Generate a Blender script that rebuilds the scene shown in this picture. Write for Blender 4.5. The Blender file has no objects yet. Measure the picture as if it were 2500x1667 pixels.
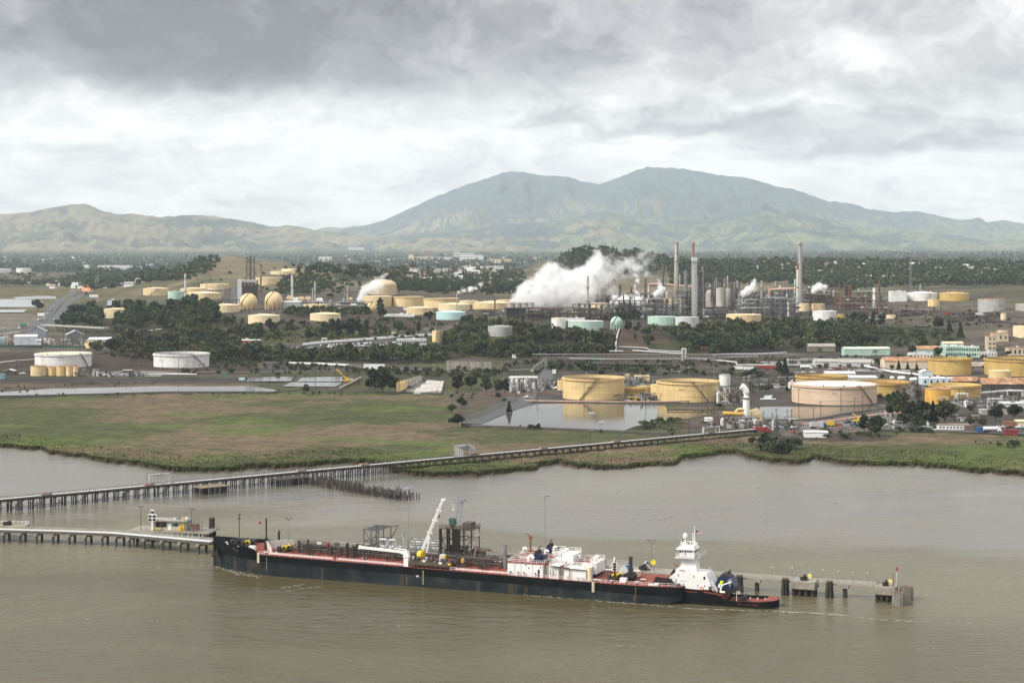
import bpy,math,random
import numpy as np
from mathutils import Vector
R=math.radians
random.seed(7)
rng=np.random.default_rng(7)
SC=bpy.context.scene
COL=SC.collection
# camera: a drone about 120 m above the strait
CAM_H,FPX,HOR=120.0,4400.0,590.0
cam=bpy.data.cameras.new('camera')
cam.sensor_width=36.0
cam.lens=36.0*FPX/2500.0
cam.shift_y=-(833.5-HOR)/2500.0
cam.clip_start,cam.clip_end=5.0,90000.0
cam_ob=bpy.data.objects.new('camera',cam)
cam_ob.location=(0,0,CAM_H)
cam_ob.rotation_euler=(R(90),0,0)
COL.objects.link(cam_ob)
SC.camera=cam_ob
SC.view_settings.view_transform='Standard'
SC.view_settings.look='None'
SC.view_settings.gamma=1.0
SC.view_settings.use_curve_mapping=False
SC.view_settings.exposure=0.33
cy=SC.cycles
cy.use_denoising=True
cy.denoising_prefilter='ACCURATE'
cy.use_adaptive_sampling=False
cy.max_bounces=14
cy.diffuse_bounces=2
cy.glossy_bounces=2
cy.transmission_bounces=2
cy.transparent_max_bounces=6
cy.volume_bounces=12
cy.volume_max_steps=256
cy.sample_clamp_indirect=6.0
# node helpers
def _in(node,sock,v,nt):
 if isinstance(v,bpy.types.NodeSocket):
  nt.links.new(v,node.inputs[sock])
 elif v is not None:
  node.inputs[sock].default_value=v
def N(nt,typ,ins=None,**props):
 n=nt.nodes.new(typ)
 for k,v in props.items():
  setattr(n,k,v)
 for k,v in(ins or{}).items():
  _in(n,k,v,nt)
 return n
def M_(nt,op,a,b=None,c=None,clamp=False):
 n=N(nt,'ShaderNodeMath',operation=op,use_clamp=clamp)
 _in(n,0,a,nt);_in(n,1,b,nt)
 if c is not None:_in(n,2,c,nt)
 return n.outputs[0]
def VM(nt,op,a,b=None,out=0):
 n=N(nt,'ShaderNodeVectorMath',operation=op)
 _in(n,0,a,nt)
 if b is not None:_in(n,1,b,nt)
 return n.outputs[out]
def noise(nt,vec,scale,detail=4,rough=.55,dist=0.0):
 n=N(nt,'ShaderNodeTexNoise',{'Vector':vec,'Scale':scale,'Detail':detail,'Roughness':rough,'Distortion':dist})
 return n.outputs['Fac']
def mixc(nt,f,a,b,blend='MIX'):
 n=N(nt,'ShaderNodeMix',data_type='RGBA',blend_type=blend)
 _in(n,'Factor',f,nt)
 for sock,v in((n.inputs[6],a),(n.inputs[7],b)):
  if isinstance(v,bpy.types.NodeSocket):nt.links.new(v,sock)
  else:sock.default_value=tuple(v)+(1,)if len(v)==3 else v
 return n.outputs[2]
def ramp(nt,f,stops,interp='LINEAR'):
 n=N(nt,'ShaderNodeValToRGB',{'Fac':f})
 cr=n.color_ramp
 cr.interpolation=interp
 while len(cr.elements)<len(stops):cr.elements.new(0.5)
 for e,(p,c)in zip(cr.elements,stops):
  e.position=p
  e.color=(c,c,c,1)if isinstance(c,(int,float))else tuple(c)+(1,)
 return n.outputs['Color']
def maprange(nt,v,a,b,c=0.0,d=1.0,smooth=True):
 n=N(nt,'ShaderNodeMapRange',{'Value':v,'From Min':a,'From Max':b,'To Min':c,'To Max':d})
 n.interpolation_type='SMOOTHSTEP' if smooth else 'LINEAR'
 return n.outputs[0]
 # world: blue sky behind a broken overcast
SUN_EL,SUN_AZ=R(44),R(-118)
w=bpy.data.worlds.new('World')
SC.world=w
w.use_nodes=True
nt=w.node_tree
nt.nodes.clear()
wout=N(nt,'ShaderNodeOutputWorld')
sky=N(nt,'ShaderNodeTexSky',sky_type='NISHITA',sun_disc=False,sun_elevation=SUN_EL,sun_rotation=SUN_AZ)
bg_sky=N(nt,'ShaderNodeBackground',{'Color':sky.outputs[0],'Strength':0.11})
D=N(nt,'ShaderNodeTexCoord').outputs['Generated']
sp=N(nt,'ShaderNodeSeparateXYZ',{0:D})
az=M_(nt,'ARCTAN2',sp.outputs[0],sp.outputs[1])
el=M_(nt,'ARCSINE',sp.outputs[2])
el=M_(nt,'MAXIMUM',el,0.0)
ev=M_(nt,'LOGARITHM',M_(nt,'ADD',el,0.045),math.e)
P5=N(nt,'ShaderNodeCombineXYZ',{0:M_(nt,'MULTIPLY',az,5.0),1:M_(nt,'MULTIPLY',ev,1.15),2:3.7}).outputs[0]
wz=noise(nt,P5,3.0,4,.55)
wz2=noise(nt,VM(nt,'ADD',P5,(7.3,2.1,0)),3.0,4,.55)
warp=N(nt,'ShaderNodeCombineXYZ',{0:M_(nt,'MULTIPLY',M_(nt,'SUBTRACT',wz,.5),.42),1:M_(nt,'MULTIPLY',M_(nt,'SUBTRACT',wz2,.5),.34),2:0}).outputs[0]
Pw=VM(nt,'ADD',P5,warp)
n_big=noise(nt,Pw,1.3,6,.55)
n_mid=noise(nt,VM(nt,'ADD',Pw,(3,9,1)),4.0,9,.6)
n_fine=noise(nt,VM(nt,'ADD',Pw,(5,1,4)),12.0,7,.6)
azw=M_(nt,'ADD',az,M_(nt,'ADD',M_(nt,'MULTIPLY',M_(nt,'SUBTRACT',wz,.5),.13),M_(nt,'MULTIPLY',M_(nt,'SUBTRACT',n_mid,.5),.05)))
elw=M_(nt,'ADD',el,M_(nt,'ADD',M_(nt,'MULTIPLY',M_(nt,'SUBTRACT',wz2,.5),.05),M_(nt,'MULTIPLY',M_(nt,'SUBTRACT',n_mid,.5),.025)))
val=M_(nt,'ADD',0.87,M_(nt,'MULTIPLY',M_(nt,'SUBTRACT',n_big,.5),.55))
val=M_(nt,'ADD',val,M_(nt,'MULTIPLY',M_(nt,'SUBTRACT',n_mid,.5),1.05))
val=M_(nt,'ADD',val,M_(nt,'MULTIPLY',M_(nt,'SUBTRACT',n_fine,.5),.40))
def px_az(x):return math.atan((x-1250)/FPX)
def px_el(y):return math.atan((HOR-y)/FPX)
CLOUD_BANKS=[(-100,70,1100,150,-.58,2.6),(800,110,560,150,-.36,1.7),(1250,60,420,130,-.16,1.4),
(1720,30,300,110,-.22,1.3),(2420,150,330,130,-.30,1.3),(1560,170,600,60,-.16,1.2),(1750,300,460,24,-.34,1.3),
(2130,355,380,28,-.40,1.3),(1250,310,300,14,-.10,1.1),(2110,140,150,40,.34,1.2),(1640,345,190,26,.22,1.2),
(500,270,420,36,.10,1.1),(150,380,400,60,-.08,1.1),(800,480,700,50,.05,1.1),(2350,420,300,30,.12,1.2),(1500,240,500,40,-.06,1.0)]
for(cx,cyy,sx,sy,dep,shp)in CLOUD_BANKS:
 a=M_(nt,'MULTIPLY',M_(nt,'SUBTRACT',azw,px_az(cx)),FPX/sx)
 b=M_(nt,'MULTIPLY',M_(nt,'SUBTRACT',elw,px_el(cyy)),FPX/sy)
 d2=M_(nt,'ADD',M_(nt,'MULTIPLY',a,a),M_(nt,'MULTIPLY',b,b))
 d2=M_(nt,'POWER',d2,shp/1.2)
 g=M_(nt,'EXPONENT',M_(nt,'MULTIPLY',d2,-.8))
 val=M_(nt,'ADD',val,M_(nt,'MULTIPLY',g,dep))
val=M_(nt,'SUBTRACT',val,maprange(nt,el,.09,.20,0.0,.24))
cl=ramp(nt,val,[(0.0,(.17,.17,.185)),(.28,(.295,.295,.315)),(.58,(.51,.51,.52)),(.78,(.70,.70,.695)),(1.0,(.90,.895,.87))])
zen=M_(nt,'ADD',1.0,M_(nt,'MULTIPLY',M_(nt,'SINE',el),.7))
bg_cl=N(nt,'ShaderNodeBackground',{'Color':cl,'Strength':zen})
cover=maprange(nt,M_(nt,'ADD',n_big,M_(nt,'MULTIPLY',n_mid,.4)),.36,.52,.90,1.0)
mixs=N(nt,'ShaderNodeMixShader',{0:cover,1:bg_sky.outputs[0],2:bg_cl.outputs[0]})
nt.links.new(mixs.outputs[0],wout.inputs[0])
w.cycles.sampling_method='MANUAL'
w.cycles.sample_map_resolution=512
sun=bpy.data.lights.new('sun','SUN')
sun.energy=3.3
sun.angle=R(20)
sun.color=(1.0,.95,.87)
sun_ob=bpy.data.objects.new('sun',sun)
sdir=Vector((math.sin(SUN_AZ)*math.cos(SUN_EL),math.cos(SUN_AZ)*math.cos(SUN_EL),math.sin(SUN_EL)))
sun_ob.rotation_euler=sdir.to_track_quat('Z','Y').to_euler()
sun_ob.location=sdir*500
COL.objects.link(sun_ob)
# object helpers
def tag(o,label=None,cat=None,group=None,kind=None):
 if label:o['label']=label
 if cat:o['category']=cat
 if group:o['group']=group
 if kind:o['kind']=kind
 return o
def empty(name,loc,rz=0.0,label=None,cat=None,group=None):
 o=bpy.data.objects.new(name,None)
 o.empty_display_size=1
 o.location=loc
 o.rotation_euler=(0,0,rz)
 COL.objects.link(o)
 return tag(o,label,cat,group)
def link(name,me,parent=None,loc=None,rz=None):
 o=bpy.data.objects.new(name,me)
 COL.objects.link(o)
 if parent:o.parent=parent
 if loc is not None:o.location=loc
 if rz is not None:o.rotation_euler=(0,0,rz)
 return o
_kids={}
def copy_tree(o,parent=None,loc=None,rz=None,scale=None,label=None):
 c=o.copy();COL.objects.link(c)
 if parent:c.parent=parent
 if loc is not None:c.location=loc
 if rz is not None:c.rotation_euler=(0,0,rz)
 if scale is not None:c.scale=scale
 if label:c['label']=label
 for ch in o.children:copy_tree(ch,c)
 return c
class MB:
 """collects simple solids and links them as one mesh object"""
 def __init__(s):s.v,s.f,s.m,s.sm=[],[],[],[]
 def add(s,vs,fs,m=0,smooth=False):
  b=len(s.v)
  s.v.extend(vs)
  for f in fs:
   s.f.append(tuple(i+b for i in f));s.m.append(m);s.sm.append(smooth)
  return s
 def box(s,x0,x1,y0,y1,z0,z1,m=0):
  vs=[(x0,y0,z0),(x1,y0,z0),(x1,y1,z0),(x0,y1,z0),(x0,y0,z1),(x1,y0,z1),(x1,y1,z1),(x0,y1,z1)]
  return s.add(vs,[(3,2,1,0),(4,5,6,7),(0,1,5,4),(1,2,6,5),(2,3,7,6),(3,0,4,7)],m)
 def bar(s,p,q,wd,wz=None,m=0):
  p,q=Vector(p),Vector(q)
  d=(q-p)
  if d.length<1e-6:return s
  d.normalize()
  u=Vector((0,0,1)).cross(d)
  if u.length<1e-3:u=Vector((1,0,0))
  u.normalize();v=d.cross(u)
  wz=wd if wz is None else wz
  u,v=u*wd/2,v*wz/2
  vs=[tuple(p-u-v),tuple(p+u-v),tuple(p+u+v),tuple(p-u+v),tuple(q-u-v),tuple(q+u-v),tuple(q+u+v),tuple(q-u+v)]
  return s.add(vs,[(3,2,1,0),(4,5,6,7),(0,1,5,4),(1,2,6,5),(2,3,7,6),(3,0,4,7)],m)
 def cyl(s,p,q,r,r2=None,n=8,m=0,caps=True):
  return s.tube([p,q],r,n,m,caps,r2)
 def tube(s,pts,r,n=6,m=0,caps=True,r2=None):
  pts=[Vector(p)for p in pts]
  rings=[]
  k=len(pts)
  vs=[]
  for i,p in enumerate(pts):
   d=(pts[min(i+1,k-1)]-pts[max(i-1,0)]).normalized()
   u=Vector((0,0,1)).cross(d)
   if u.length<1e-3:u=Vector((1,0,0))
   u.normalize();v=d.cross(u)
   rr=r if r2 is None else r+(r2-r)*i/(k-1)
   for j in range(n):
    a=2*math.pi*j/n
    vs.append(tuple(p+u*rr*math.cos(a)+v*rr*math.sin(a)))
  fs=[]
  for i in range(k-1):
   for j in range(n):
    a,b=i*n+j,i*n+(j+1)%n
    fs.append((a,b,b+n,a+n))
  s.add(vs,fs,m,n>5)
  if caps:
   s.add(vs[:n],[tuple(reversed(range(n)))],m)
   s.add(vs[-n:],[tuple(range(n))],m)
  return s
 def lathe(s,prof,n=24,c=(0,0,0),m=0,a0=0.0,a1=2*math.pi,smooth=True):
  full=abs(a1-a0-2*math.pi)<1e-6
  k=n if full else n+1
  vs=[]
  for(r,z)in prof:
   for j in range(k):
    a=a0+(a1-a0)*j/n
    vs.append((c[0]+r*math.cos(a),c[1]+r*math.sin(a),c[2]+z))
  fs=[]
  for i in range(len(prof)-1):
   for j in range(n):
    a,b=i*k+j,i*k+(j+1)%k
    fs.append((a,b,b+k,a+k))
  return s.add(vs,fs,m,smooth)
 def prism(s,poly,axis,a,b,m=0):
  """polygon given as (horizontal, z) pairs extruded along the other horizontal axis from a to b"""
  n=len(poly)
  f=(lambda h,z,t:(t,h,z))if axis=='x' else(lambda h,z,t:(h,t,z))if axis=='y' else(lambda h,z,t:(h,z,t))
  vs=[f(h,z,a)for h,z in poly]+[f(h,z,b)for h,z in poly]
  fs=[tuple(range(n)),tuple(reversed(range(n,2*n)))]+[((i+1)%n,i,i+n,(i+1)%n+n)for i in range(n)]
  return s.add(vs,fs,m)
 def sphere(s,c,r,n=12,m=0,sz=1.0):
  prof=[(max(r*math.sin(math.pi*i/n),1e-4),-r*sz*math.cos(math.pi*i/n))for i in range(n+1)]
  return s.lathe(prof,2*n,c,m)
 def rail(s,pts,h=1.1,step=2.0,wd=.06,m=0,rows=2):
  """guard rail: posts and horizontal rails along a polyline of deck points"""
  for p,q in zip(pts[:-1],pts[1:]):
   p,q=Vector(p),Vector(q)
   L=(q-p).length
   k=max(1,int(round(L/step)))
   for i in range(k+1):
    t=p.lerp(q,i/k)
    s.bar(t,t+Vector((0,0,h)),wd,m=m)
   for j in range(rows):
    hz=Vector((0,0,h*(j+1)/rows))
    s.bar(p+hz,q+hz,wd,m=m)
  return s
 def mesh(s,name,mats):
  me=bpy.data.meshes.new(name)
  me.from_pydata(s.v,[],s.f)
  mats=mats if isinstance(mats,(list,tuple))else[mats]
  for mm in mats:me.materials.append(mm)
  if len(mats)>1:me.polygons.foreach_set('material_index',s.m)
  me.polygons.foreach_set('use_smooth',s.sm)
  if any(s.sm)and hasattr(me,'set_sharp_from_angle'):me.set_sharp_from_angle(angle=R(40))
  me.update()
  return me
 def obj(s,name,mats,parent=None,loc=None,rz=None,kind=None):
  o=link(name,s.mesh(name,mats),parent,loc,rz)
  if kind:o['kind']=kind
  return o
  # materials
_mats={}
def mat(name,col,rough=.65,var=.18,scale=.25,streak=0.0,scol=(.18,.07,.03),metal=0.0,spec=.4,sscale=.5,emis=0.0):
 """painted or raw surface: blotchy tone, and run-down streaks of scol (rust, dirt) where streak > 0"""
 if name in _mats:return _mats[name]
 m=bpy.data.materials.new(name)
 m.use_nodes=True
 t=m.node_tree
 bs=t.nodes['Principled BSDF']
 geo=N(t,'ShaderNodeNewGeometry').outputs['Position']
 n1=noise(t,geo,scale,5,.6)
 c=mixc(t,maprange(t,n1,.3,.7),tuple(x*(1-var)for x in col),tuple(min(1,x*(1+var))for x in col))
 if streak>0:
  st=VM(t,'MULTIPLY',geo,(sscale,sscale,sscale*.06))
  n2=noise(t,st,1.0,5,.65)
  n3=noise(t,geo,.12,3)
  f=M_(t,'MULTIPLY',maprange(t,M_(t,'ADD',n2,M_(t,'MULTIPLY',M_(t,'SUBTRACT',n3,.5),.5)),.52,.68),streak)
  c=mixc(t,f,c,scol)
 t.links.new(c,bs.inputs['Base Color'])
 bs.inputs['Roughness'].default_value=rough
 bs.inputs['Metallic'].default_value=metal
 bs.inputs['Specular IOR Level'].default_value=spec
 if emis:
  t.links.new(c,bs.inputs['Emission Color'])
  bs.inputs['Emission Strength'].default_value=emis
 _mats[name]=m
 return m
 # terrain
def _hash(ix,iy,seed):
 h=(ix.astype(np.int64)*374761393+iy.astype(np.int64)*668265263+seed*1442695041)&0x7fffffff
 h=((h^(h>>13))*1274126177)&0x7fffffff
 return((h^(h>>16))&0xffff)/65535.0
def vnoise(x,y,seed=0):
 ix,iy=np.floor(x),np.floor(y)
 fx,fy=x-ix,y-iy
 fx,fy=fx*fx*(3-2*fx),fy*fy*(3-2*fy)
 a,b=_hash(ix,iy,seed),_hash(ix+1,iy,seed)
 c,d=_hash(ix,iy+1,seed),_hash(ix+1,iy+1,seed)
 return(a*(1-fx)+b*fx)*(1-fy)+(c*(1-fx)+d*fx)*fy
def fbm(x,y,octv=4,seed=0,ridged=False):
 s,a,t=0.0,1.0,0.0
 for i in range(octv):
  n=vnoise(x*2**i+17.3*i,y*2**i+9.1*i,seed+i)
  if ridged:n=1-np.abs(2*n-1)
  s=s+n*a;t+=a;a*=.5
 return s/t
PROFILES={
-900:[(1000,2),(2400,4),(3200,4),(4100,10),(5000,22),(6000,8),(9000,8),(14000,15)],
0:[(1000,2),(1500,2),(1650,4),(1850,5),(2400,4),(3200,3),(3800,3),(4000,8),(4300,16),(4600,8),(5000,26),(5300,40),(5800,12),(6500,5),(9000,9),(14000,15)],
130:[(1000,2),(1500,2),(1650,4),(1850,5),(2400,4),(3200,4),(3800,4),(4200,11),(4600,10),(5000,18),(5300,26),(5800,12),(6500,6),(9000,9),(14000,15)],
250:[(1000,2),(1500,2),(1650,4),(1750,4),(2050,6),(2370,8),(2700,20),(3000,29),(3400,25),(4000,24),(5000,24),(5600,16),(6500,10),(9000,10),(14000,15)],
400:[(1000,2),(1500,2),(1650,4),(1750,4),(2000,6),(2250,10),(2500,22),(2800,28),(3000,31),(3300,36),(3500,50),(3750,60),(4200,44),(5000,24),(6500,10),(9000,10),(14000,15)],
500:[(1000,2),(1500,2),(1750,4),(1850,6),(2000,10),(2150,14),(2300,20),(2400,26),(2700,30),(3000,34),(3200,45),(3400,60),(3700,82),(4200,50),(5000,24),(6500,10),(9000,10),(14000,15)],
560:[(1000,2),(1500,2),(1750,4),(1850,6),(2000,13),(2150,20),(2300,26),(2500,29),(2700,30),(3000,36),(3200,48),(3400,66),(3700,95),(4200,60),(5000,24),(6500,10),(9000,10),(14000,15)],
660:[(1000,2),(1500,2),(1750,4),(1850,7),(1960,15),(2034,26),(2150,28),(2400,30),(2700,34),(2900,42),(3150,57),(3400,66),(3700,80),(4200,56),(5000,24),(6500,12),(9000,10),(14000,15)],
760:[(1000,2),(1500,2),(1750,4),(1850,8),(1960,15),(2060,27),(2150,28),(2400,30),(2700,34),(3000,45),(3300,63),(3600,68),(3800,64),(4200,50),(5000,24),(6500,12),(9000,10),(14000,15)],
880:[(1000,2),(1500,2),(1750,4),(1850,8),(1960,14),(2080,22),(2180,28),(2400,30),(2700,34),(3000,45),(3300,60),(3600,66),(3900,60),(4300,46),(5000,28),(6500,12),(9000,10),(14000,15)],
1000:[(1000,2),(1500,2),(1750,5),(1850,9),(1950,14),(2050,20),(2150,26),(2300,29),(2500,30),(2700,33),(3000,40),(3300,44),(3700,50),(4200,62),(4600,50),(5400,26),(6500,14),(9000,12),(14000,15)],
1110:[(1000,2),(1500,2),(1750,5),(1850,9),(1950,12),(2050,20),(2150,26),(2300,29),(2500,30),(2800,31),(3300,36),(3800,34),(4300,44),(4800,48),(5400,30),(6500,16),(9000,14),(14000,18)],
1250:[(1000,2),(1500,2),(1690,3),(1780,8),(1900,12),(2000,18),(2100,24),(2250,28),(2500,30),(3200,30),(3600,32),(4200,42),(4700,46),(5400,28),(6500,16),(9000,16),(14000,20)],
1340:[(1000,2),(1500,2),(1690,3),(1780,6),(1900,11),(2000,18),(2100,24),(2250,28),(2500,30),(3200,30),(3600,36),(4000,62),(4400,80),(5000,50),(6500,16),(9000,18),(14000,22)],
1430:[(1000,2),(1500,2),(1690,3),(1780,5),(1900,10),(2000,18),(2100,24),(2250,28),(2500,30),(3200,30),(3600,42),(4000,88),(4400,108),(5000,62),(6500,18),(9000,20),(14000,24)],
1530:[(1000,2),(1500,2),(1690,3),(1780,5),(1900,10),(2000,18),(2100,24),(2250,28),(2500,30),(3200,30),(3600,42),(4000,80),(4400,98),(5000,64),(6500,20),(9000,22),(14000,26)],
1700:[(1000,2),(1500,2),(1700,3),(1800,4),(1900,7),(2000,14),(2100,22),(2250,28),(2500,30),(3200,32),(3600,42),(4000,58),(4400,66),(5200,56),(6500,24),(9000,24),(14000,30)],
1900:[(1000,2),(1500,2),(1700,3),(1850,4),(1950,6),(2030,10),(2120,20),(2250,28),(2500,30),(3200,32),(3600,42),(4000,62),(4400,72),(5200,60),(6500,26),(9000,26),(14000,34)],
2050:[(1000,2),(1500,2),(1700,3),(1850,4),(1970,6),(2060,10),(2130,16),(2230,25),(2350,29),(2500,30),(3200,33),(3600,40),(4000,58),(4500,70),(5200,58),(6500,26),(9000,28),(14000,36)],
2200:[(1000,2),(1500,2),(1700,3),(1850,5),(2000,8),(2100,14),(2200,22),(2300,29),(2400,34),(2480,39),(2580,41),(2700,42),(3300,40),(3700,46),(4200,62),(4800,66),(5400,54),(6500,26),(9000,30),(14000,38)],
2340:[(1000,2),(1500,2),(1700,3),(1850,5),(1980,8),(2060,15),(2160,25),(2260,32),(2380,36),(2450,40),(2540,42),(2700,43),(3300,42),(3700,46),(4200,58),(4800,64),(5400,52),(6500,26),(9000,30),(14000,38)],
2460:[(1000,2),(1500,2),(1700,3),(1850,6),(1950,11),(2050,22),(2150,32),(2250,37),(2380,40),(2500,46),(2600,50),(3200,44),(3700,46),(4200,56),(4800,60),(5400,50),(6500,26),(9000,30),(14000,38)],
3400:[(1000,2),(1500,2),(1700,3),(1850,6),(1950,12),(2150,32),(2600,48),(3200,44),(4200,50),(5400,40),(6500,26),(9000,30),(14000,38)],
}
_pk=sorted(PROFILES)
TPX=np.arange(-900,3401,5.0)
TY=np.exp(np.linspace(math.log(900),math.log(14500),1400))
_cols=np.array([np.interp(TY,[p[0]for p in PROFILES[k]],[p[1]for p in PROFILES[k]])for k in _pk])
_t=np.interp(TPX,_pk,np.arange(len(_pk)))
_i=np.minimum(_t.astype(int),len(_pk)-2)
_f=(_t-_i)[:,None];_f=_f*_f*(3-2*_f)*.6+_f*.4
TZ=_cols[_i]*(1-_f)+_cols[_i+1]*_f
for _ in range(3):
 TZ[:,1:-1]=(TZ[:,:-2]+2*TZ[:,1:-1]+TZ[:,2:])/4
_X=(TPX[:,None]-1250)/FPX*TY[None,:]
_Yg=np.broadcast_to(TY[None,:],TZ.shape)
_rel=np.clip((TZ-4)/20,0,1)*np.clip((_Yg-2550)/500,.25,1)
TZ=TZ+_rel*(fbm(_X/210,_Yg/260,4,3)-.5)*14+np.clip((_Yg-1300)/400,0,1)*(fbm(_X/25,_Yg/25,2,9)-.5)*.35
LOGY0,LOGY1=math.log(900),math.log(14500)
def zpx(px,Y):
 """ground height under pixel column px at distance Y (arrays)"""
 a=np.clip((np.asarray(px,float)+900)/5.0,0,len(TPX)-1.001)
 b=np.clip((np.log(np.asarray(Y,float))-LOGY0)/(LOGY1-LOGY0)*(len(TY)-1),0,len(TY)-1.001)
 i,j=a.astype(int),b.astype(int)
 fa,fb=a-i,b-j
 return(TZ[i,j]*(1-fa)+TZ[i+1,j]*fa)*(1-fb)+(TZ[i,j+1]*(1-fa)+TZ[i+1,j+1]*fa)*fb
def zg(x,y):
 return float(zpx(1250+FPX*x/y,y))
_JY=np.arange(len(TY))
def hit(px,py):
 """where the sight line of a photograph pixel meets the ground -> x, y, z"""
 a=min(max((px+900)/5.0,0),len(TPX)-1.001);i=int(a);fa=a-i
 col=TZ[i]*(1-fa)+TZ[i+1]*fa
 ray=CAM_H-(py-HOR)*TY/FPX
 k=np.nonzero(col>=ray)[0]
 if len(k)==0:Y=TY[-1]
 elif k[0]==0:Y=TY[0]if py>0 else 0
 else:
  j=k[0]
  d0,d1=ray[j-1]-col[j-1],col[j]-ray[j]
  Y=TY[j-1]+(TY[j]-TY[j-1])*d0/(d0+d1+1e-9)
 return((px-1250)/FPX*Y,Y,CAM_H-(py-HOR)*Y/FPX)
def atz(px,py,z):
 """where the sight line of a photograph pixel meets height z"""
 Y=FPX*(CAM_H-z)/(py-HOR)
 return Vector(((px-1250)/FPX*Y,Y,z))
def aty(px,py,Y):
 return Vector(((px-1250)/FPX*Y,Y,CAM_H-(py-HOR)*Y/FPX))
SHORE=[(-900,1078),(-300,1085),(0,1091),(50,1096),(95,1098),(117,1104),(124,1109),(170,1112),(197,1114),(205,1116),(245,1124),(255,1128),(300,1131),(330,1136),(362,1143),(430,1149),
(480,1150),(540,1150),(593,1148),(598,1143),(640,1142),(700,1140),(780,1136),(840,1131),(900,1131),(940,1140),(965,1150),(985,1157),(1040,1160),(1100,1164),(1166,1163),(1172,1158),
(1260,1152),(1308,1146),(1314,1139),(1345,1133),(1370,1131),(1400,1139),(1450,1144),(1500,1146),(1560,1141),(1610,1137),(1650,1132),(1665,1122),(1700,1114),(1760,1108),(1800,1108),(1830,1116),
(1880,1127),(1930,1131),(1972,1129),(1985,1119),(1998,1122),(2060,1132),(2150,1135),(2230,1138),(2235,1132),(2262,1141),(2335,1146),(2340,1150),(2400,1155),(2460,1159),(2520,1161),(2700,1164),(3400,1175)]
_sx=np.array([p[0]for p in SHORE],float);_sy=np.array([p[1]for p in SHORE],float)
def shoreY(px):
 px=np.asarray(px,float)
 py=np.interp(px,_sx,_sy)
 Y=FPX*CAM_H/(py-HOR)
 n1=vnoise(px/11,px*0,21);n2=vnoise(px/34,px*0,22)
 return Y+(np.abs(2*n1-1)-.5)*5+(np.abs(2*n2-1)-.5)*8
def poly_mask(px,py,poly):
 inside=np.zeros(px.shape,bool)
 n=len(poly)
 for i in range(n):
  x0,y0=poly[i];x1,y1=poly[(i+1)%n]
  if y0==y1:continue
  c=((y0>py)!=(y1>py))&(px<(x1-x0)*(py-y0)/(y1-y0)+x0)
  inside^=c
 return inside
REED,GREEN,LUSH=(.114,.086,.052),(.056,.062,.023),(.072,.098,.022)
DIRT,DARK,GRAVEL,ASPH=(.072,.058,.045),(.045,.038,.032),(.125,.118,.106),(.085,.085,.088)
DRY,HILLG,FLOOR,PALE=(.150,.122,.076),(.085,.085,.040),(.032,.036,.022),(.30,.26,.20)
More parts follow.
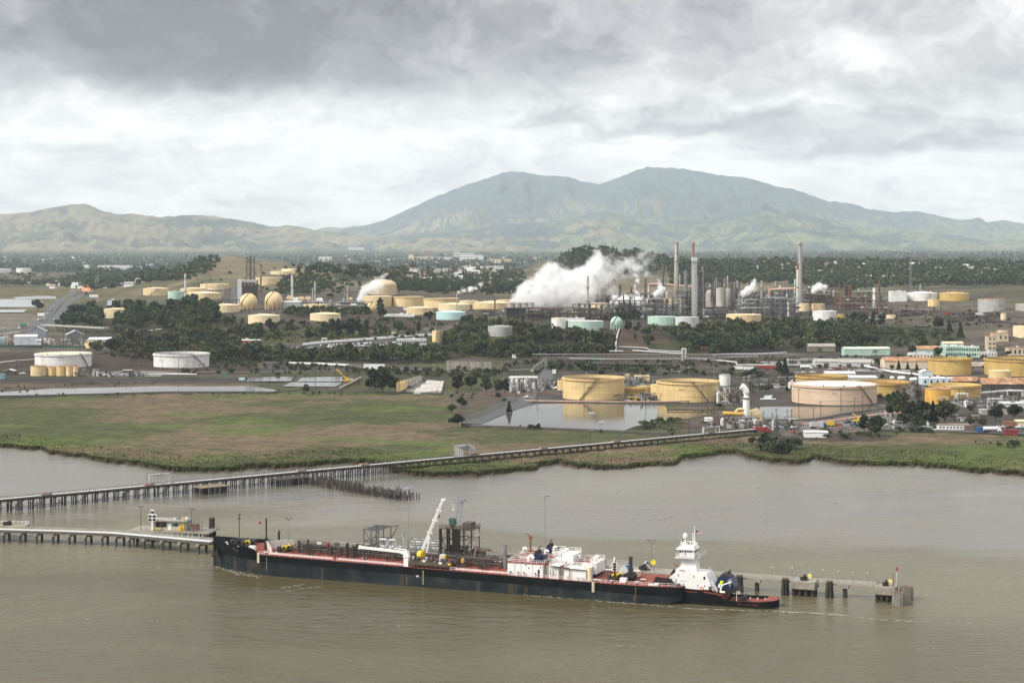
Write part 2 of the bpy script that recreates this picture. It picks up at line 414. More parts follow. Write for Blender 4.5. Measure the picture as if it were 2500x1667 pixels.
COVER=[
([(-900,1300),(-900,955),(0,966),(190,962),(420,958),(650,957),(900,962),(1080,962),(1140,1038),(1300,1048),(1500,1053),(1640,1058),(1850,1050),(1905,1075),(2160,1077),(2200,1055),(3400,1066),(3400,1300)],'marsh'),
([(-900,964),(-900,925),(0,932),(300,930),(620,930),(690,925),(690,952),(650,957),(420,958),(190,962)],(.135,.105,.075)),
([(-900,930),(-900,912),(60,915),(230,920),(600,922),(620,932),(300,932),(0,934)],(.062,.058,.054)),
([(-900,912),(-900,850),(0,850),(260,862),(400,870),(620,880),(640,912),(240,920),(60,915)],(.070,.052,.038)),
([(620,915),(660,885),(850,888),(870,900),(850,912)],(.078,.078,.080)),
([(850,890),(1000,893),(1100,905),(1250,902),(1260,915),(1080,912),(880,905)],GRAVEL),
([(600,912),(880,904),(1240,914),(1170,955),(900,962),(640,952)],(.070,.078,.032)),
([(960,925),(1085,920),(1085,958),(960,958)],(.075,.070,.064)),
([(1000,935),(1080,930),(1080,956),(990,956)],(.27,.25,.235)),
([(1230,885),(1345,880),(1420,900),(1400,990),(1140,1040),(1240,960)],(.105,.100,.094)),
([(1340,900),(2500,880),(3400,890),(3400,1040),(2200,1050),(1905,1080),(1640,1050),(1760,990),(1400,985)],(.082,.074,.064)),
([(2000,880),(2420,880),(2420,940),(2100,940),(1960,905)],(.12,.11,.10)),
([(1600,1000),(1760,985),(1900,1035),(1850,1046),(1690,1050),(1560,1050)],(.110,.092,.075)),
([(1540,1050),(1560,1035),(1640,1022),(1680,1030),(1660,1052)],(.060,.072,.028)),
([(1900,1030),(2170,985),(2260,1005),(2200,1045),(1910,1065)],(.150,.142,.133)),
([(2200,1040),(2500,1040),(2500,1056),(2230,1052)],ASPH),
([(-900,850),(-900,812),(150,812),(270,842),(260,862)],(.12,.105,.085)),
([(-900,815),(-900,770),(60,762),(130,785),(100,812)],(.20,.185,.15)),
([(-900,770),(-900,722),(160,722),(200,735),(100,765)],(.16,.145,.075)),
([(-900,725),(-900,700),(60,700),(180,712),(300,716),(160,724)],(.135,.12,.052)),
([(130,800),(140,745),(520,742),(640,800),(900,830),(1100,830),(1240,860),(1000,890),(620,880),(300,862)],(.055,.052,.030)),
([(560,806),(800,800),(1060,820),(1000,832),(700,845),(560,840)],(.085,.088,.036)),
([(640,842),(960,830),(1080,838),(1040,856),(700,868),(640,860)],(.125,.122,.118)),
([(590,795),(600,770),(800,772),(1060,770),(1240,790),(1180,812),(900,804)],(.088,.066,.050)),
([(1030,798),(1150,786),(1190,800),(1150,822),(1040,812)],(.155,.140,.110)),
([(500,772),(500,700),(780,722),(1080,718),(1300,726),(1300,772)],(.105,.092,.078)),
([(1240,870),(1240,780),(1500,805),(1830,785),(2090,782),(2100,868),(1700,880)],(.050,.046,.030)),
([(1490,860),(1500,795),(1600,800),(1660,858)],(.090,.062,.045)),
([(1570,862),(1580,840),(1700,830),(1720,862)],(.060,.075,.028)),
([(1240,790),(1240,735),(1700,730),(2120,735),(2120,782),(1830,785),(1500,800)],(.082,.074,.066)),
([(1250,905),(1250,868),(1700,866),(2100,860),(2480,850),(3400,850),(3400,895),(2000,900),(1700,905)],(.090,.078,.066)),
([(1240,920),(1240,890),(1420,895),(1700,902),(1960,915),(1940,935),(1750,915),(1400,905)],(.050,.055,.028)),
([(2080,790),(2120,735),(2180,728),(2300,735),(2480,745),(3400,760),(3400,850),(2480,852),(2330,840),(2090,800)],(.135,.118,.095)),
([(2100,800),(2200,790),(2340,805),(2340,845),(2120,850)],(.060,.068,.032)),
([(2250,760),(2400,755),(2480,790),(2300,785)],(.085,.070,.058)),
]
ys=[0.0,0.35,0.8,1.5,2.5,4,6,8]
d=8.0
while d<420:d+=2.6;ys.append(d)
GROWS=len(ys)
gpx=np.concatenate([np.arange(-900,-60,40),np.arange(-60,2560,2.6),np.arange(2560,3401,40)])
Y0=shoreY(gpx)
Yend=1420.0
far=list(np.exp(np.linspace(math.log(Yend),math.log(3600),300))[1:])+list(np.exp(np.linspace(math.log(3600),math.log(14500),110))[1:])
rows=[]
ysn=np.array(ys)/ys[-1]
near=np.array([Y0+np.minimum(yy,(yy/ys[-1])*(Yend-Y0)if yy>8 else yy)for yy in ys])
for k,yy in enumerate(ys):
 if yy>8:near[k]=Y0+8+(yy-8)/(ys[-1]-8)*(Yend-Y0-8)
GY=np.vstack([near,np.repeat(np.array(far)[:,None],len(gpx),1)])
GPX=np.repeat(gpx[None,:],GY.shape[0],0)
GX=(GPX-1250)/FPX*GY
GZ=zpx(GPX,np.maximum(GY,901))
dsh=GY-Y0[None,:]
marsh_amt=np.clip(1-(GY-1330)/60,0,1)
bank=np.clip(dsh/1.1,0,1)
hum=fbm(GX/2.6,GY/4.0,2,31)-.45
hum2=fbm(GX/5,GY/11,3,33)-.5
edge=np.exp(-((dsh-3)/4)**2)
GPY0=HOR+FPX*(CAM_H-GZ)/GY
ismarsh=poly_mask(GPX,GPY0,COVER[0][0])&(GY<1420)
GZ=np.where(dsh<0.01,-0.6,GZ)
mz=1.55*bank+hum*(.22+.65*np.exp(-dsh/10))*bank+hum2*1.0*bank+edge*.08
GZ=np.where(ismarsh&(dsh>0.01),np.minimum(mz,2.6),GZ)
GZ[0,:]=-.8
Cg=np.zeros(GX.shape+(3,))
def lerp(a,b,t):return np.asarray(a)[None,None,:]*(1-t[...,None])+np.asarray(b)[None,None,:]*t[...,None]
def sst(x,a,b):
 t=np.clip((x-a)/(b-a),0,1);return t*t*(3-2*t)
nA=fbm(GX/90,GY/140,4,41);nB=fbm(GX/24,GY/40,4,42);nC=fbm(GX/420,GY/520,4,43)
hillmix=sst(nA*.6+nC*.6,.50,.72)
base=lerp(DRY,HILLG,hillmix)
wood=sst(nC*.55+nB*.25+nA*.3,.56,.66)
base=base*(1-wood[...,None])+np.asarray(FLOOR)*wood[...,None]
low=1-sst(GY,2500,3300)
base=base*(1-low[...,None])+lerp(DIRT,(.070,.074,.032),sst(nA,.42,.58))*low[...,None]
rw=sst(GY,3600,4000)*sst(GPX,1450,1650)*.75
base=base*(1-rw[...,None])+np.asarray((.040,.050,.026))*rw[...,None]
valley=sst(GY,5200,6800)
vcol=lerp((.040,.058,.034),(.105,.115,.070),sst(nB*.5+nA*.5,.5,.75))
Cg=base*(1-valley[...,None])+vcol*valley[...,None]
jx=(fbm(GX/14,GY/22,3,51)-.5)*16;jy=(fbm(GX/14,GY/22,3,52)-.5)*5
GPY=HOR+FPX*(CAM_H-GZ)/GY
for poly,c in COVER[1:]:
 c=(c[0]*.70,c[1]*.67,c[2]*.63)
 m=poly_mask(GPX+jx,GPY0+jy,poly)&(GY<4600)
 Cg[m]=c
blot=(fbm(GX/7,GY/12,4,61)-.5)[...,None]
Cg=Cg*(1+blot*.9)*(.78+.9*(fbm(GX/40,GY/26,4,63)-.36))[...,None]
gm=sst(fbm(GX/85,GY/60,5,71)*.78+fbm(GX/9,GY/6,4,72)*.30+.16*np.exp(-dsh/14)+.05*sst(GPX,1500,2100),.505,.60)
lm=sst(fbm(GX/55,GY/40,5,75)*.85+fbm(GX/7,GY/6,3,76)*.15,.58,.65)*.8
lm=np.maximum(lm,np.exp(-(((GPX-130)/170)**2+((GPY0-1078)/16)**2)))
lm=np.maximum(lm,.7*np.exp(-(((GPX-2400)/300)**2+((GPY0-1125)/22)**2)))
lm=np.maximum(lm,np.exp(-dsh/5)*.55)
mc=lerp(REED,GREEN,gm)
mc=mc*(1-lm[...,None])+np.asarray(LUSH)*lm[...,None]
strk=(fbm(GX/5,GY/2.2,3,77)-.5)[...,None]
mc=mc*(1+strk*.75)*(1+(fbm(GX/11,GY/7,3,78)-.5)*.7)[...,None]*(.92+.16*fbm(GX/130,GY/90,2,79)[...,None])
mud=(dsh<1.0)
mc[mud]=(.050,.036,.026)
Cg=np.where(ismarsh[...,None],mc,Cg)
def grid_mesh(name,X,Yv,Z,C,material):
 nr,nc=X.shape
 me=bpy.data.meshes.new(name)
 co=np.stack([X,Yv,Z],-1).reshape(-1,3)
 i=np.arange((nr-1)*(nc-1));r,c=i//(nc-1),i%(nc-1)
 a=r*nc+c
 q=np.stack([a,a+1,a+nc+1,a+nc],-1).reshape(-1)
 me.vertices.add(len(co));me.vertices.foreach_set('co',co.ravel())
 me.loops.add(len(q));me.loops.foreach_set('vertex_index',q.astype(np.int32))
 nf=len(q)//4
 me.polygons.add(nf)
 me.polygons.foreach_set('loop_start',np.arange(0,nf*4,4,dtype=np.int32))
 me.polygons.foreach_set('use_smooth',np.ones(nf,bool))
 me.update(calc_edges=True)
 at=me.color_attributes.new('cover','FLOAT_COLOR','POINT')
 at.data.foreach_set('color',np.concatenate([np.clip(C,0,1),np.ones(C.shape[:2]+(1,))],-1).reshape(-1).astype(np.float32))
 me.materials.append(material)
 return me
def cover_mat(name,scales,amps,rough=.95):
 m=bpy.data.materials.new(name);m.use_nodes=True
 t=m.node_tree;bs=t.nodes['Principled BSDF']
 c=N(t,'ShaderNodeAttribute',attribute_name='cover').outputs['Color']
 pos=N(t,'ShaderNodeNewGeometry').outputs['Position']
 f=None
 for s_,a_ in zip(scales,amps):
  k=M_(t,'MULTIPLY',M_(t,'SUBTRACT',noise(t,pos,s_,3,.6),.5),a_)
  f=k if f is None else M_(t,'ADD',f,k)
 c=VM(t,'SCALE',c);c.node.inputs['Scale'].default_value=1
 t.links.new(M_(t,'ADD',1.0,f),c.node.inputs['Scale'])
 t.links.new(c,bs.inputs['Base Color'])
 bs.inputs['Roughness'].default_value=rough
 bs.inputs['Specular IOR Level'].default_value=.15
 return m
ground=link('ground',grid_mesh('ground',GX,GY,GZ,Cg,cover_mat('ground cover',(.8,.28,.06),(1.3,1.0,.5))))
tag(ground,'flat reedy marsh rising to dirt terraces and dry hills',kind='structure')
# mountains
L1=[(-2500,560),(-1200,540),(-500,528),(0,523),(69,519),(122,507),(160,501),(210,498),(250,513),(292,524),(330,521),(383,529),(452,526),(500,525),(558,534),(611,542),(659,553),(707,550),(744,554),(771,561),(850,572),(1000,596),(1300,610),(3000,612),(5000,612)]
L2=[(-2500,600),(0,600),(600,590),(740,566),(771,561),(802,553),(829,557),(903,549),(946,534),(983,518),(1036,492),(1089,470),(1143,449),(1196,433),(1228,420),(1250,418),(1282,420),(1316,428),(1383,430),(1425,444),(1462,450),(1505,436),(1537,422),(1580,407),(1622,409),(1675,413),(1744,425),(1824,433),(1867,446),(1898,455),(1941,462),(1983,478),(2026,492),(2074,496),(2122,510),(2180,518),(2238,515),(2260,519),(2313,531),(2345,538),(2388,531),(2409,542),(2446,538),(2500,545),(2900,560),(3600,570),(5000,585)]
L3=[(-2500,606),(0,604),(300,592),(600,585),(760,588),(900,580),(1000,572),(1060,566),(1150,560),(1250,545),(1330,540),(1400,532),(1440,522),(1480,516),(1520,528),(1600,540),(1700,538),(1780,530),(1830,510),(1862,497),(1905,512),(1960,522),(2030,540),(2120,560),(2230,566),(2330,575),(2420,590),(2500,582),(2900,585),(3600,590),(5000,600)]
mpx=np.concatenate([np.arange(-2500,-50,50),np.arange(-50,2551,4.0),np.arange(2560,5001,50)])
mY=np.concatenate([np.linspace(12500,17500,110),np.linspace(17500,28000,150)[1:]])
MPX,MY=np.meshgrid(mpx,mY)
MX=(MPX-1250)/FPX*MY
def ridge(sky,Yr,front,back,sp=1.15):
 top=CAM_H+(HOR-np.interp(mpx,[p[0]for p in sky],[p[1]for p in sky]))*Yr/FPX
 t=np.where(MY<Yr,1-(Yr-MY)/front,1-(MY-Yr)/back)
 t=np.clip(t,0,1)
 return top[None,:],t**sp
er=fbm(MX/1500,MY/1500,5,81,True);er2=fbm(MX/300,MY/420,5,85,True)
MZ=np.full(MX.shape,18.0)
for sky_,Yr,fr,bk,sp_ in((L1,18500,4200,5000,1.1),(L2,25000,7500,3000,1.0),(L3,18000,4200,6000,.9)):
 top,t=ridge(sky_,Yr,fr,bk,sp_)
 cut=(er*.55+er2*.45)
 carve=(1-cut)*4*t*(1-t)
 h=18+(top-18)*np.clip(t-carve*.62,0,1)+(er2-.6)*105*np.clip(t*4,0,1)*np.clip((1-t)*5+.1,0,1)
 MZ=np.maximum(MZ,h)
MZ=MZ+(fbm(MX/55,MY/120,3,88)-.5)*26*np.clip((MZ-60)/200,0,1)
MPYv=HOR+FPX*(CAM_H-MZ)/MY
slope=np.gradient(MZ,axis=1)/np.maximum(np.gradient(MX,axis=1),1)
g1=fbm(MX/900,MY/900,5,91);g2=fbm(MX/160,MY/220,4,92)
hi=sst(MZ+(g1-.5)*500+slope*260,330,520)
patch=sst(g1*.40+g2*.45+fbm(MX/60,MY/90,3,95)*.2+slope*.10+(.62-(er*.55+er2*.45))*.45,.475,.525)  # woods thicken in the gullies, darkening them to draw relief in colour
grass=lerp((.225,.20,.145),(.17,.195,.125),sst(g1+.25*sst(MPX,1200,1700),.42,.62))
woods=np.asarray((.062,.088,.100))[None,None,:]*np.ones(MX.shape+(1,))  # woods and grass colours paled and blued to imitate distance haze
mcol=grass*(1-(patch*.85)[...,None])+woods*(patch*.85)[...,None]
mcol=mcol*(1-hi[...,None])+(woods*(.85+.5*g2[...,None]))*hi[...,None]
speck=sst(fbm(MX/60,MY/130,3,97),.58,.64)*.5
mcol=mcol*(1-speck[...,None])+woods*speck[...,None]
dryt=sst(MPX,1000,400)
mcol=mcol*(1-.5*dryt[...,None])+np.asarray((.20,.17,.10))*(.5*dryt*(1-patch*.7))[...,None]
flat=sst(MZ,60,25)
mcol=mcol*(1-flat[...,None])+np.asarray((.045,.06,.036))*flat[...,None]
mount=link('mountain',grid_mesh('mountain',MX,MY,MZ,mcol,cover_mat('haze tinted mountain cover',(.02,.006),(.6,.5))))
tag(mount,'hazy double peaked mountain range with grassy foothills',kind='structure')
# water
def water_mat(name,col,bump=.35,ripple=1.0,mud=True):
 m=bpy.data.materials.new(name);m.use_nodes=True
 t=m.node_tree;bs=t.nodes['Principled BSDF']
 pos=N(t,'ShaderNodeNewGeometry').outputs['Position']
 wide=VM(t,'MULTIPLY',pos,(.0040,.009,0))
 wp=noise(t,wide,1.0,5,.6,.6)
 wp2=noise(t,VM(t,'ADD',wide,(4.2,1.7,0)),2.3,5,.6,.8)
 c=col
 if mud:
  spx=N(t,'ShaderNodeSeparateXYZ',{0:pos})
  line=M_(t,'ADD',M_(t,'SUBTRACT',spx.outputs[1],M_(t,'ADD',742.0,M_(t,'MULTIPLY',spx.outputs[0],-.33))),M_(t,'MULTIPLY',M_(t,'SUBTRACT',wp2,.5),260.0))
  grey=maprange(t,line,-48.0,48.0)
  c=mixc(t,grey,col,(.128,.116,.090))
  ship=M_(t,'SUBTRACT',spx.outputs[1],M_(t,'ADD',622.0,M_(t,'MULTIPLY',spx.outputs[0],-.378)))
  back=M_(t,'MULTIPLY',maprange(t,ship,-40.0,30.0),M_(t,'SUBTRACT',1.0,grey))
  c=mixc(t,back,c,(.125,.110,.062))
  c=mixc(t,maprange(t,wp,.35,.68),mixc(t,.16,c,(.02,.018,.012)),mixc(t,.12,c,(.5,.47,.40)))
 if mud:t.links.new(c,bs.inputs['Base Color'])
 else:bs.inputs['Base Color'].default_value=tuple(col)+(1,)
 w1=noise(t,VM(t,'MULTIPLY',pos,(.30,.62,0)),ripple,4,.62,.4)
 w2=noise(t,VM(t,'MULTIPLY',pos,(.10,.17,0)),ripple,3,.55,.3)
 hgt=M_(t,'ADD',w1,M_(t,'MULTIPLY',w2,2.2))
 calm=M_(t,'MULTIPLY',maprange(t,wp,.36,.62,.25,1.0),maprange(t,grey,0,1,1.0,.42))if mud else 1.0
 b=N(t,'ShaderNodeBump',{'Height':hgt,'Distance':bump})
 _in(b,'Strength',M_(t,'MULTIPLY',calm,.9)if mud else .5,t)
 t.links.new(b.outputs[0],bs.inputs['Normal'])
 bs.inputs['IOR'].default_value=1.33
 if mud:
  t.links.new(maprange(t,wp,.38,.62,.14,.30),bs.inputs['Roughness'])
  t.links.new(maprange(t,grey,0,1,.24,.5),bs.inputs['Specular IOR Level'])
 else:bs.inputs['Roughness'].default_value=.08
 return m
water_m=water_mat('silty tidal water',(.080,.065,.027),1.2)
nx=60
wm=MB()
xs=[-1600,-700,-420,-280,-180,-90,0,90,180,280,420,700,1600];yy_=[-200,300,450,520,600,680,760,860,980,1120,1300]
wm.add([(x,y,0)for y in yy_ for x in xs],[(r*13+c,r*13+c+1,r*13+c+14,r*13+c+13)for r in range(10)for c in range(12)])
tag(wm.obj('water',water_m),'silty olive brown tidal water of the strait',kind='structure')
pond_m=water_mat('pond water',(.085,.078,.058),.015,.8,False)
PONDS=[
('pond','still pond in front of the two big cream tanks',2.35,[(1142,1037),(1180,1026),(1216,1014),(1250,1003),(1290,991),(1312,986),(1375,984),(1500,987),(1624,990),(1630,1002),(1700,1001),(1745,1004),(1747,1009),(1703,1018),(1672,1022),(1640,1024),(1615,1032),(1582,1034),(1546,1042),(1527,1050),(1500,1052),(1330,1044),(1151,1038)]),
('pond','shallow pond at the foot of the wide pinkish tank',2.35,[(1856,993),(1934,991),(2040,993),(2137,992),(2137,998),(2048,1011),(1984,1022),(1900,1026),(1869,1022),(1850,1007)]),
('pond','long narrow pond along the back of the marsh',2.45,[(-300,966),(20,956),(55,953),(138,948),(260,946),(379,942),(500,943),(608,942),(672,951),(675,957),(640,955),(540,955),(415,955),(193,961),(36,965),(-300,972)]),
('pond','small grey settling pond at the left of the excavator',3.0,[(608,921),(719,918),(711,930),(600,931)]),
('pond','bright rectangular settling pond behind its twin',3.0,[(738,921),(838,919),(835,931),(724,931)]),
('pond','bright rectangular settling pond nearest the marsh',2.8,[(710,933),(835,933),(821,943),(690,943)]),
('pond','wide lagoon beside the motorway',4.3,[(-200,731),(60,730),(105,736),(103,749),(-200,751)]),
('pond','thin lagoon strip below the grassy rise',4.5,[(30,726),(95,722),(158,722),(150,729),(45,731)]),
('pond','thin water strip below the lagoon',4.6,[(-200,756),(66,756),(58,762),(-200,763)]),
]
for nm,lb,z,pl in PONDS:
 pm=MB()
 pts=[tuple(atz(x,y,z))for x,y in pl]
 zz=max(max(float(zpx(x,p[1]))for(x,y),p in zip(pl,pts))+.12,z)if z<4 else z
 pts=[tuple(atz(x,y,zz))for x,y in pl]
 pm.add(pts,[tuple(range(len(pts)))])
 o=pm.obj(nm,pond_m);tag(o,lb,kind='structure')
 # haze: one box of thin air round everything
hz=MB();hz.box(-12500,12500,-250,27900,-2,1250)
hm=bpy.data.materials.new('haze air');hm.use_nodes=True
t=hm.node_tree;t.nodes.clear()
ho=N(t,'ShaderNodeOutputMaterial')
pv=N(t,'ShaderNodeVolumePrincipled',{'Color':(.80,.91,1.0,1),'Density':2.8e-5,'Anisotropy':0.0})
t.links.new(pv.outputs[0],ho.inputs['Volume'])
tag(hz.obj('haze',hm),'thin bluish haze over the valley',kind='stuff')
# vegetation
def foliage_mat(name,c0,c1,tint=.25):
 m=bpy.data.materials.new(name);m.use_nodes=True
 t=m.node_tree;bs=t.nodes['Principled BSDF']
 pos=N(t,'ShaderNodeNewGeometry').outputs['Position']
 rnd=N(t,'ShaderNodeObjectInfo').outputs['Random']
 f=M_(t,'ADD',noise(t,pos,.45,3,.6),M_(t,'MULTIPLY',M_(t,'SUBTRACT',noise(t,pos,.035,2),.5),1.1))
 f=M_(t,'ADD',f,M_(t,'MULTIPLY',M_(t,'SUBTRACT',rnd,.5),.45))
 c=mixc(t,maprange(t,f,.25,.85),c0,c1)
 t.links.new(c,bs.inputs['Base Color'])
 bs.inputs['Roughness'].default_value=.75
 bs.inputs['Specular IOR Level'].default_value=.2
 return m
LEAF={'dark':foliage_mat('dark evergreen leaves',(.012,.022,.012),(.050,.068,.026)),
'olive':foliage_mat('dull olive leaves',(.026,.032,.015),(.086,.086,.036)),
'bright':foliage_mat('fresh green leaves',(.045,.075,.014),(.095,.125,.022)),
'mid':foliage_mat('mid green leaves',(.018,.036,.013),(.072,.100,.030)),
'far':foliage_mat('distant woodland leaves',(.013,.026,.017),(.056,.072,.034)),
'palm':foliage_mat('palm fronds',(.030,.040,.018),(.070,.075,.030))}
BARK=mat('bark',(.085,.065,.050),.9)
def cards(centers,sizes,r_):
 """leaf clumps: one bent pair of triangles per centre, random attitude"""
 n=len(centers)
 a=r_.normal(size=(n,3));a/=np.linalg.norm(a,axis=1)[:,None]
 b=np.cross(a,r_.normal(size=(n,3)));b/=np.linalg.norm(b,axis=1)[:,None]
 c=np.cross(a,b)
 s=sizes[:,None]
 p0=centers-a*s*.6;p1=centers+b*s*.55+c*s*.12;p2=centers+a*s*.6;p3=centers-b*s*.55+c*s*.12
 return np.stack([p0,p1,p2,p3],1).reshape(-1,3)
def crown_pts(kind,r_,n):
 """leaf clump centres of a crown about 10 m tall standing at the origin (trunk below included)"""
 P=[]
 if kind in('oak','bush'):
  lobes=7 if kind=='oak' else 5
  zc,rz,rx=(6.0,3.4,4.4)if kind=='oak' else(4.2,4.4,5.6)
  for k in range(lobes):
   a=2*math.pi*k/lobes+r_.uniform(-.4,.4)
   c=np.array([math.cos(a)*rx*.5*r_.uniform(.7,1.2),math.sin(a)*rx*.5*r_.uniform(.7,1.2),zc+r_.uniform(-.45,.5)*rz])
   if k==0:c=np.array([0,0,zc+rz*.45])
   d_=r_.normal(size=(n//lobes,3));d_/=np.linalg.norm(d_,axis=1)[:,None]
   rad=(r_.uniform(.45,1,n//lobes)**.5)[:,None]
   P.append(c+d_*rad*np.array([rx*.52,rx*.52,rz*.5])*r_.uniform(.8,1.15))
 elif kind=='gum':
  for k in range(9):
   z=r_.uniform(3.4,9.2);w=2.7*(1-abs(z-6)/6.5)
   a=r_.uniform(0,6.28)
   c=np.array([math.cos(a)*w*.75,math.sin(a)*w*.75,z])
   d_=r_.normal(size=(n//9,3));d_/=np.linalg.norm(d_,axis=1)[:,None]
   P.append(c+d_*(r_.uniform(.3,1,n//9)**.5)[:,None]*np.array([1.55,1.55,1.2])*r_.uniform(.75,1.3))
 elif kind=='conifer':
  z=1.2+8.8*r_.uniform(0,1,n)**1.35
  rr=(10.2-z)*.27*r_.uniform(.25,1,n)**.5*(1+.25*np.sin(z*5.1))
  a=r_.uniform(0,6.28,n)
  P.append(np.stack([rr*np.cos(a),rr*np.sin(a),z-.12*rr],1))
 elif kind=='column':
  z=.8+9.2*r_.uniform(0,1,n)
  w=1.75*np.sin(np.clip((z-.2)/9.9,0,1)*math.pi)**.55
  rr=w*r_.uniform(.3,1,n)**.5*(1+.3*np.sin(z*3+1))
  a=r_.uniform(0,6.28,n)
  P.append(np.stack([rr*np.cos(a),rr*np.sin(a),z],1))
 return np.concatenate(P)
def quads_mesh(name,verts,material,mi=None):
 me=bpy.data.meshes.new(name)
 n=len(verts)//4
 me.vertices.add(n*4);me.vertices.foreach_set('co',np.asarray(verts,np.float32).ravel())
 me.loops.add(n*4);me.loops.foreach_set('vertex_index',np.arange(n*4,dtype=np.int32))
 me.polygons.add(n);me.polygons.foreach_set('loop_start',np.arange(0,n*4,4,dtype=np.int32))
 for mm in(material if isinstance(material,list)else[material]):me.materials.append(mm)
 if mi is not None:me.polygons.foreach_set('material_index',mi.astype(np.int32))
 me.update(calc_edges=True)
 return me
def trunk_mesh(kind,r_):
 mb=MB()
 hgt={'oak':5.5,'bush':2.5,'gum':8.0,'conifer':9.0,'column':8}[kind]
 mb.tube([(0,0,-1.5),(0,0,1),(.15,.1,hgt*.55),(0,.1,hgt)],.34,6,0,False,.09)
 for k in range(4 if kind in('oak','gum')else 0):
  a=k*1.7+r_.uniform(0,1);z=hgt*r_.uniform(.3,.6)
  mb.tube([(0.1,.05,z),(math.cos(a)*1.2,math.sin(a)*1.2,z+1.3),(math.cos(a)*2.2,math.sin(a)*2.2,z+2.4)],.17,5,0,False,.05)
 return mb.mesh('trunk',BARK)
PROTO={}
def proto(kind,leaf,var):
 key=(kind,leaf,var)
 if key not in PROTO:
  r_=np.random.default_rng(hash((kind,var))%1000 if False else(len(kind)*31+var*7+ord(kind[0])))
  n={'oak':620,'bush':330,'gum':620,'conifer':420,'column':380}[kind]
  P=crown_pts(kind,r_,n)
  v=cards(P,r_.uniform(.75,1.55,len(P))*(.82 if kind in('conifer','column')else 1.0),r_)
  PROTO[key]=(quads_mesh('crown',v,LEAF[leaf]),trunk_mesh(kind,r_))
 return PROTO[key]
TREES=[]
def want(px,py,hpx,kind,leaf,label,group=None,must=True,wf=1.0,hm=None):
 x,y,z=hit(px,py)
 h=hm if hm else hpx*y/FPX
 TREES.append(dict(x=x,y=y,z=z,h=h,wf=wf,kind=kind,leaf=leaf,label=label,group=group,must=must,app=h/y))
CLEAR=[[(1180,850),(1186,818),(1262,818),(1266,850)],[(245,798),(250,770),(316,770),(320,792)],[(285,822),(300,806),(430,804),(430,818),(400,832),(330,832)],[(470,812),(480,797),(640,797),(640,808),(540,822)],[(225,850),(300,836),(330,846),(260,858)],[(440,846),(560,828),(600,838),(520,858)],[(1290,845),(1380,832),(1420,845),(1330,862)],[(1860,836),(1960,822),(1980,836),(1880,852)]]
NOTREE=[]
def bbox(poly):
 xs_,ys_=[p[0]for p in poly],[p[1]for p in poly]
 return min(xs_),max(xs_),min(ys_),max(ys_)
def belt(poly,n,h0,h1,kinds,label,group,must=False,ymin=900,ymax=14400):
 x0,x1,y0,y1=bbox(poly)
 if(group or '').startswith('trees of the'):n=int(n*1.55)
 k=0;tries=0
 while k<n and tries<n*30:
  tries+=1
  px,py=random.uniform(x0,x1),random.uniform(y0,y1)
  if not poly_mask(np.array([px]),np.array([py]),poly)[0]:continue
  x,y,z=hit(px,py)
  if not ymin<y<ymax:continue
  if any(poly_mask(np.array([px]),np.array([py]),c_)[0]for c_ in CLEAR):continue
  if any((x-a)**2+(y-b)**2<c*c for a,b,c in NOTREE):continue
  kd,lf=random.choice(kinds)
  h=random.uniform(h0*.75,h1*1.12)
  lb=label
  if kd!='bush' and label.startswith('dark '):lb={'dark':'dark ','mid':'mid green ','olive':'olive brown ','bright':'bright '}.get(lf,'')+{'oak':'round crowned tree','gum':'ragged open tree','conifer':'pointed conifer','column':'narrow upright tree'}[kd]+label[label.index('tree')+4:]
  TREES.append(dict(x=x,y=y,z=z,h=h,wf=random.uniform(.75,1.4),kind=kd,leaf=lf,label=lb,group=group,must=must,app=h/y))
  k+=1
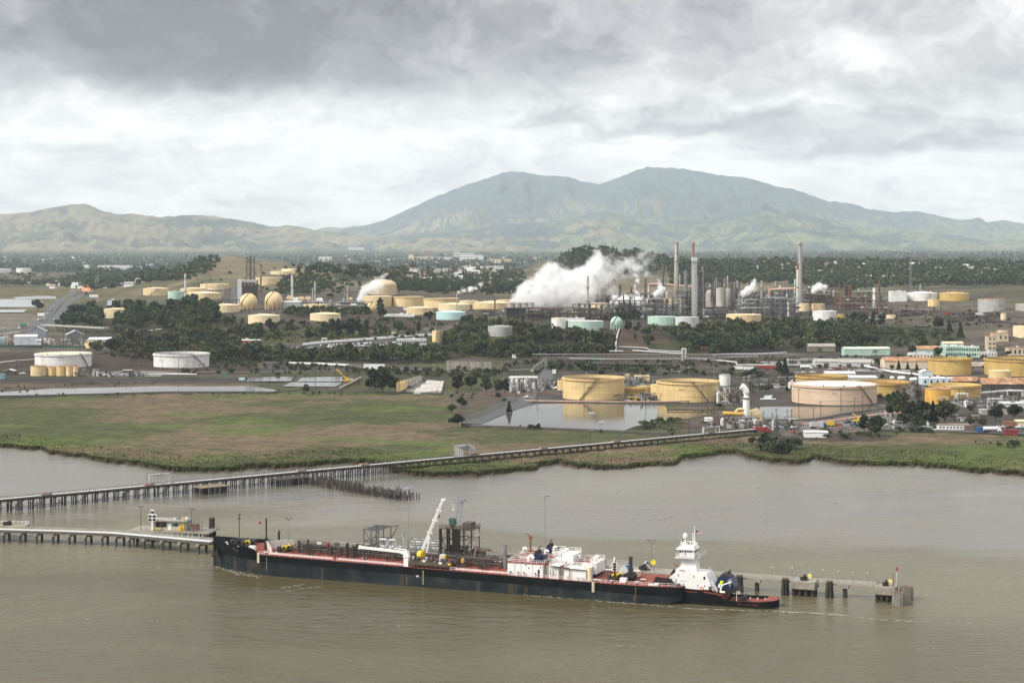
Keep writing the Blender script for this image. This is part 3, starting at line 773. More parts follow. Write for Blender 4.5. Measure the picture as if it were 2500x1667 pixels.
def place_trees(limit=300):
 musts=[t_ for t_ in TREES if t_['must']and t_['kind']!='bush']
 rest=sorted([t_ for t_ in TREES if not t_['must']and t_['kind']!='bush'],key=lambda t_:-t_['app'])
 bm=[t_ for t_ in TREES if t_['must']and t_['kind']=='bush']
 br=sorted([t_ for t_ in TREES if not t_['must']and t_['kind']=='bush'],key=lambda t_:-t_['app'])
 k=limit-len(musts);kb=max(0,220-len(bm))
 solo=musts+rest[:k]+bm+br[:kb]
 mass=rest[k:]+br[kb:]
 for t_ in solo:
  cr,tr=proto(t_['kind'],t_['leaf'],random.randrange(3))
  s=t_['h']/10.0
  nm={'oak':'broadleaf_tree','gum':'eucalyptus_tree','conifer':'conifer_tree','column':'cypress_tree','bush':'bush'}[t_['kind']]
  big=t_['app']*FPX>22 and t_['kind']!='bush'
  rz=random.uniform(0,6.28)
  if big:
   e=empty(nm,(t_['x'],t_['y'],t_['z']),rz)
   e.scale=(s*t_['wf'],s*t_['wf'],s)
   link('crown',cr,e);link('trunk',tr,e)
  else:
   e=link(nm,cr,None,(t_['x'],t_['y'],t_['z']-.05*t_['h']),rz)
   e.scale=(s*t_['wf'],s*t_['wf'],s)
  tag(e,t_['label'],'bush' if t_['kind']=='bush' else 'tree',t_['group'])
 vs,mi=[],[]
 r_=np.random.default_rng(5)
 cache={}
 order=['far','mid','olive','dark']
 for t_ in mass:
  lod=110 if t_['y']<3300 else 44 if t_['y']<5200 else 16 if t_['y']<8000 else 8
  kd=t_['kind']
  key=(kd,lod,random.randrange(4))
  if key not in cache:
   P=crown_pts(kd,r_,lod if kd not in('oak','bush','gum')else max(lod,10))
   sz={110:2.0,44:3.0,16:4.6,8:6.0}[lod]*(.75 if kd in('conifer','column')else 1)
   cache[key]=cards(P,r_.uniform(.7,1.3,len(P))*sz,r_)
  v=cache[key]*(t_['h']/10.0)*np.array([t_['wf'],t_['wf'],1.0])+np.array([t_['x'],t_['y'],t_['z']-.06*t_['h']])
  vs.append(v)
  lf=t_['leaf']if t_['leaf']in order else 'mid'
  if t_['y']>4600:lf='far'
  mi.append(np.full(len(v)//4,order.index(lf)))
 if vs:
  me=quads_mesh('woodland',np.concatenate(vs),[LEAF[k_]for k_ in order],np.concatenate(mi))
  tag(link('woodland',me),'dark distant trees covering the hills and the valley',kind='stuff')
DG,OG,MG=('gum','dark'),('oak','dark'),('oak','mid')
GO,OO,CD,CC=('gum','olive'),('oak','olive'),('conifer','dark'),('column','dark')
BD,BM,BO=('bush','dark'),('bush','mid'),('bush','olive')
def plant_all():
 T=[(850+78,774,46,'column','dark','tall dark cypress standing alone before the long cream tanks'),
(936,774,22,'oak','dark','low round tree at the foot of the lone cypress'),
(1102,1010,26,'oak','bright','round bright green tree beside the chain link fence at the pond'),
(1128,998,30,'oak','dark','dark tree behind the bright green tree at the pond fence'),
(1118,1042,34,'oak','dark','dark round tree at the left tip of the big pond'),
(1101,1036,18,'oak','mid','smaller leafy tree left of the dark one at the pond tip'),
(1243,1008,30,'conifer','dark','slim conifer on the bank of the big pond'),
(1232,985,16,'oak','mid','low tree at the top of the pond bank'),
(1215,974,18,'oak','olive','thin tree above the red pipe rack'),
(915,958,58,'gum','dark','tall ragged tree at the left of the clump beside the yellow silos'),
(934,962,64,'gum','dark','tallest ragged tree of the clump beside the yellow silos'),
(952,958,46,'gum','olive','thin ragged tree nearest the yellow silos'),
(966,955,34,'gum','olive','low ragged tree touching the yellow silos'),
(905,952,30,'oak','dark','low dark tree at the left foot of the ragged clump'),
(1117,958,46,'gum','olive','open olive tree in front of the pale concrete slabs'),
(1150,952,36,'oak','dark','dark round tree second along the row by the slabs'),
(1187,960,44,'gum','dark','tall dark tree third along the row by the slabs'),
(1216,962,34,'gum','dark','dark tree fourth along the row by the slabs'),
(1232,963,40,'gum','dark','dark tree nearest the white process plant'),
(1190,912,16,'oak','mid','small round tree by the concrete underpass wall'),
(1308,915,14,'oak','mid','bushy tree beside the end of the underpass road'),
(748,962,26,'oak','olive','lone dark tree on the marsh edge below the settling ponds'),
(2180,1022,66,'gum','mid','pale leaved tall tree left of the orange tank'),
(2202,1030,72,'gum','olive','broad brownish eucalyptus behind the site trailers'),
(2228,1034,52,'gum','dark','dark tree between the two eucalyptus crowns'),
(2252,1042,66,'gum','dark','dark tall tree at the middle of the trailer clump'),
(2278,1040,60,'conifer','dark','narrow dark tree left of the yellow green crown'),
(2306,1040,70,'oak','olive','large yellow green crown in front of the orange tank'),
(2206,1046,40,'oak','dark','low dark tree at the front of the trailer clump'),
(2240,1050,40,'oak','mid','leafy low tree in front of the dark tall tree'),
(2110,1056,44,'gum','dark','dark tree left of the front pair by the helipad markings'),
(2138,1066,52,'gum','dark','dark tree right of the front pair by the helipad markings'),
(2126,1062,40,'gum','olive','olive tree between the front pair by the helipad markings'),
(2150,1052,36,'oak','dark','tree at the back of the front pair by the helipad markings'),
(2430,1030,42,'oak','dark','dark round tree before the pale flat roofed shed'),
(2476,1026,44,'oak','dark','dark round tree right of the pale flat roofed shed'),
(2370,1006,20,'oak','olive','small yellowish tree behind the white tanks of the yard'),
(2370,1042,30,'gum','olive','thin tree behind the long white trailer'),
(2398,1044,26,'oak','olive','low tree at the right end of the long white trailer'),
(2444,1010,26,'oak','olive','grey green tree at the low concrete wall'),
(1903,917,34,'gum','dark','dark tree left of the pair beside the lorry park'),
(1917,918,44,'conifer','dark','taller tree right of the pair beside the lorry park'),
(2194,906,26,'conifer','dark','dark conifer in front of the cream warehouse'),
(2216,902,20,'conifer','dark','small conifer left of the yellow floating roof tank'),
(2238,905,20,'conifer','mid','second small conifer left of the yellow floating roof tank'),
(2178,903,14,'oak','bright','small bright tree in front of the cream warehouse'),
(2228,866,26,'oak','dark','broad dark tree between the rusty roof and the teal shed'),
(2290,872,26,'oak','dark','dark tree left of the teal office block'),
(2460,870,16,'oak','dark','low dark tree below the cream towers'),
(812,812,34,'column','dark','narrow dark tree at the left of the slope row'),
(826,822,44,'column','dark','taller narrow tree second on the slope row'),
(850,822,40,'oak','dark','dark broad tree in the middle of the slope row'),
(864,820,44,'gum','dark','dark tall tree right of the middle of the slope row'),
(880,820,32,'oak','dark','dark low tree beside the middle of the slope row'),
(895,816,36,'column','dark','separate dark tree right of the slope row'),
(931,820,28,'column','dark','slim tree above the pipeline loop'),
(940,816,24,'column','mid','second slim tree above the pipeline loop'),
(972,812,30,'oak','dark','round dark tree upslope of the pipeline loop'),
(1022,812,28,'column','dark','dark tree left of the tall yellow tank'),
(660,810,34,'gum','olive','olive ragged tree below the cream cone tank'),
(710,818,40,'gum','olive','big brownish tree between the two cream cone tanks'),
(622,812,26,'gum','olive','small brownish tree left of the cream cone tank'),
(790,824,30,'oak','dark','dark round tree left of the slope row'),
(755,832,26,'oak','dark','dark tree low on the slope by the pipeline'),
(385,826,22,'oak','bright','bright green tree in the clearing by the yellow crane'),
(403,830,20,'oak','dark','dark tree beside the bright green tree of the clearing'),
(442,838,20,'oak','bright','vivid yellow green tree beside the brown woods'),
(770,858,14,'oak','bright','light green tree left of the pair by the brick hut'),
(792,862,12,'oak','bright','light green tree right of the pair by the brick hut'),
(1148,795,28,'oak','dark','dark tree at the right of the pale blue tank'),
(1135,796,28,'oak','dark','dark tree at the right foot of the pale blue tank'),
(92,762,34,'oak','dark','dark tree on the verge left of the motorway'),
(2085,792,34,'oak','dark','dark tree above the grey terrace by the white rusty tank'),
(2104,795,36,'oak','dark','second dark tree above the grey terrace'),
(2132,794,34,'conifer','dark','conifer left of the pair on the terrace edge'),
(2152,800,34,'gum','dark','tree right of the pair on the terrace edge'),
(2290,806,34,'oak','dark','dark tree at the top of the bushy bank'),
(2318,812,32,'conifer','dark','conifer at the top of the bushy bank'),
(2345,826,38,'conifer','mid','lone conifer on the bare grey bank')]
 for px,py,h,kd,lf,lb in T:want(px,py,h,kd,lf,lb,None,True,1.0)
 W='dark tree of the dense wood '
 belt([(135,800),(150,775),(215,762),(300,765),(520,752),(535,795),(480,803),(260,804)],150,13,19,[DG,DG,OG,GO,MG],W+'below the left tank farm','trees of the wood below the left tank farm')
 belt([(260,815),(470,800),(560,790),(640,815),(650,830),(560,832),(520,850),(640,860),(640,882),(400,884),(300,868),(225,862),(230,852),(300,845)],230,9,15,[OG,OO,GO,MG,OO],'dark broad tree of the brownish wood around the car parks at the left','trees of the brownish wood at the left')
 belt([(640,862),(740,868),(900,866),(960,858),(1080,862),(1100,888),(1000,888),(860,884),(640,884)],120,8,13,[OG,MG,OO],'dark tree of the belt below the car park','trees of the belt below the car park')
 belt([(700,777),(905,774),(900,764),(760,762),(690,768)],70,7,11,[OG,OG],'dark rounded tree of the dense thicket between the cream tanks','trees of the thicket between the cream tanks')
 belt([(1105,814),(1180,790),(1220,796),(1262,806),(1300,814),(1380,822),(1480,826),(1490,840),(1495,868),(1240,874),(1120,868),(1085,850)],210,9,14,[DG,OG,MG,GO,CD,OO],'dark tree of the dense wood in front of the cooling tower','trees of the wood in front of the cooling tower')
 belt([(1560,816),(1700,818),(1745,800),(1840,804),(1935,794),(2080,802),(2140,820),(2130,858),(1960,855),(1830,864),(1690,866),(1670,850),(1640,815)],300,9,15,[DG,OG,MG,GO,MG,OO],'dark tree of the dense wood below the three chimneys','trees of the wood below the three chimneys')
 belt([(1500,800),(1560,800),(1600,850),(1560,845)],9,8,12,[OG,DG],'dark tree beside the bare slope below the teal sphere','trees beside the bare slope')
 belt([(1480,775),(1560,772),(1560,782),(1490,785)],14,9,12,[CD,CC],'narrow dark tree of the screen behind the teal sphere','trees of the screen behind the teal sphere')
 belt([(1335,895),(1480,893),(1600,908),(1740,908),(1940,920),(1930,932),(1770,922),(1480,914),(1340,908)],60,4,8,[BD,BM,OG],'dark shrubby tree along the railway bank','shrubs along the railway bank')
 belt([(2150,805),(2290,812),(2340,845),(2160,850)],46,5,9,[BM,BM,OG],'green bush on the bank above the teal shed','bushes on the bank above the teal shed')
 belt([(1085,905),(1240,890),(1250,900),(1240,915),(1110,912)],14,3,5,[BO,BM],'low bush on the slope under the railway','bushes under the railway')
 belt([(1540,1050),(1560,1036),(1640,1024),(1665,1030),(1640,1050)],16,2.5,5,[BM,BO],'green bush on the spit in the pond','bushes on the spit in the pond')
 belt([(0,966),(300,962),(420,960),(640,959),(900,960),(900,965),(420,965),(0,970)],40,1.2,2.6,[BD,BM],'low dark bush along the back edge of the marsh','bushes along the back edge of the marsh')
 belt([(0,955),(20,946),(200,938),(380,932),(380,938),(150,946),(20,960)],40,1.2,2.4,[BM,BO],'reedy bush on the bank of the long pond','bushes on the bank of the long pond')
 belt([(1950,1052),(2160,1060),(2170,1072),(1945,1070)],22,1.5,3.4,[BM,('bush','bright'),BO],'low bush along the edge of the gravel yard','bushes along the edge of the gravel yard')
 belt([(2160,1052),(2300,1052),(2310,1058),(2170,1062)],8,2,4,[BM],'round bush on the grass before the trailers','bushes on the grass before the trailers')
 belt([(2380,1080),(2500,1088),(2500,1094),(2440,1094)],9,2.5,4.5,[BD,BM],'dark bush at the edge of the right hand marsh','bushes in the right hand marsh')
 belt([(1262,1044),(1320,1044),(1322,1049),(1262,1050)],6,2.5,4.5,[BD],'dark bush on the near dike of the big pond','bushes on the near dike of the big pond')
 belt([(1085,960),(1180,964),(1180,975),(1085,972)],9,1.6,3,[BM],'small bush on the grass in front of the slabs','bushes in front of the slabs')
 belt([(440,905),(590,905),(590,912),(440,912)],9,3,6,[BD],'dark bush beside the white tank with the dark roof','bushes beside the white tank with the dark roof')
 belt([(600,905),(900,905),(1160,905),(1160,912),(600,918)],16,2,4.5,[BM,BD],'bush along the track behind the settling ponds','bushes along the track')
 belt([(560,792),(1060,778),(1100,800),(1040,828),(620,838)],34,6,11,[OG,GO,MG],'dark tree scattered on the green slope','trees of the green slope')
 belt([(1900,806),(2130,800),(2340,822),(2330,848),(2120,852),(1960,850)],40,6,10,[OG,MG,OO],'dark tree on the bank above the teal shed','trees of the bank above the teal shed')
 belt([(1100,846),(1250,866),(1340,872),(1240,880),(1100,874)],30,6,10,[OG,GO,MG],'dark tree along the top of the railway','trees of the railway top')
 belt([(640,800),(1040,800),(1030,830),(640,838)],60,2,5,[BM,BO,BD],'low bush on the green slope','bushes on the green slope')
 for pl_,n_ in(([(1250,885),(1700,884),(2100,872),(2100,880),(1700,900),(1250,895)],90),([(600,886),(900,900),(1240,906),(1200,925),(880,912),(600,900)],110),([(1980,880),(2480,860),(2480,900),(2000,905)],60),([(2090,800),(2130,740),(2480,770),(2480,800)],50),([(230,860),(640,880),(640,895),(520,900),(230,866)],60),([(1560,945),(2200,920),(2480,930),(2480,985),(2220,985)],60),([(1240,770),(2080,770),(2080,785),(1240,785)],90),([(600,795),(1050,770),(1100,790),(1000,830),(620,830)],70)):belt(pl_,n_*2,1.5,4.8,[BD,BM,BO,BD],'low scrubby bush on the dirt around the refinery','scrubby bushes around the refinery')
 want(1467,1055,10,'bush','dark','single bush on the marsh beside the leaning pole')
 F='distant tree on the hills behind the refinery'
 FG='distant trees on the hills'
 belt([(0,695),(130,700),(250,712),(330,715),(400,690),(470,690),(490,680),(420,672),(380,655),(230,664),(130,690),(0,690)],620,8,14,[OG,DG],F,FG,ymin=3400)
 belt([(0,668),(133,672),(120,690),(0,690)],22,7,11,[OG],F,FG,ymin=4400)
 belt([(420,665),(450,648),(500,628),(525,620),(540,640),(520,665),(470,682),(430,688)],170,7,12,[OG],F,FG)
 belt([(440,690),(750,640),(760,700),(600,720)],34,4,8,[OG],F,FG)
 belt([(670,715),(690,685),(740,670),(800,676),(820,700),(790,716),(700,722)],330,5,8,[OG,MG],F,FG)
 belt([(700,668),(790,650),(880,648),(990,652),(990,690),(880,680),(800,672)],240,6,13,[OG,DG],F,FG)
 belt([(800,730),(820,690),(1000,690),(1000,720)],60,5,9,[OG,MG],F,FG)
 belt([(970,690),(1240,680),(1290,700),(1290,722),(1100,718),(960,712)],480,8,14,[OG,DG,CD],F,FG)
 belt([(930,690),(1000,650),(1130,640),(1260,660),(1310,680),(1100,700)],300,7,12,[OG,CD],F,FG)
 belt([(1320,690),(1345,640),(1390,618),(1430,605),(1500,607),(1600,622),(1700,630),(1640,665),(1500,675),(1430,700)],800,8,14,[OG,DG,CD],F,FG,ymin=3300)
 belt([(1640,632),(2760,640),(2760,730),(2300,712),(2100,715),(1900,690),(1640,700)],3300,8,15,[OG,DG,CD,MG],F,FG,ymin=3250)
 belt([(-250,612),(2750,612),(2750,690),(-250,690)],6200,9,17,[OG,CD],F,FG,ymin=5600)
 place_trees()
def palm_mesh(r_):
 mb=MB()
 fr=[]
 for k in range(34):
  a=r_.uniform(0,6.28);up=r_.uniform(-.25,1.25);L=r_.uniform(2.2,3.2)
  pts=[]
  for i in range(5):
   s=i/4*L
   pts.append((math.cos(a)*s*math.cos(up*.6),math.sin(a)*s*math.cos(up*.6),s*math.sin(up)-.13*s*s))
  side=(-math.sin(a),math.cos(a))
  vs=[]
  for i,p in enumerate(pts):
   wd=.34*(1-i/4.2)+.05
   vs+=[(p[0]-side[0]*wd,p[1]-side[1]*wd,p[2]-.1),p,(p[0]+side[0]*wd,p[1]+side[1]*wd,p[2]-.1)]
  mb.add(vs,[(3*i+j,3*i+j+1,3*i+j+4,3*i+j+3)for i in range(4)for j in range(2)])
 return mb.mesh('frond_head',LEAF['palm'])
def palms():
 r_=np.random.default_rng(3)
 head=palm_mesh(r_)
 tm=MB();tm.tube([(0,0,-1),(0,0,.5),(.1,0,1)],.45,8,0,False,.32)
 trunk=tm.mesh('trunk',BARK)
 spots=[(1860,1098,1.9,2.0,'wide low palm at the left of the palm thicket on the marsh'),(1890,1086,2.6,2.6,'palm at the back of the palm thicket by the red fire engine'),
(1925,1094,3.2,2.4,'tallest palm at the right of the palm thicket'),(1640,1056,1.6,1.8,'lone palm beside the end of the trestle'),
(1755,1000,2.8,2.3,'palm on the far pond bank before the round duct'),(2064,1071,1.5,1.9,'small palm among the bushes of the gravel yard'),(2138,869,4.5,1.4,'thin palm in front of the teal shed')]
 for px,py,h,sc,lb in spots:
  x,y,z=hit(px,py)
  e=empty('palm_tree',(x,y,z),random.uniform(0,6),lb,'palm tree')
  tr=link('trunk',trunk,e);tr.scale=(1,1,h)
  c=link('frond_head',head,e,(.1,0,h));c.scale=(sc,sc,sc)
 for px,py,hp,lb in[(1838,1080,22,'dark rounded shrub at the left back of the palm thicket'),(1908,1106,40,'largest dark rounded shrub of the palm thicket'),(1945,1094,34,'dark shrub at the right end of the palm thicket'),(1872,1082,34,'dark shrub behind the wide low palm'),(1882,1102,36,'dark shrub between the wide low palm and the largest shrub'),(1928,1106,34,'dark shrub at the right front of the palm thicket'),(1858,1086,26,'small dark shrub at the left front of the palm thicket')]:
  want(px,py,hp,'bush','dark',lb,None,True,1.05)
def reeds():
 r_=np.random.default_rng(11)
 m=bpy.data.materials.new('reed blades');m.use_nodes=True
 t=m.node_tree;bs=t.nodes['Principled BSDF']
 c=N(t,'ShaderNodeAttribute',attribute_name='cover').outputs['Color']
 t.links.new(c,bs.inputs['Base Color']);bs.inputs['Roughness'].default_value=.9;bs.inputs['Specular IOR Level'].default_value=.1
 n1,n2=47000,9000
 px=np.concatenate([r_.uniform(-200,2700,n1),r_.uniform(-200,2700,n2)])
 dd=np.concatenate([np.abs(r_.normal(0,2.4,n1))+.5,r_.uniform(2,60,n2)])
 Ys=shoreY(px)
 Y=Ys+dd
 z=CAM_H;X=(px-1250)/FPX*Y
 gi=np.clip(np.searchsorted(gpx,px),0,len(gpx)-1)
 col=np.clip(dd/420*GROWS,0,GROWS-1)
 ri=np.array([np.searchsorted(GY[:GROWS,g],y)for g,y in zip(gi,Y)])
 ri=np.clip(ri,1,GROWS-1)
 ok=ismarsh[ri,gi]&(Y<1400)
 px,Y,X,dd,gi,ri=px[ok],Y[ok],X[ok],dd[ok],gi[ok],ri[ok]
 Z=GZ[ri,gi]
 C=Cg[np.maximum(ri,5),gi]
 nn=len(px)
 h=np.where(dd<12,r_.uniform(.2,.6,nn),r_.uniform(.2,.6,nn));wd=r_.uniform(.2,.6,nn)
 a=r_.uniform(0,3.14,nn);ln=r_.normal(0,.35,(nn,2))
 dx,dy=np.cos(a)*wd,np.sin(a)*wd
 v=np.stack([np.stack([X-dx,Y-dy,Z-.3],1),np.stack([X+dx,Y+dy,Z-.3],1),np.stack([X+dx*.7+ln[:,0],Y+dy*.7+ln[:,1],Z+h],1),np.stack([X-dx*.6+ln[:,0],Y-dy*.6+ln[:,1],Z+h*.85],1)],1).reshape(-1,3)
 me=quads_mesh('reeds',v,m)
 at=me.color_attributes.new('cover','FLOAT_COLOR','POINT')
 cc=np.repeat(C*r_.uniform(.88,1.2,(nn,1)),4,0)
 at.data.foreach_set('color',np.concatenate([np.clip(cc,0,1),np.ones((len(cc),1))],1).astype(np.float32).ravel())
 tag(link('reeds',me),'tufted green and brown reeds of the marsh',kind='stuff')
 # shared paints
MC=mat('cream tank paint',(.70,.54,.30),.6,.12,.08,.5,(.45,.33,.17))
MB_=mat('pale cream tank paint',(.74,.61,.39),.6,.09,.08,.35,(.52,.42,.26))
MY=mat('warm yellow tank paint',(.71,.53,.255),.6,.12,.08,.5,(.46,.32,.13))
MO=mat('ochre tank paint',(.55,.38,.125),.6,.14,.08,.6,(.40,.24,.06))
MOR=mat('rusting orange tank paint',(.62,.36,.07),.65,.16,.15,.6,(.30,.12,.03))
MW=mat('white paint',(.80,.795,.775),.55,.05,.2)
MWR=mat('white paint with rust',(.74,.73,.70),.6,.07,.2,.55,(.33,.15,.07),sscale=.35)
MWD=mat('white paint with dirt',(.74,.735,.71),.6,.08,.2,.35,(.38,.34,.30),sscale=.3)
MT=mat('faded mint green paint',(.42,.585,.50),.6,.09,.12,.5,(.34,.36,.26),sscale=.3)
MPB=mat('pale blue tank paint',(.46,.68,.68),.6,.07,.12,.2,(.55,.62,.56))
MPK=mat('pinkish tank paint',(.62,.47,.34),.65,.07,.1,.2,(.50,.40,.32))
MG_=mat('weathered grey plate',(.40,.40,.385),.6,.12,.2,.5,(.22,.18,.14),sscale=.3)
MGL=mat('light grey sheet',(.55,.56,.56),.5,.08,.2,.2,(.36,.34,.3))
MS=mat('galvanised steel',(.23,.235,.24),.45,.2,.4,.3,(.16,.13,.11),.35)
MDS=mat('dark sooty steel',(.060,.055,.052),.6,.35,.4,.4,(.12,.07,.045))
MBS=mat('brown sooty steel',(.115,.085,.068),.65,.4,.35,.6,(.20,.09,.05))
MRU=mat('rusted steel',(.20,.085,.045),.75,.3,.3,.5,(.10,.04,.025))
MRR=mat('rusty corrugated roof',(.34,.175,.09),.8,.4,.18,.7,(.60,.47,.34),sscale=.25)
MCO=mat('weathered concrete',(.37,.345,.31),.85,.15,.25,.5,(.20,.17,.14))
MCS=mat('chimney concrete',(.36,.34,.315),.85,.1,.15,.5,(.24,.21,.19),sscale=.25)
MPI=mat('silver pipe lagging',(.52,.52,.51),.45,.1,.4,.1,(.4,.35,.3))
MBK=mat('black roof seal',(.020,.016,.015),.85,.3)
MBR=mat('dark brown roof',(.045,.030,.026),.85,.3)
MGLS=mat('dark window glass',(.02,.025,.03),.12,.1,.3,spec=.6)
MTI=mat('old timber',(.045,.037,.031),.9,.35,.5)
MRO=mat('roof grey',(.30,.29,.28),.8,.12,.15,.3,(.2,.18,.16))
MBRK=mat('brick red wall',(.25,.11,.075),.85,.15)
MRED=mat('red paint',(.27,.03,.026),.5,.1)
MYEL=mat('yellow machine paint',(.62,.40,.03),.5,.12)
MGRN=mat('green paint',(.03,.20,.13),.6,.1)
MBLU=mat('blue paint',(.03,.08,.22),.5,.1)
MBLK=mat('black rubber',(.015,.015,.016),.8,.2)
MRDK=mat('pale rusty tank roof',(.72,.66,.58),.7,.12,.4,.0)
def S(y):return y/FPX
# tanks
def text_mesh(body,size):
 cu=bpy.data.curves.new('lettering','FONT')
 cu.body=body;cu.size=size;cu.align_x='CENTER';cu.extrude=.02
 o=bpy.data.objects.new('lettering',cu)
 me=bpy.data.meshes.new_from_object(o)
 bpy.data.objects.remove(o);bpy.data.curves.remove(cu)
 return me
def tank(x0,x1,yt,yb,m,roof,label,roofm=None,rim=False,stair=None,text=None,group=None,rings=(),name='storage_tank',cat='tank'):
 """upright tank: left/right silhouette, near top edge and near base in photograph pixels"""
 gx,gy,gz=hit((x0+x1)/2,yb)
 r=(x1-x0)/2*S(gy)
 for _ in range(3):r=(x1-x0)/2*S(gy+r)
 cx,cyy=((x0+x1)/2-1250)/FPX*(gy+r),gy+r
 H=CAM_H-(yt-HOR)*S(gy)-gz
 e=empty(name,(cx,cyy,gz),0,label,cat,group)
 NOTREE.append((cx,cyy,r+3))
 n=64 if x1-x0>90 else 40
 roofm=roofm or m
 sh=MB()
 if roof in('cone','flat','dome'):
  sh.lathe([(r,-3),(r,H)],n)
  for z in rings:sh.lathe([(r,H*z-.12),(r+.16,H*z-.12),(r+.16,H*z+.12),(r,H*z+.12)],n)
  sh.obj('shell',m,e)
  rise={'cone':.085*r*1.2,'flat':.03*r,'dome':.38*r}[roof]
  rf=MB()
  if roof=='dome':rf.lathe([(r*math.cos(a)*1.0+.02,H+rise*math.sin(a))for a in np.linspace(0,math.pi/2*.999,9)],n)
  else:rf.lathe([(r+.15,H-.25),(r+.15,H),(r*.5,H+rise*.55),(.05,H+rise)],n)
  rf.obj('roof',roofm,e)
  for k in range(3):MB().cyl((r*.6*math.cos(k*2+4.5),r*.6*math.sin(k*2+4.5),H),(r*.6*math.cos(k*2+4.5),r*.6*math.sin(k*2+4.5),H+rise+1.1),.3,n=6).obj('roof_vent',roofm,e)
  vt=MB();vt.rail([(r*math.cos(a),r*math.sin(a),H)for a in np.linspace(-2.3,-1.2,6)],1.0,2.5,.07)
  vt.obj('railing',roofm,e)
 else:
  sh.lathe([(r,-3),(r,H),(r-.3,H),(r-.3,H-4)],n)
  for z in rings:sh.lathe([(r,H*z-.12),(r+.16,H*z-.12),(r+.16,H*z+.12),(r,H*z+.12)],n)
  sh.obj('shell',m,e)
  g=MB();g.lathe([(r+.02,H-1.5),(r+1.0,H-1.3),(r+1.0,H-.9),(r+.02,H-1.0)],n);g.lathe([(r+.02,H-.15),(r+.35,H-.1),(r+.35,H+.12),(r-.1,H+.12)],n)
  g.obj('wind_girder',m,e)
  rf=MB();dz=2.6 if roof=='float' else .7
  rf.lathe([(r-.32,H-dz),(r-1.2,H-dz+.25),(r*.6,H-dz),(.05,H-dz+.2)],n)
  rf.obj('floating_roof',roofm,e)
  if roof=='pan':
   for k in range(26):
    a=2*math.pi*k/26;MB().bar((r*.99*math.cos(a),r*.99*math.sin(a),H-.6),(r*.99*math.cos(a),r*.99*math.sin(a),H+.45),.25).obj('roof_post',MRU,e)
   for k in range(2):MB().box(r*(.1+.28*k)*(-1)**k-.5,r*(.1+.28*k)*(-1)**k+.5,-r*.75,-r*.75+.8,H-.6,H+.5).obj('roof_hatch',MRU,e)
 if stair:
  a0,a1=R(stair[0]),R(stair[1])
  st=MB();k=22
  pts=[((r+.75)*math.cos(a0+(a1-a0)*i/k),(r+.75)*math.sin(a0+(a1-a0)*i/k),.3+(H+.2)*i/k)for i in range(k+1)]
  for p,q in zip(pts[:-1],pts[1:]):
   st.bar(p,q,1.0,.25);st.bar((p[0],p[1],p[2]+1.1),(q[0],q[1],q[2]+1.1),.1);st.bar(p,(p[0],p[1],p[2]+1.1),.07)
  hx,hy=(r)*math.cos(a1),(r)*math.sin(a1)
  st.box(hx-1.6,hx+1.6,hy-1.2,hy+1.2,H+.15,H+.3)
  st.rail([(hx-1.6,hy-1.2,H+.3),(hx+1.6,hy-1.2,H+.3),(hx+1.6,hy+1.2,H+.3)],1.1,1.6,.07)
  st.obj('stair',MS if m is not MY else mat('grey brown stair',(.17,.145,.11),.7,.2),e)
 if text:
  me=text_mesh(text[0],text[1]*S(gy))
  ac=math.asin(max(-1,min(1,(text[2]-(x0+x1)/2)/((x1-x0)/2))))
  zt=CAM_H-(text[3]-HOR)*S(gy)-gz
  for v in me.vertices:
   a=-math.pi/2+ac+v.co.x/r
   rr=r+.03+v.co.z
   v.co=(rr*math.cos(a),rr*math.sin(a),zt+v.co.y)
  me.materials.append(MBK);link('number',me,e)
 return e,r,H
T_=tank
T_(1360,1390,931,953,MY,'flat','small cream tank half hidden left of tank 12520')
T_(1374,1524,926,977,MY,'float','big cream open topped tank with a stair at its left, numbered 12520',MBR,stair=(-118,-86),text=('12520',6.6,1436,949),rings=(.30,.62))
T_(1518,1574,948,966,MO,'float','low ochre tank between the two big cream tanks',MBK)
T_(1556,1592,944,960,MO,'flat','dull ochre tank at the back between the two big cream tanks')
T_(1588,1640,941,965,MY,'flat','cream tank mostly hidden behind tank 12519')
T_(1605,1755,935,982,MY,'float','big cream open topped tank with a stair at its right, numbered 12519',MBR,stair=(-57,-88),text=('12519',6.6,1657,954),rings=(.30,.62))
T_(1752,1784,960,974,MO,'flat','low ochre tank at the right of tank 12519')
T_(1756,1783,915,942,MWR,'flat','rusty streaked grey white tank behind tank 12519',MG_)
T_(1943,2068,921,944,MO,'float','ochre tank with a dark open top behind the pinkish tank',MBR)
T_(2090,2219,936,966,MO,'float','ochre tank with a rusty rim at the right of the pinkish tank',MRU,text=('1159',4.2,2198,945))
T_(1934,2139,944,989,MPK,'pan','widest tank, pinkish with a white rusty top, numbered 1161',MRDK,stair=(-40,-66),text=('1161',5.6,2018,962),rings=(.25,.6),)
T_(2270,2393,943,974,MO,'float','ochre tank with a grey roof behind the orange tank',MGL,text=('1158',4.0,2357,953))
T_(2258,2321,951,990,MOR,'flat','streaked orange tank in front of the grey roofed ochre tank',MRR)
T_(2267,2371,877,916,MO,'float','yellow tank with a black open top behind the white shed',MBK,text=('187',4.6,2321,889))
T_(2405,2560,880,919,MO,'float','yellow tank with a black open top cut by the right edge',MBK,rings=(.4,))
T_(2414,2468,906,924,MY,'flat','small cream tank before the yellow tank at the right edge',MB_)
T_(2474,2540,798,826,MB_,'flat','pale cream tank cut by the right edge above the tracks',stair=(-120,-85))
T_(2434,2461,808,829,mat('peach tank paint',(.66,.50,.36),.7,.1,.2,.4,(.4,.25,.16)),'flat','peach coloured tank on the bank beside the cream tower')
T_(2443,2457,766,781,MB_,'flat','tiny cream tank on the grey bank')
T_(2388,2454,731,761,MG_,'flat','tall weathered grey tank on the bank',MRR)
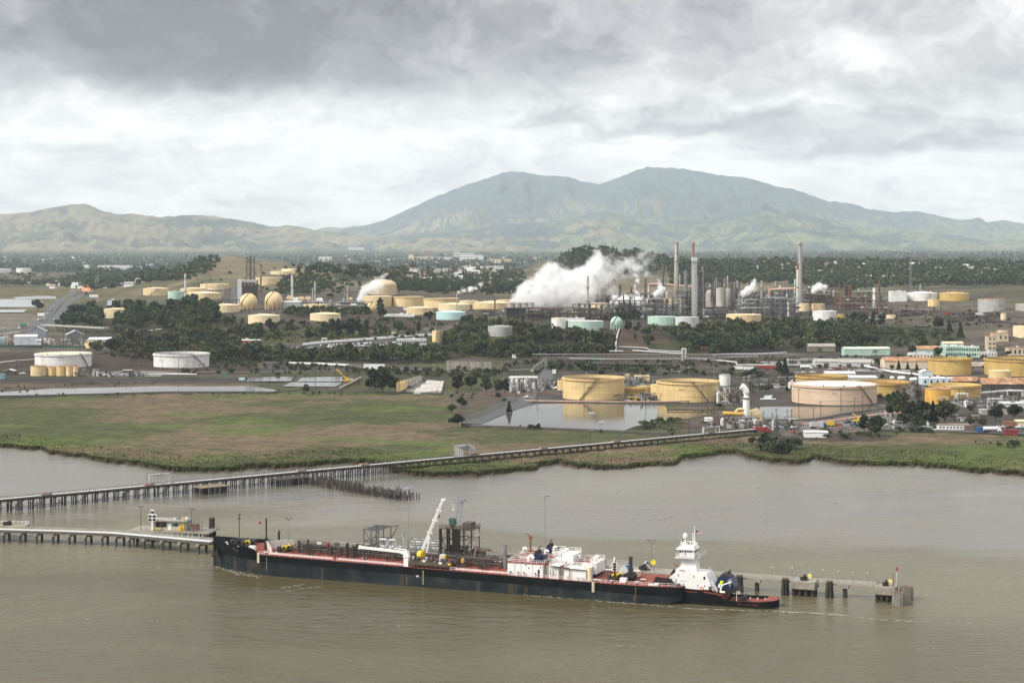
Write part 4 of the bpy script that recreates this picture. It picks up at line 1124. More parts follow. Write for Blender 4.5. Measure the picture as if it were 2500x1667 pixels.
T_(2214,2288,716,735,MWR,'cone','white cone roofed tank with rust streaks on the bank',MWR)
T_(2294,2366,717,735,MO,'cone','yellow cone roofed tank on the bank')
T_(2265,2294,732,748,MY,'flat','small yellow tank below the white cone roofed tank')
T_(2163,2187,770,779,MB_,'flat','small cream tank on the terrace')
T_(1984,2042,760,785,MWR,'flat','white rust streaked tank above the woods right of the tall chimney')
T_(1948,1976,742,760,MB_,'flat','cream tank at the foot of the tall chimney')
T_(1981,2014,742,757,MC,'flat','cream tank second from the tall chimney')
T_(2044,2062,768,779,MO,'flat','small ochre tank beside the white rust streaked tank')
T_(1773,1858,769,786,MC,'flat','yellow tank rising out of the woods below the silos',MB_)
T_(1581,1652,774,794,MT,'flat','mint green streaked tank left of the grey tank',MT)
T_(1648,1706,775,798,MGL,'flat','pale grey tank right of the mint green tank')
T_(1387,1473,785,808,MT,'flat','mint green tank left of the teal sphere',MGL)
T_(1346,1382,777,803,MWD,'flat','tall off white tank left of the mint green tank',MB_)
T_(1191,1251,798,821,MG_,'cone','grey ribbed cone roofed tank in a clearing of the woods',mat('lichened roof',(.33,.36,.27),.8,.1))
T_(1055,1080,808,837,MC,'flat','tall narrow yellow tank at the end of the pipeline')
T_(1065,1137,763,781,MPB,'cone','pale blue cone roofed tank',mat('pale aqua roof',(.50,.74,.74),.6,.05))
T_(992,1058,752,769,MC,'cone','cream cone roofed tank left of the pale blue tank',MB_)
T_(757,832,767,785,MB_,'cone','pale cream cone roofed tank in the middle of the terrace')
T_(606,683,771,790,MB_,'cone','pale cream cone roofed tank at the left of the terrace')
T_(521,585,745,763,MB_,'cone','pale cream tank left of the two big spheres')
T_(254,310,755,776,MB_,'cone','cream tank half hidden in the left woods')
T_(350,412,705,722,MC,'cone','cream tank at the left end of the hillside tanks',stair=(-110,-70))
T_(410,449,712,731,MT,'flat','mint green tank among the hillside cream tanks',MT)
T_(441,503,705,716,MC,'cone','cream tank behind the mint green one')
T_(459,540,716,733,MC,'cone','wide cream tank right of the mint green one',MB_)
T_(489,560,694,708,MC,'flat','cream tank highest at the left of the dark derrick')
T_(624,682,678,696,MC,'flat','cream tank on the slope right of the dark derrick',MB_)
T_(660,712,663,671,MB_,'flat','low cream tank on the hill crest')
T_(687,741,657,668,MB_,'flat','cream tank on the hill crest right of the low one')
T_(741,802,744,758,MC,'flat','cream tank behind the thicket right of the second sphere')
T_(819,868,743,755,MC,'flat','cream tank before the left steam vents')
T_(900,968,696,720,mat('tan dome paint',(.60,.46,.28),.65,.06,.1,.1,(.5,.36,.2)),'dome','tan dome roofed tank partly veiled by steam')
T_(887,957,724,748,MC,'flat','long cream tank first in the row of three',MB_)
T_(957,1034,725,749,MC,'float','cream tank second in the row of three',MBR)
T_(1034,1121,729,752,MC,'float','cream tank third in the row of three',MBR)
T_(1070,1146,744,760,MB_,'cone','pale cream tank before the third of the row')
T_(1122,1168,735,744,MB_,'flat','low pale cream tank behind the pale blue tank')
T_(1154,1246,740,758,MC,'cone','cream tank left of the cooling tower',MB_)
T_(1212,1262,733,748,MC,'flat','cream tank directly behind the cooling tower')
T_(1440,1484,741,757,MB_,'flat','cream tank at the edge of the big steam cloud')
T_(1575,1612,734,746,MOR,'flat','orange tank between the steam vents')
T_(1614,1670,731,744,MC,'flat','cream tank left of the first chimney',MB_)
T_(2480,2560,744,760,MG_,'flat','low grey tank at the right edge of the bank')
T_(0-30,26,657,666,MWD,'flat','pale flat tank on the left hilltop, cut by the edge')
T_(40,76,655,667,MWD,'flat','pale flat tank on the left hilltop behind the oaks')
T_(87,222,866,898,MWD,'pan','wide white tank with a pale top at the left',mat('pale yellow roof',(.62,.56,.40),.8,.1),stair=(-20,-40),rings=(.62,))
T_(376,510,866,898,MWD,'float','wide white tank with a dark top',MBR,stair=(-25,-60),rings=(.82,))
def pipes_on(x0,x1,y,n,label):
 pass
for i,(a,b,yt,yb,mm,lb)in enumerate([(75,115,894,918,MC,'cream vertical vessel at the left of the yellow group'),(117,138,896,917,MY,'dull yellow vessel second in the yellow group'),(138,160,894,918,MY,'rust stained hopper vessel in the middle of the yellow group'),(161,178,893,918,MC,'cream vessel fourth in the yellow group'),(178,191,893,918,MC,'narrow cream vessel at the right end of the yellow group')]):
 T_(a,b,yt,yb,mm,'flat',lb,MRR,name='process_vessel',cat='vessel')
for i in range(7):
 x=968+i*7.4;yb=956-i*3.4
 for dx,nm in((0,'front'),(8,'rear')):
  T_(x+dx,x+dx+11,yb-20+1.2*i-dx*.3,yb-dx*.6,MY if i<3 else MCO,'cone',('cream upright silo in the front line beside the ragged trees' if dx==0 else 'silo in the rear line beside the ragged trees'),name='silo',cat='silo',group='silos beside the ragged trees')
T_(207,231,838,850,MY,'flat','yellow box like tank beside the white sheds',name='process_vessel',cat='vessel')
def sphere_tank(cx,cyy,rp,yb,m,label,legs=True):
 gx,gy,gz=hit(cx,yb)
 r=rp*S(gy);r=rp*S(gy+r);Y=gy+r
 zc=CAM_H-(cyy-HOR)*S(Y)
 e=empty('sphere_tank',((cx-1250)*S(Y),Y,zg((cx-1250)*S(Y),Y)),0,label,'sphere tank')
 h=zc-e.location.z
 MB().sphere((0,0,h),r,18).obj('shell',m,e)
 if legs:
  lg=MB()
  for k in range(12):
   a,b=2*math.pi*k/12,2*math.pi*(k+1)/12
   lg.cyl((r*.97*math.cos(a),r*.97*math.sin(a),-2),(r*.97*math.cos(a),r*.97*math.sin(a),h-r*.2),.42,n=6)
   for(u,v)in((a,b),(b,a)):
    lg.bar((r*.97*math.cos(u),r*.97*math.sin(u),0),(r*.97*math.cos(v),r*.97*math.sin(v),h-r*.35),.3)
  lg.obj('legs',m,e)
 tp=MB();tp.box(-r*.22,r*.22,-r*.22,r*.22,h+r*.985,h+r*1.02);tp.rail([(-r*.22,-r*.22,h+r),(r*.22,-r*.22,h+r),(r*.22,r*.22,h+r)],1.6,2,.2)
 k=20
 pts=[((r+.4)*math.cos(R(-150+75*i/k))*math.cos(R(-35+120*i/k)),(r+.4)*math.sin(R(-150+75*i/k))*math.cos(R(-35+120*i/k)),h+(r+.4)*math.sin(R(-35+120*i/k)))for i in range(k+1)]
 for p,q in zip(pts[:-1],pts[1:]):tp.bar(p,q,.8,.5)
 tp.obj('stair',MBS,e)
sphere_tank(607,737,21.5,757,MC,'big cream pressure sphere next to the dark derrick')
sphere_tank(668,733,21.5,756,MC,'big cream pressure sphere on the right of its twin')
sphere_tank(1505,787,14.5,806,MT,'mint green pressure sphere at the top of the pipe run')
for cx,cyy,rp,yb,mm,lb in[(709,730,9,740,MC,'small cream sphere left of the silver chimney'),(722,733,8,742,MW,'small white sphere right of the silver chimney'),(736,731,8,740,MC,'small cream sphere behind the white one'),(753,731,8,740,MC,'small cream sphere second from the white dome'),(781,735,9,745,MW,'white dome left of the twin grey chimneys'),(856,731,6,737,MC,'small cream sphere by the grey column'),(908,752,13,760,MY,'squat yellow sphere behind the thicket'),(522,724,8,732,MY,'yellow sphere behind the hillside tanks')]:
 sphere_tank(cx,cyy,rp,yb,mm,lb,False)
 # chimneys and columns
def stack(x,yt,yb,wt,wb,m,label,bands=(),top=None,ladder=None,name='chimney',cat='chimney'):
 gx,gy,gz=hit(x,yb)
 H=CAM_H-(yt-HOR)*S(gy)-gz
 r0,r1=wb/2*S(gy),wt/2*S(gy)
 e=empty(name,(gx,gy+r0,gz),0,label,cat)
 MB().lathe([(r0,-3),(r0+(r1-r0)*.5,H*.5),(r1,H),(r1*.82,H),(r1*.8,H-3)],20).obj('shaft',m,e)
 bd=MB()
 for z in bands:
  rr=r0+(r1-r0)*z
  bd.lathe([(rr,H*z-.4),(rr+.8,H*z-.4),(rr+.8,H*z+.1),(rr,H*z+.1)],16);bd.rail([((rr+.75)*math.cos(a),(rr+.75)*math.sin(a),H*z)for a in np.linspace(0,6.28,9)],1.2,3,.12)
 if bands:bd.obj('platform',MBS,e)
 if top:MB().lathe([(r1+.12,H-top[0]*S(gy)),(r1+.12,H-.2),(r1-.1,H+.15),(r1*.8,H+.1)],20).obj('cap_band',top[1],e)
 if ladder:
  ld=MB();rr=(r0+r1)/2
  ld.box(r0*ladder[0]-.55*ladder[3],r0*ladder[0]+.55*ladder[3],-r0-.45,-r1*.7,H*ladder[1],H*ladder[2]);ld.obj('ladder_casing',ladder[4],e)
 return e
stack(1652,591,740,9.6,13,MCS,'tall tapering concrete chimney, left of the three',(.82,.97),(3,MCO),(-.25,.70,.97,1.0,MW))
stack(1693,591,750,7,8.6,MCS,'tall concrete chimney rising behind the lattice tower',(.97,),(3,MCO),(-.5,.6,.97,1.6,mat('orange duct',(.45,.15,.08),.7,.2)))
stack(1954,592,758,9.6,12.6,MCS,'tallest pale concrete chimney at the right',(.96,),(4,MCO))
stack(1947.5,642,762,5.4,6.4,mat('rust streaked white stack',(.66,.60,.52),.7,.1,.3,.9,(.25,.08,.03),sscale=.4),'short white chimney streaked with rust against the tallest one',(.5,),(16,MRU))
stack(1435,674,771,5,5.4,MG_,'slim grey chimney at the right of the big steam cloud',(.35,.7))
stack(452,668,742,4.6,4.8,MGL,'silver chimney among the hillside tanks',(.4,.85))
stack(504,688,726,2.6,3,MG_,'thin grey chimney right of the silver one')
stack(544,688,722,1.6,2,MG_,'very thin pole stack by the hillside tanks')
stack(636,646,740,4.4,6,mat('red and grey stack',(.30,.20,.17),.7,.2,.3,.9,(.24,.09,.06)),'reddish grey chimney right of the dark derrick',(.3,.62,.97))
stack(713,668,738,5.6,6.4,MGL,'silver chimney behind the second sphere',(.5,.97))
stack(769,687,742,4.4,5,MG_,'taller of the twin grey chimneys',(.5,))
stack(763,703,742,3,3.4,MG_,'shorter of the twin grey chimneys')
stack(848,696,738,3.6,4,MG_,'grey column right of the twin chimneys',(.6,))
stack(841,692,738,2.4,3.6,MS,'thin lattice like column beside the grey column')
stack(1115,716,768,1.8,2.2,MG_,'slender vent pipe giving off a small plume')
stack(1208,730,764,4,4,MBS,'short brown chimney left of the cooling tower')
for x,yt,yb,w_,mm,lb in[(1491,677,740,3,MCS,'pale thin chimney behind the big steam cloud'),(1467,689,738,2.4,MCS,'thin chimney faint behind the steam'),(1471,705,738,3,MG_,'short grey chimney beside the faint one'),(1553,650,742,4.4,MBS,'brown column seen through the steam'),(1576,680,742,5,MBS,'brown column between the steam vents'),(1584,700,765,4.4,MPI,'silver column carrying the bent duct'),(1613,725,765,6,MS,'grey column in front of the cream tank'),(1619,645,742,6,MBS,'dark brown tower left of the first chimney'),(1626,655,742,3,MS,'thin steel pipe against the dark brown tower'),
(1541,700,742,4,MBS,'short brown column in the steam'),(1513,695,745,6,MDS,'dark column at the left of the steam vents'),(1660,670,740,4,MCS,'short chimney behind the first tall one'),(1675,661,752,9.5,MS,'steel column with rings left of the lattice tower'),(1829,690,750,4,MBS,'brown column before the right steam vents'),
(2050,693,750,3.6,MRU,'rust brown stack left of the dark twin block'),(2147,684,776,4,MRU,'tall rust brown stack right of the white column'),(2135,703,755,7,MWD,'off white column beside the tall rust brown stack'),(1925,738,772,5,MPI,'short pale column left of the tallest chimney'),(1930,735,774,3,MRU,'thin rusty column beside the short pale one'),
(1894,687,742,4,MCS,'pale column between the right steam vents'),(1923,690,742,3,MS,'steel pipe column right of the pale one'),(1941,682,742,4,MPB,'pale blue column left of the tallest chimney'),(2247,693,715,3,MG_,'short thin chimney behind the white cone roofed tank'),(1860,685,762,5,MCS,'pale column on the dark lattice unit'),(1820,735,765,9,MG_,'stout grey column at the right of the silos'),(2017,703,740,1.6,MBS,'thin pipe right of the last steam vent')]:
 stack(x,yt,yb,w_,w_*1.08,mm,lb,(.4,.75)if w_>3.5 else(),name='process_column',cat='column')
 # steel frames
def frame(mb,x0,x1,y0,y1,z0,z1,nx,ny,nz,wd=.35,brace=True,m=0):
 X=[x0+(x1-x0)*i/nx for i in range(nx+1)];Y=[y0+(y1-y0)*i/ny for i in range(ny+1)];Z=[z0+(z1-z0)*i/nz for i in range(nz+1)]
 for x in X:
  for y in Y:mb.bar((x,y,z0),(x,y,z1),wd,m=m)
 for z in Z[1:]:
  for y in Y:mb.bar((x0,y,z),(x1,y,z),wd*.8,m=m)
  for x in X:mb.bar((x,y0,z),(x,y1,z),wd*.8,m=m)
 if brace:
  for i in range(nx):
   for k in range(nz):
    if(i+k)%2==0:mb.bar((X[i],y0,Z[k]),(X[i+1],y0,Z[k+1]),wd*.6,m=m)
    else:mb.bar((X[i+1],y0,Z[k]),(X[i],y0,Z[k+1]),wd*.6,m=m)
def local(x0,x1,yt,yb):
 gx,gy,gz=hit((x0+x1)/2,yb)
 s=S(gy)
 return gx,gy,gz,s,(x1-x0)*s,CAM_H-(yt-HOR)*s-gz
def lattice_tower(x0,x1,yt,yb,m,label,nz=8,top=True,name='lattice_tower',taper=1.0):
 gx,gy,gz,s,W_,H=local(x0,x1,yt,yb)
 e=empty(name,(gx,gy,gz),0,label,'tower')
 mb=MB();h=W_/2
 for k in range(nz):
  a,b=h*(1-(1-taper)*k/nz),h*(1-(1-taper)*(k+1)/nz)
  z0,z1=H*k/nz,H*(k+1)/nz
  P=[(-a,0),(a,0),(a,2*a),(-a,2*a)];Q=[(-b,h-b),(b,h-b),(b,h+b),(-b,h+b)]
  P=[(-a,h-a),(a,h-a),(a,h+a),(-a,h+a)]
  for i in range(4):
   j=(i+1)%4
   w_=max(.22,W_*.045)
   mb.bar(P[i]+(z0,),Q[i]+(z1,),w_);mb.bar(Q[i]+(z1,),Q[j]+(z1,),w_*.8);mb.bar(P[i]+(z0,),Q[j]+(z1,),w_*.7);mb.bar(P[j]+(z0,),Q[i]+(z1,),w_*.7)
 mb.obj('lattice',m,e)
 return e,h,H
def unit(x0,x1,yt,yb,dep,label,seed,nx=5,ny=2,nz=3,mf=None,ncol=3,tall=1.5,pale=.3,nves=4):
 """process unit: steel frame with decks, columns through it, vessels, exchangers and pipe runs"""
 r_=random.Random(seed)
 gx,gy,gz,s,W_,H=local(x0,x1,yt,yb)
 e=empty('process_unit',(gx,gy,gz),0,label,'process unit')
 mf=mf or MDS
 fm=MB();frame(fm,-W_/2,W_/2,0,dep,-2,H,nx,ny,nz,.38);fm.obj('steel_frame',mf,e)
 for k in range(1,nz+1):
  dk=MB();a=r_.uniform(-W_/2,-W_*.1);b=r_.uniform(W_*.1,W_/2)
  dk.box(a,b,.3,dep-.3,H*k/nz-.1+.3,H*k/nz+.05+.3);dk.rail([(a,.3,H*k/nz+.35),(b,.3,H*k/nz+.35)],1.1,3,.1);dk.obj('platform',mf,e)
 for k in range(ncol):
  x=-W_/2+W_*(k+r_.uniform(.2,.8))/ncol;y=r_.uniform(.2,.9)*dep;r=r_.uniform(.8,1.9);h=H*r_.uniform(.8,tall)
  cm=MB().lathe([(r,-2),(r,h*.6),(r*.8,h*.66),(r*.8,h-r),(r*.5,h-r*.3),(.05,h)],12,(x,y,0))
  for z in(.35,.6,.85):cm.lathe([(r,h*z),(r+1.0,h*z),(r+1.0,h*z+.2),(r,h*z+.2)],8,(x,y,0))
  cm.obj('column',r_.choice([MS,MBS,MG_,MPI,MBS]),e)
 for k in range(nves):
  x=r_.uniform(-W_/2,W_/2);z=H/nz*r_.randrange(0,nz)+1.8;L=r_.uniform(3,8);r=r_.uniform(.7,1.5);y=r_.uniform(-.5,dep*.5)
  vm=MB();vm.cyl((x,y,z),(x+L,y,z),r,n=10);vm.sphere((x,y,z),r*.98,6);vm.sphere((x+L,y,z),r*.98,6);vm.bar((x+.8,y,z-r),(x+.8,y,z-1.8),.5);vm.bar((x+L-.8,y,z-r),(x+L-.8,y,z-1.8),.5)
  vm.obj('vessel',r_.choice([MPI,MS,MG_,MWD,MBS]if r_.random()<pale+.3 else[MBS,MDS]),e)
 for mm in(MPI if r_.random()<pale+.4 else MS,MBS,MS):
  pm=MB()
  for k in range(5):
   y=r_.uniform(-1.2,dep);z=H*r_.uniform(.1,1.0);a=r_.uniform(-W_/2,0);b=r_.uniform(0,W_/2);rr=r_.uniform(.14,.4)
   pm.tube([(a,y,0),(a,y,z),(b,y,z),(b,y,max(0,z-H*r_.uniform(.2,.6)))],rr,6)
  pm.obj('pipework',mm,e,kind='stuff')
 return e
for args in[
(1268,1420,752,780,26,'dark pipework unit under the big steam cloud',1,9,2,2,MBS,4,1.3,.5,8),
(1400,1500,744,782,30,'brown framed unit at the right of the big steam cloud',2,7,3,3,MBS,4,1.3,.4,7),
(1500,1580,735,778,30,'dark framed unit below the bright steam vents',3,6,3,3,MDS,5,1.5,.4,8),
(1575,1660,730,774,30,'grey framed unit in front of the first chimney',4,6,3,3,MS,5,1.5,.6,8),
(1655,1712,712,768,26,'dark framed unit at the foot of the lattice tower',5,4,2,4,MDS,4,1.35,.3,6),
(1716,1806,757,777,24,'dark framed base below the silos',6,6,2,2,MDS,3,1.2,.3,6),
(1800,1870,733,768,26,'grey pipework unit below the right steam vents',7,5,2,3,MS,5,1.5,.7,8),
(1866,1950,728,768,30,'pale pipework unit left of the tallest chimney',8,6,3,3,MS,5,1.4,.8,9),
(1960,2050,718,746,30,'brown pipework unit right of the tallest chimney',9,7,3,3,MBS,5,1.4,.5,9),
(2040,2130,725,756,26,'rusty pipework unit around the dark twin block',10,6,2,3,MRU,3,1.3,.4,7),
(2100,2180,742,768,26,'low rusty unit on the terrace',11,6,2,2,MBS,3,1.4,.5,7),
(1440,1535,722,752,30,'low dark unit half lost behind the steam',17,6,2,3,MDS,5,1.5,.4,7),
(1535,1625,716,750,30,'brown unit between the steam vents and the first chimney',18,6,2,3,MBS,6,1.5,.4,8),
(1690,1765,702,746,30,'dark sooty unit behind the reactor and silos',19,5,2,4,MDS,6,1.3,.3,7),
(1800,1880,714,748,30,'brown columned unit behind the right steam vents',20,6,2,3,MBS,6,1.4,.4,8),
(1875,1950,708,746,30,'grey columned unit left behind the tallest chimney',21,5,2,3,MS,6,1.3,.5,8),
(1960,2062,704,738,30,'dark columned unit right behind the tallest chimney',22,7,2,3,MBS,7,1.3,.4,9),
(2060,2170,712,742,26,'faint grey framed unit right of the dark twin block',23,8,2,3,MS,4,1.2,.5,6),
(455,585,733,750,26,'dark pipework unit left of the derrick',12,8,2,2,MDS,4,1.5,.5,8),
(690,800,738,752,20,'grey pipework unit around the small spheres',13,7,2,2,MS,3,1.3,.6,6),
(795,905,738,756,22,'grey pipework unit before the long cream tanks',14,7,2,2,MS,4,1.6,.6,8),
(1140,1245,756,770,16,'brown pipe rack left of the cooling tower',15,8,1,2,MBS,1,1.1,.5,6),
(2170,2270,752,772,18,'rusty low pipe rack across the terrace',16,8,1,2,MBS,0,1,.5,5),
]:unit(*args)
gx,gy,gz,s,W_,H=local(591,625,689,742)
e=empty('coker_block',(gx,gy,gz),0,'black coke drum block carrying the tall dark derrick','process unit')
fm=MB();frame(fm,-W_/2,W_/2,0,18,-2,H,4,3,6,.6);fm.box(-W_/2+1,W_/2-1,2,16,0,H*.8);fm.obj('steel_frame',MDS,e)
MB().box(-W_/2-1,W_/2+1,-1,19,H,H+3.2).obj('drum_deck',MG_,e)
MB().box(-W_/2-7,-W_/2-.4,3,10,-1,H+4).obj('lift_shaft',MGL,e)
MB().box(-W_/2-16,-W_/2-7.3,4,12,-1,H*.8).obj('stair_tower',MS,e)
zt=gz+H+3.2
Hd=CAM_H-(627-HOR)*S(gy+4)-zt;wd_=19*s
e2=empty('coking_derrick',(gx+2*s,gy+4,zt),0,'tall dark twin lattice derrick on the coke drum block','tower')
for k in(0,1):
 fm=MB();x0=-wd_/2+k*wd_*.54
 frame(fm,x0,x0+wd_*.46,0,wd_*.46,0,Hd,1,1,9,.55);fm.obj('lattice',MDS,e2)
fm=MB()
for k in range(1,7):fm.box(-wd_/2-.6,wd_/2+.6,-.6,wd_*.5,Hd*k/6-.25,Hd*k/6)
fm.bar((1,1,Hd),(1,1,Hd+9),.25);fm.obj('platform',MBS,e2)
gx,gy,gz,s,W_,H=local(1690,1701,638,772)
e=empty('lift_tower',(gx,gy,gz),0,'tall white lattice lift tower in front of the second chimney','tower')
fm=MB();frame(fm,-W_/2,W_/2,0,W_,-2,H,1,1,16,.45);fm.obj('lattice',MPI,e)
MB().box(-W_*.3,W_*.3,1.5,W_*.8,0,H).obj('shaft',MGL,e)
MB().box(-W_*.6,W_*.6,-1,W_+1,H,H+5).obj('head_house',MGL,e)
gx,gy,gz,s,W_,H=local(1700,1722,642,752)
e=empty('process_unit',(gx,gy,gz),0,'high dark steel structure right of the white lift tower','process unit')
fm=MB();frame(fm,-W_/2,W_/2,0,W_*.9,-2,H,3,2,14,.4);fm.obj('steel_frame',MDS,e)
for k in range(3):
 MB().lathe([(1.5,0),(1.5,H*(.7+.1*k)),(.05,H*(.7+.1*k)+1.2)],12,(-W_*.25+k*W_*.25,W_*.45,0)).obj('column',(MS,MBS,MG_)[k],e)
for k in range(2,14,3):MB().box(-W_/2+.3,W_/2-.3,.3,W_*.85,H*k/14+.2,H*k/14+.45).obj('platform',MBS,e)
def drum(x0,x1,yt,yb,m,label,top='flat',extra=None,name='silo'):
 gx,gy,gz,s,W_,H=local(x0,x1,yt,yb)
 r=W_/2
 e=empty(name,(gx,gy+r,gz),0,label,'silo' if name=='silo' else 'vessel')
 MB().lathe([(r*.35,H*.04),(r,H*.16),(r,H)]+([(r*math.cos(a),H+r*.9*math.sin(a))for a in np.linspace(.2,1.55,6)]if top=='dome' else[(r*.9,H+.6),(.05,H+1.4)]),24).obj('shell',m,e)
 fm=MB()
 for k in range(8):fm.bar((r*.9*math.cos(k*.785),r*.9*math.sin(k*.785),-6),(r*.9*math.cos(k*.785),r*.9*math.sin(k*.785),H*.2),.5)
 fm.obj('legs',MDS,e)
 rl=MB();rl.rail([(r*math.cos(a),r*math.sin(a),H+.4)for a in np.linspace(0,6.28,9)],1.2,3,.12);rl.obj('railing',MBS,e)
 return e,r,H
drum(1749,1770,705,757,mat('rust stained pale steel',(.50,.48,.45),.5,.1,.2,.7,(.30,.17,.09),sscale=.3),'pale rust stained silo at the left of the three')
drum(1771,1787,705,757,mat('brown grey steel',(.30,.27,.24),.55,.2,.2,.7,(.2,.13,.08),sscale=.3),'brown grey silo in the middle of the three')
drum(1788,1803,705,757,MDS,'dark silo at the right of the three')
drum(1724,1748,718,756,mat('dull pink steel',(.36,.30,.27),.6,.2,.2,.6,(.2,.12,.09)),'round topped pinkish reactor left of the silos','dome',name='reactor')
gx,gy,gz,s,W_,H=local(1752,1804,690,757)
for(x0,x1,yt,yb,lb,sd)in[(1757,1782,672,704,'dark machinery tower standing over the silos',31),(1782,1806,684,704,'black grating structure over the dark silo',32),(1737,1752,676,716,'grey pipe tower over the reactor',33)]:
 sx=((x0+x1)/2-1250)*S(gy+4);zb=CAM_H-(yb-HOR)*S(gy+4);Hh=(yb-yt)*S(gy+4);ww=(x1-x0)*S(gy+4)
 e=empty('machinery_tower',(sx,gy+4,zb),0,lb,'tower')
 fm=MB();frame(fm,-ww/2,ww/2,0,ww*.7,-12,Hh,3,2,4,.35);fm.obj('steel_frame',MDS,e)
 for k in range(3):MB().lathe([(1.1,-3),(1.1,Hh*(.5+.2*k)),(.05,Hh*(.5+.2*k)+1)],10,(-ww*.3+k*ww*.3,ww*.3,0)).obj('column',(MBS,MG_,MPI)[k],e)
gx,gy,gz,s,W_,H=local(2063,2080,700,752)
e=empty('reactor_block',(gx,gy,gz),0,'dark brown twin reactor block in a steel frame','process unit')
for k in(0,1):MB().lathe([(W_*.23,0),(W_*.23,H),(.05,H+2)],16,(-W_*.25+k*W_*.5,4,0)).obj('reactor',MRU if k else MBR,e)
fm=MB();frame(fm,-W_/2,W_/2,0,9,0,H+2,2,1,6,.35);fm.obj('steel_frame',MBS,e)
def run(pts,r,m,label,name='pipeline',cat='pipeline',supports=0,n=8):
 mb=MB();mb.tube(pts,r,n,0)
 e=empty(name,tuple(pts[0]),0,label,cat)
 me=mb.mesh('pipe',m)
 for v in me.vertices:v.co-=Vector(pts[0])
 link('pipe',me,e)
 if supports:
  sb=MB()
  for p,q in zip(pts[:-1],pts[1:]):
   p,q=Vector(p),Vector(q)
   L=(q-p).length
   if abs((q-p).normalized().z)>.8:continue
   for k in range(1,max(2,int(L/supports))):
    a=p.lerp(q,k/max(2,int(L/supports)));z0=zg(a.x,a.y)
    sb.bar((a.x,a.y,z0-.5),(a.x,a.y,a.z),.3);sb.bar((a.x-.9,a.y,a.z-r-.1),(a.x+.9,a.y,a.z-r-.1),.25)
  if sb.v:
   me=sb.mesh('support',MDS)
   for v in me.vertices:v.co-=Vector(pts[0])
   link('support',me,e)
 return e
Yc=hit(1652,740)[1]-6
run([aty(1584,765,Yc),aty(1584,696,Yc),aty(1587,694,Yc),aty(1620,694,Yc),aty(1647,697,Yc)],1.9,mat('pink rusty duct',(.50,.34,.27),.7,.2,.3,.5,(.3,.14,.08)),'rusty bent duct joining the units to the first chimney','flue_duct','duct',n=10)
run([aty(1657,698,Yc),aty(1690,700,Yc)],1.8,mat('pink rusty duct',(.5,.34,.27)),'short duct between the first chimney and the lift tower','flue_duct','duct',n=10)
Yd=hit(1954,758)[1]-8
run([aty(1878,735,Yd),aty(1878,707,Yd),aty(1900,706,Yd),aty(1943,705,Yd)],1.7,mat('pink rusty duct',(.5,.34,.27)),'pale rusty duct reaching the tallest chimney from the left','flue_duct','duct',n=10)
run([aty(1962,718,Yd),aty(1990,719,Yd),aty(2025,720,Yd)],1.5,MBS,'brown duct leaving the tallest chimney to the right','flue_duct','duct',n=10)
gx,gy,gz,s,W_,H=local(1236,1320,752,778)
e=empty('cooling_tower',(gx,gy,gz),R(8),'long dark cooling tower with four round fan stacks','cooling tower')
cm=MB();cm.box(-W_/2,W_*.28,0,20,0,H);cm.obj('louvre_wall',MDS,e)
cm=MB()
for k in range(9):cm.box(-W_/2-.2,W_*.28+.2,-.35,.0,H*(k+.2)/9,H*(k+.2)/9+.25)
cm.obj('louvres',mat('dark slate louvre',(.05,.06,.07),.7,.2),e)
MB().box(W_*.28+.02,W_/2,-3,20,0,H*1.02).obj('end_bay',mat('blue grey cladding',(.20,.22,.24),.6,.15,.2,.3),e)
for k in range(4):
 MB().lathe([(4.6,H+.05),(4.0,H+2.5),(4.5,H+6.2),(4.1,H+6.2),(3.7,H+2.5)],24,(-W_*.34+k*W_*.195,9,0)).obj('fan_stack',mat('grey fan stack',(.40,.385,.36),.7,.1,.2,.3),e)
dk=MB();dk.box(-W_/2-.6,W_/2+.4,-3.2,20.5,H*1.02+.02,H*1.02+.25);dk.rail([(-W_/2,-.5,H+.5),(W_/2,-.5,H+.5)],1.1,3,.12);dk.obj('deck',MBS,e)
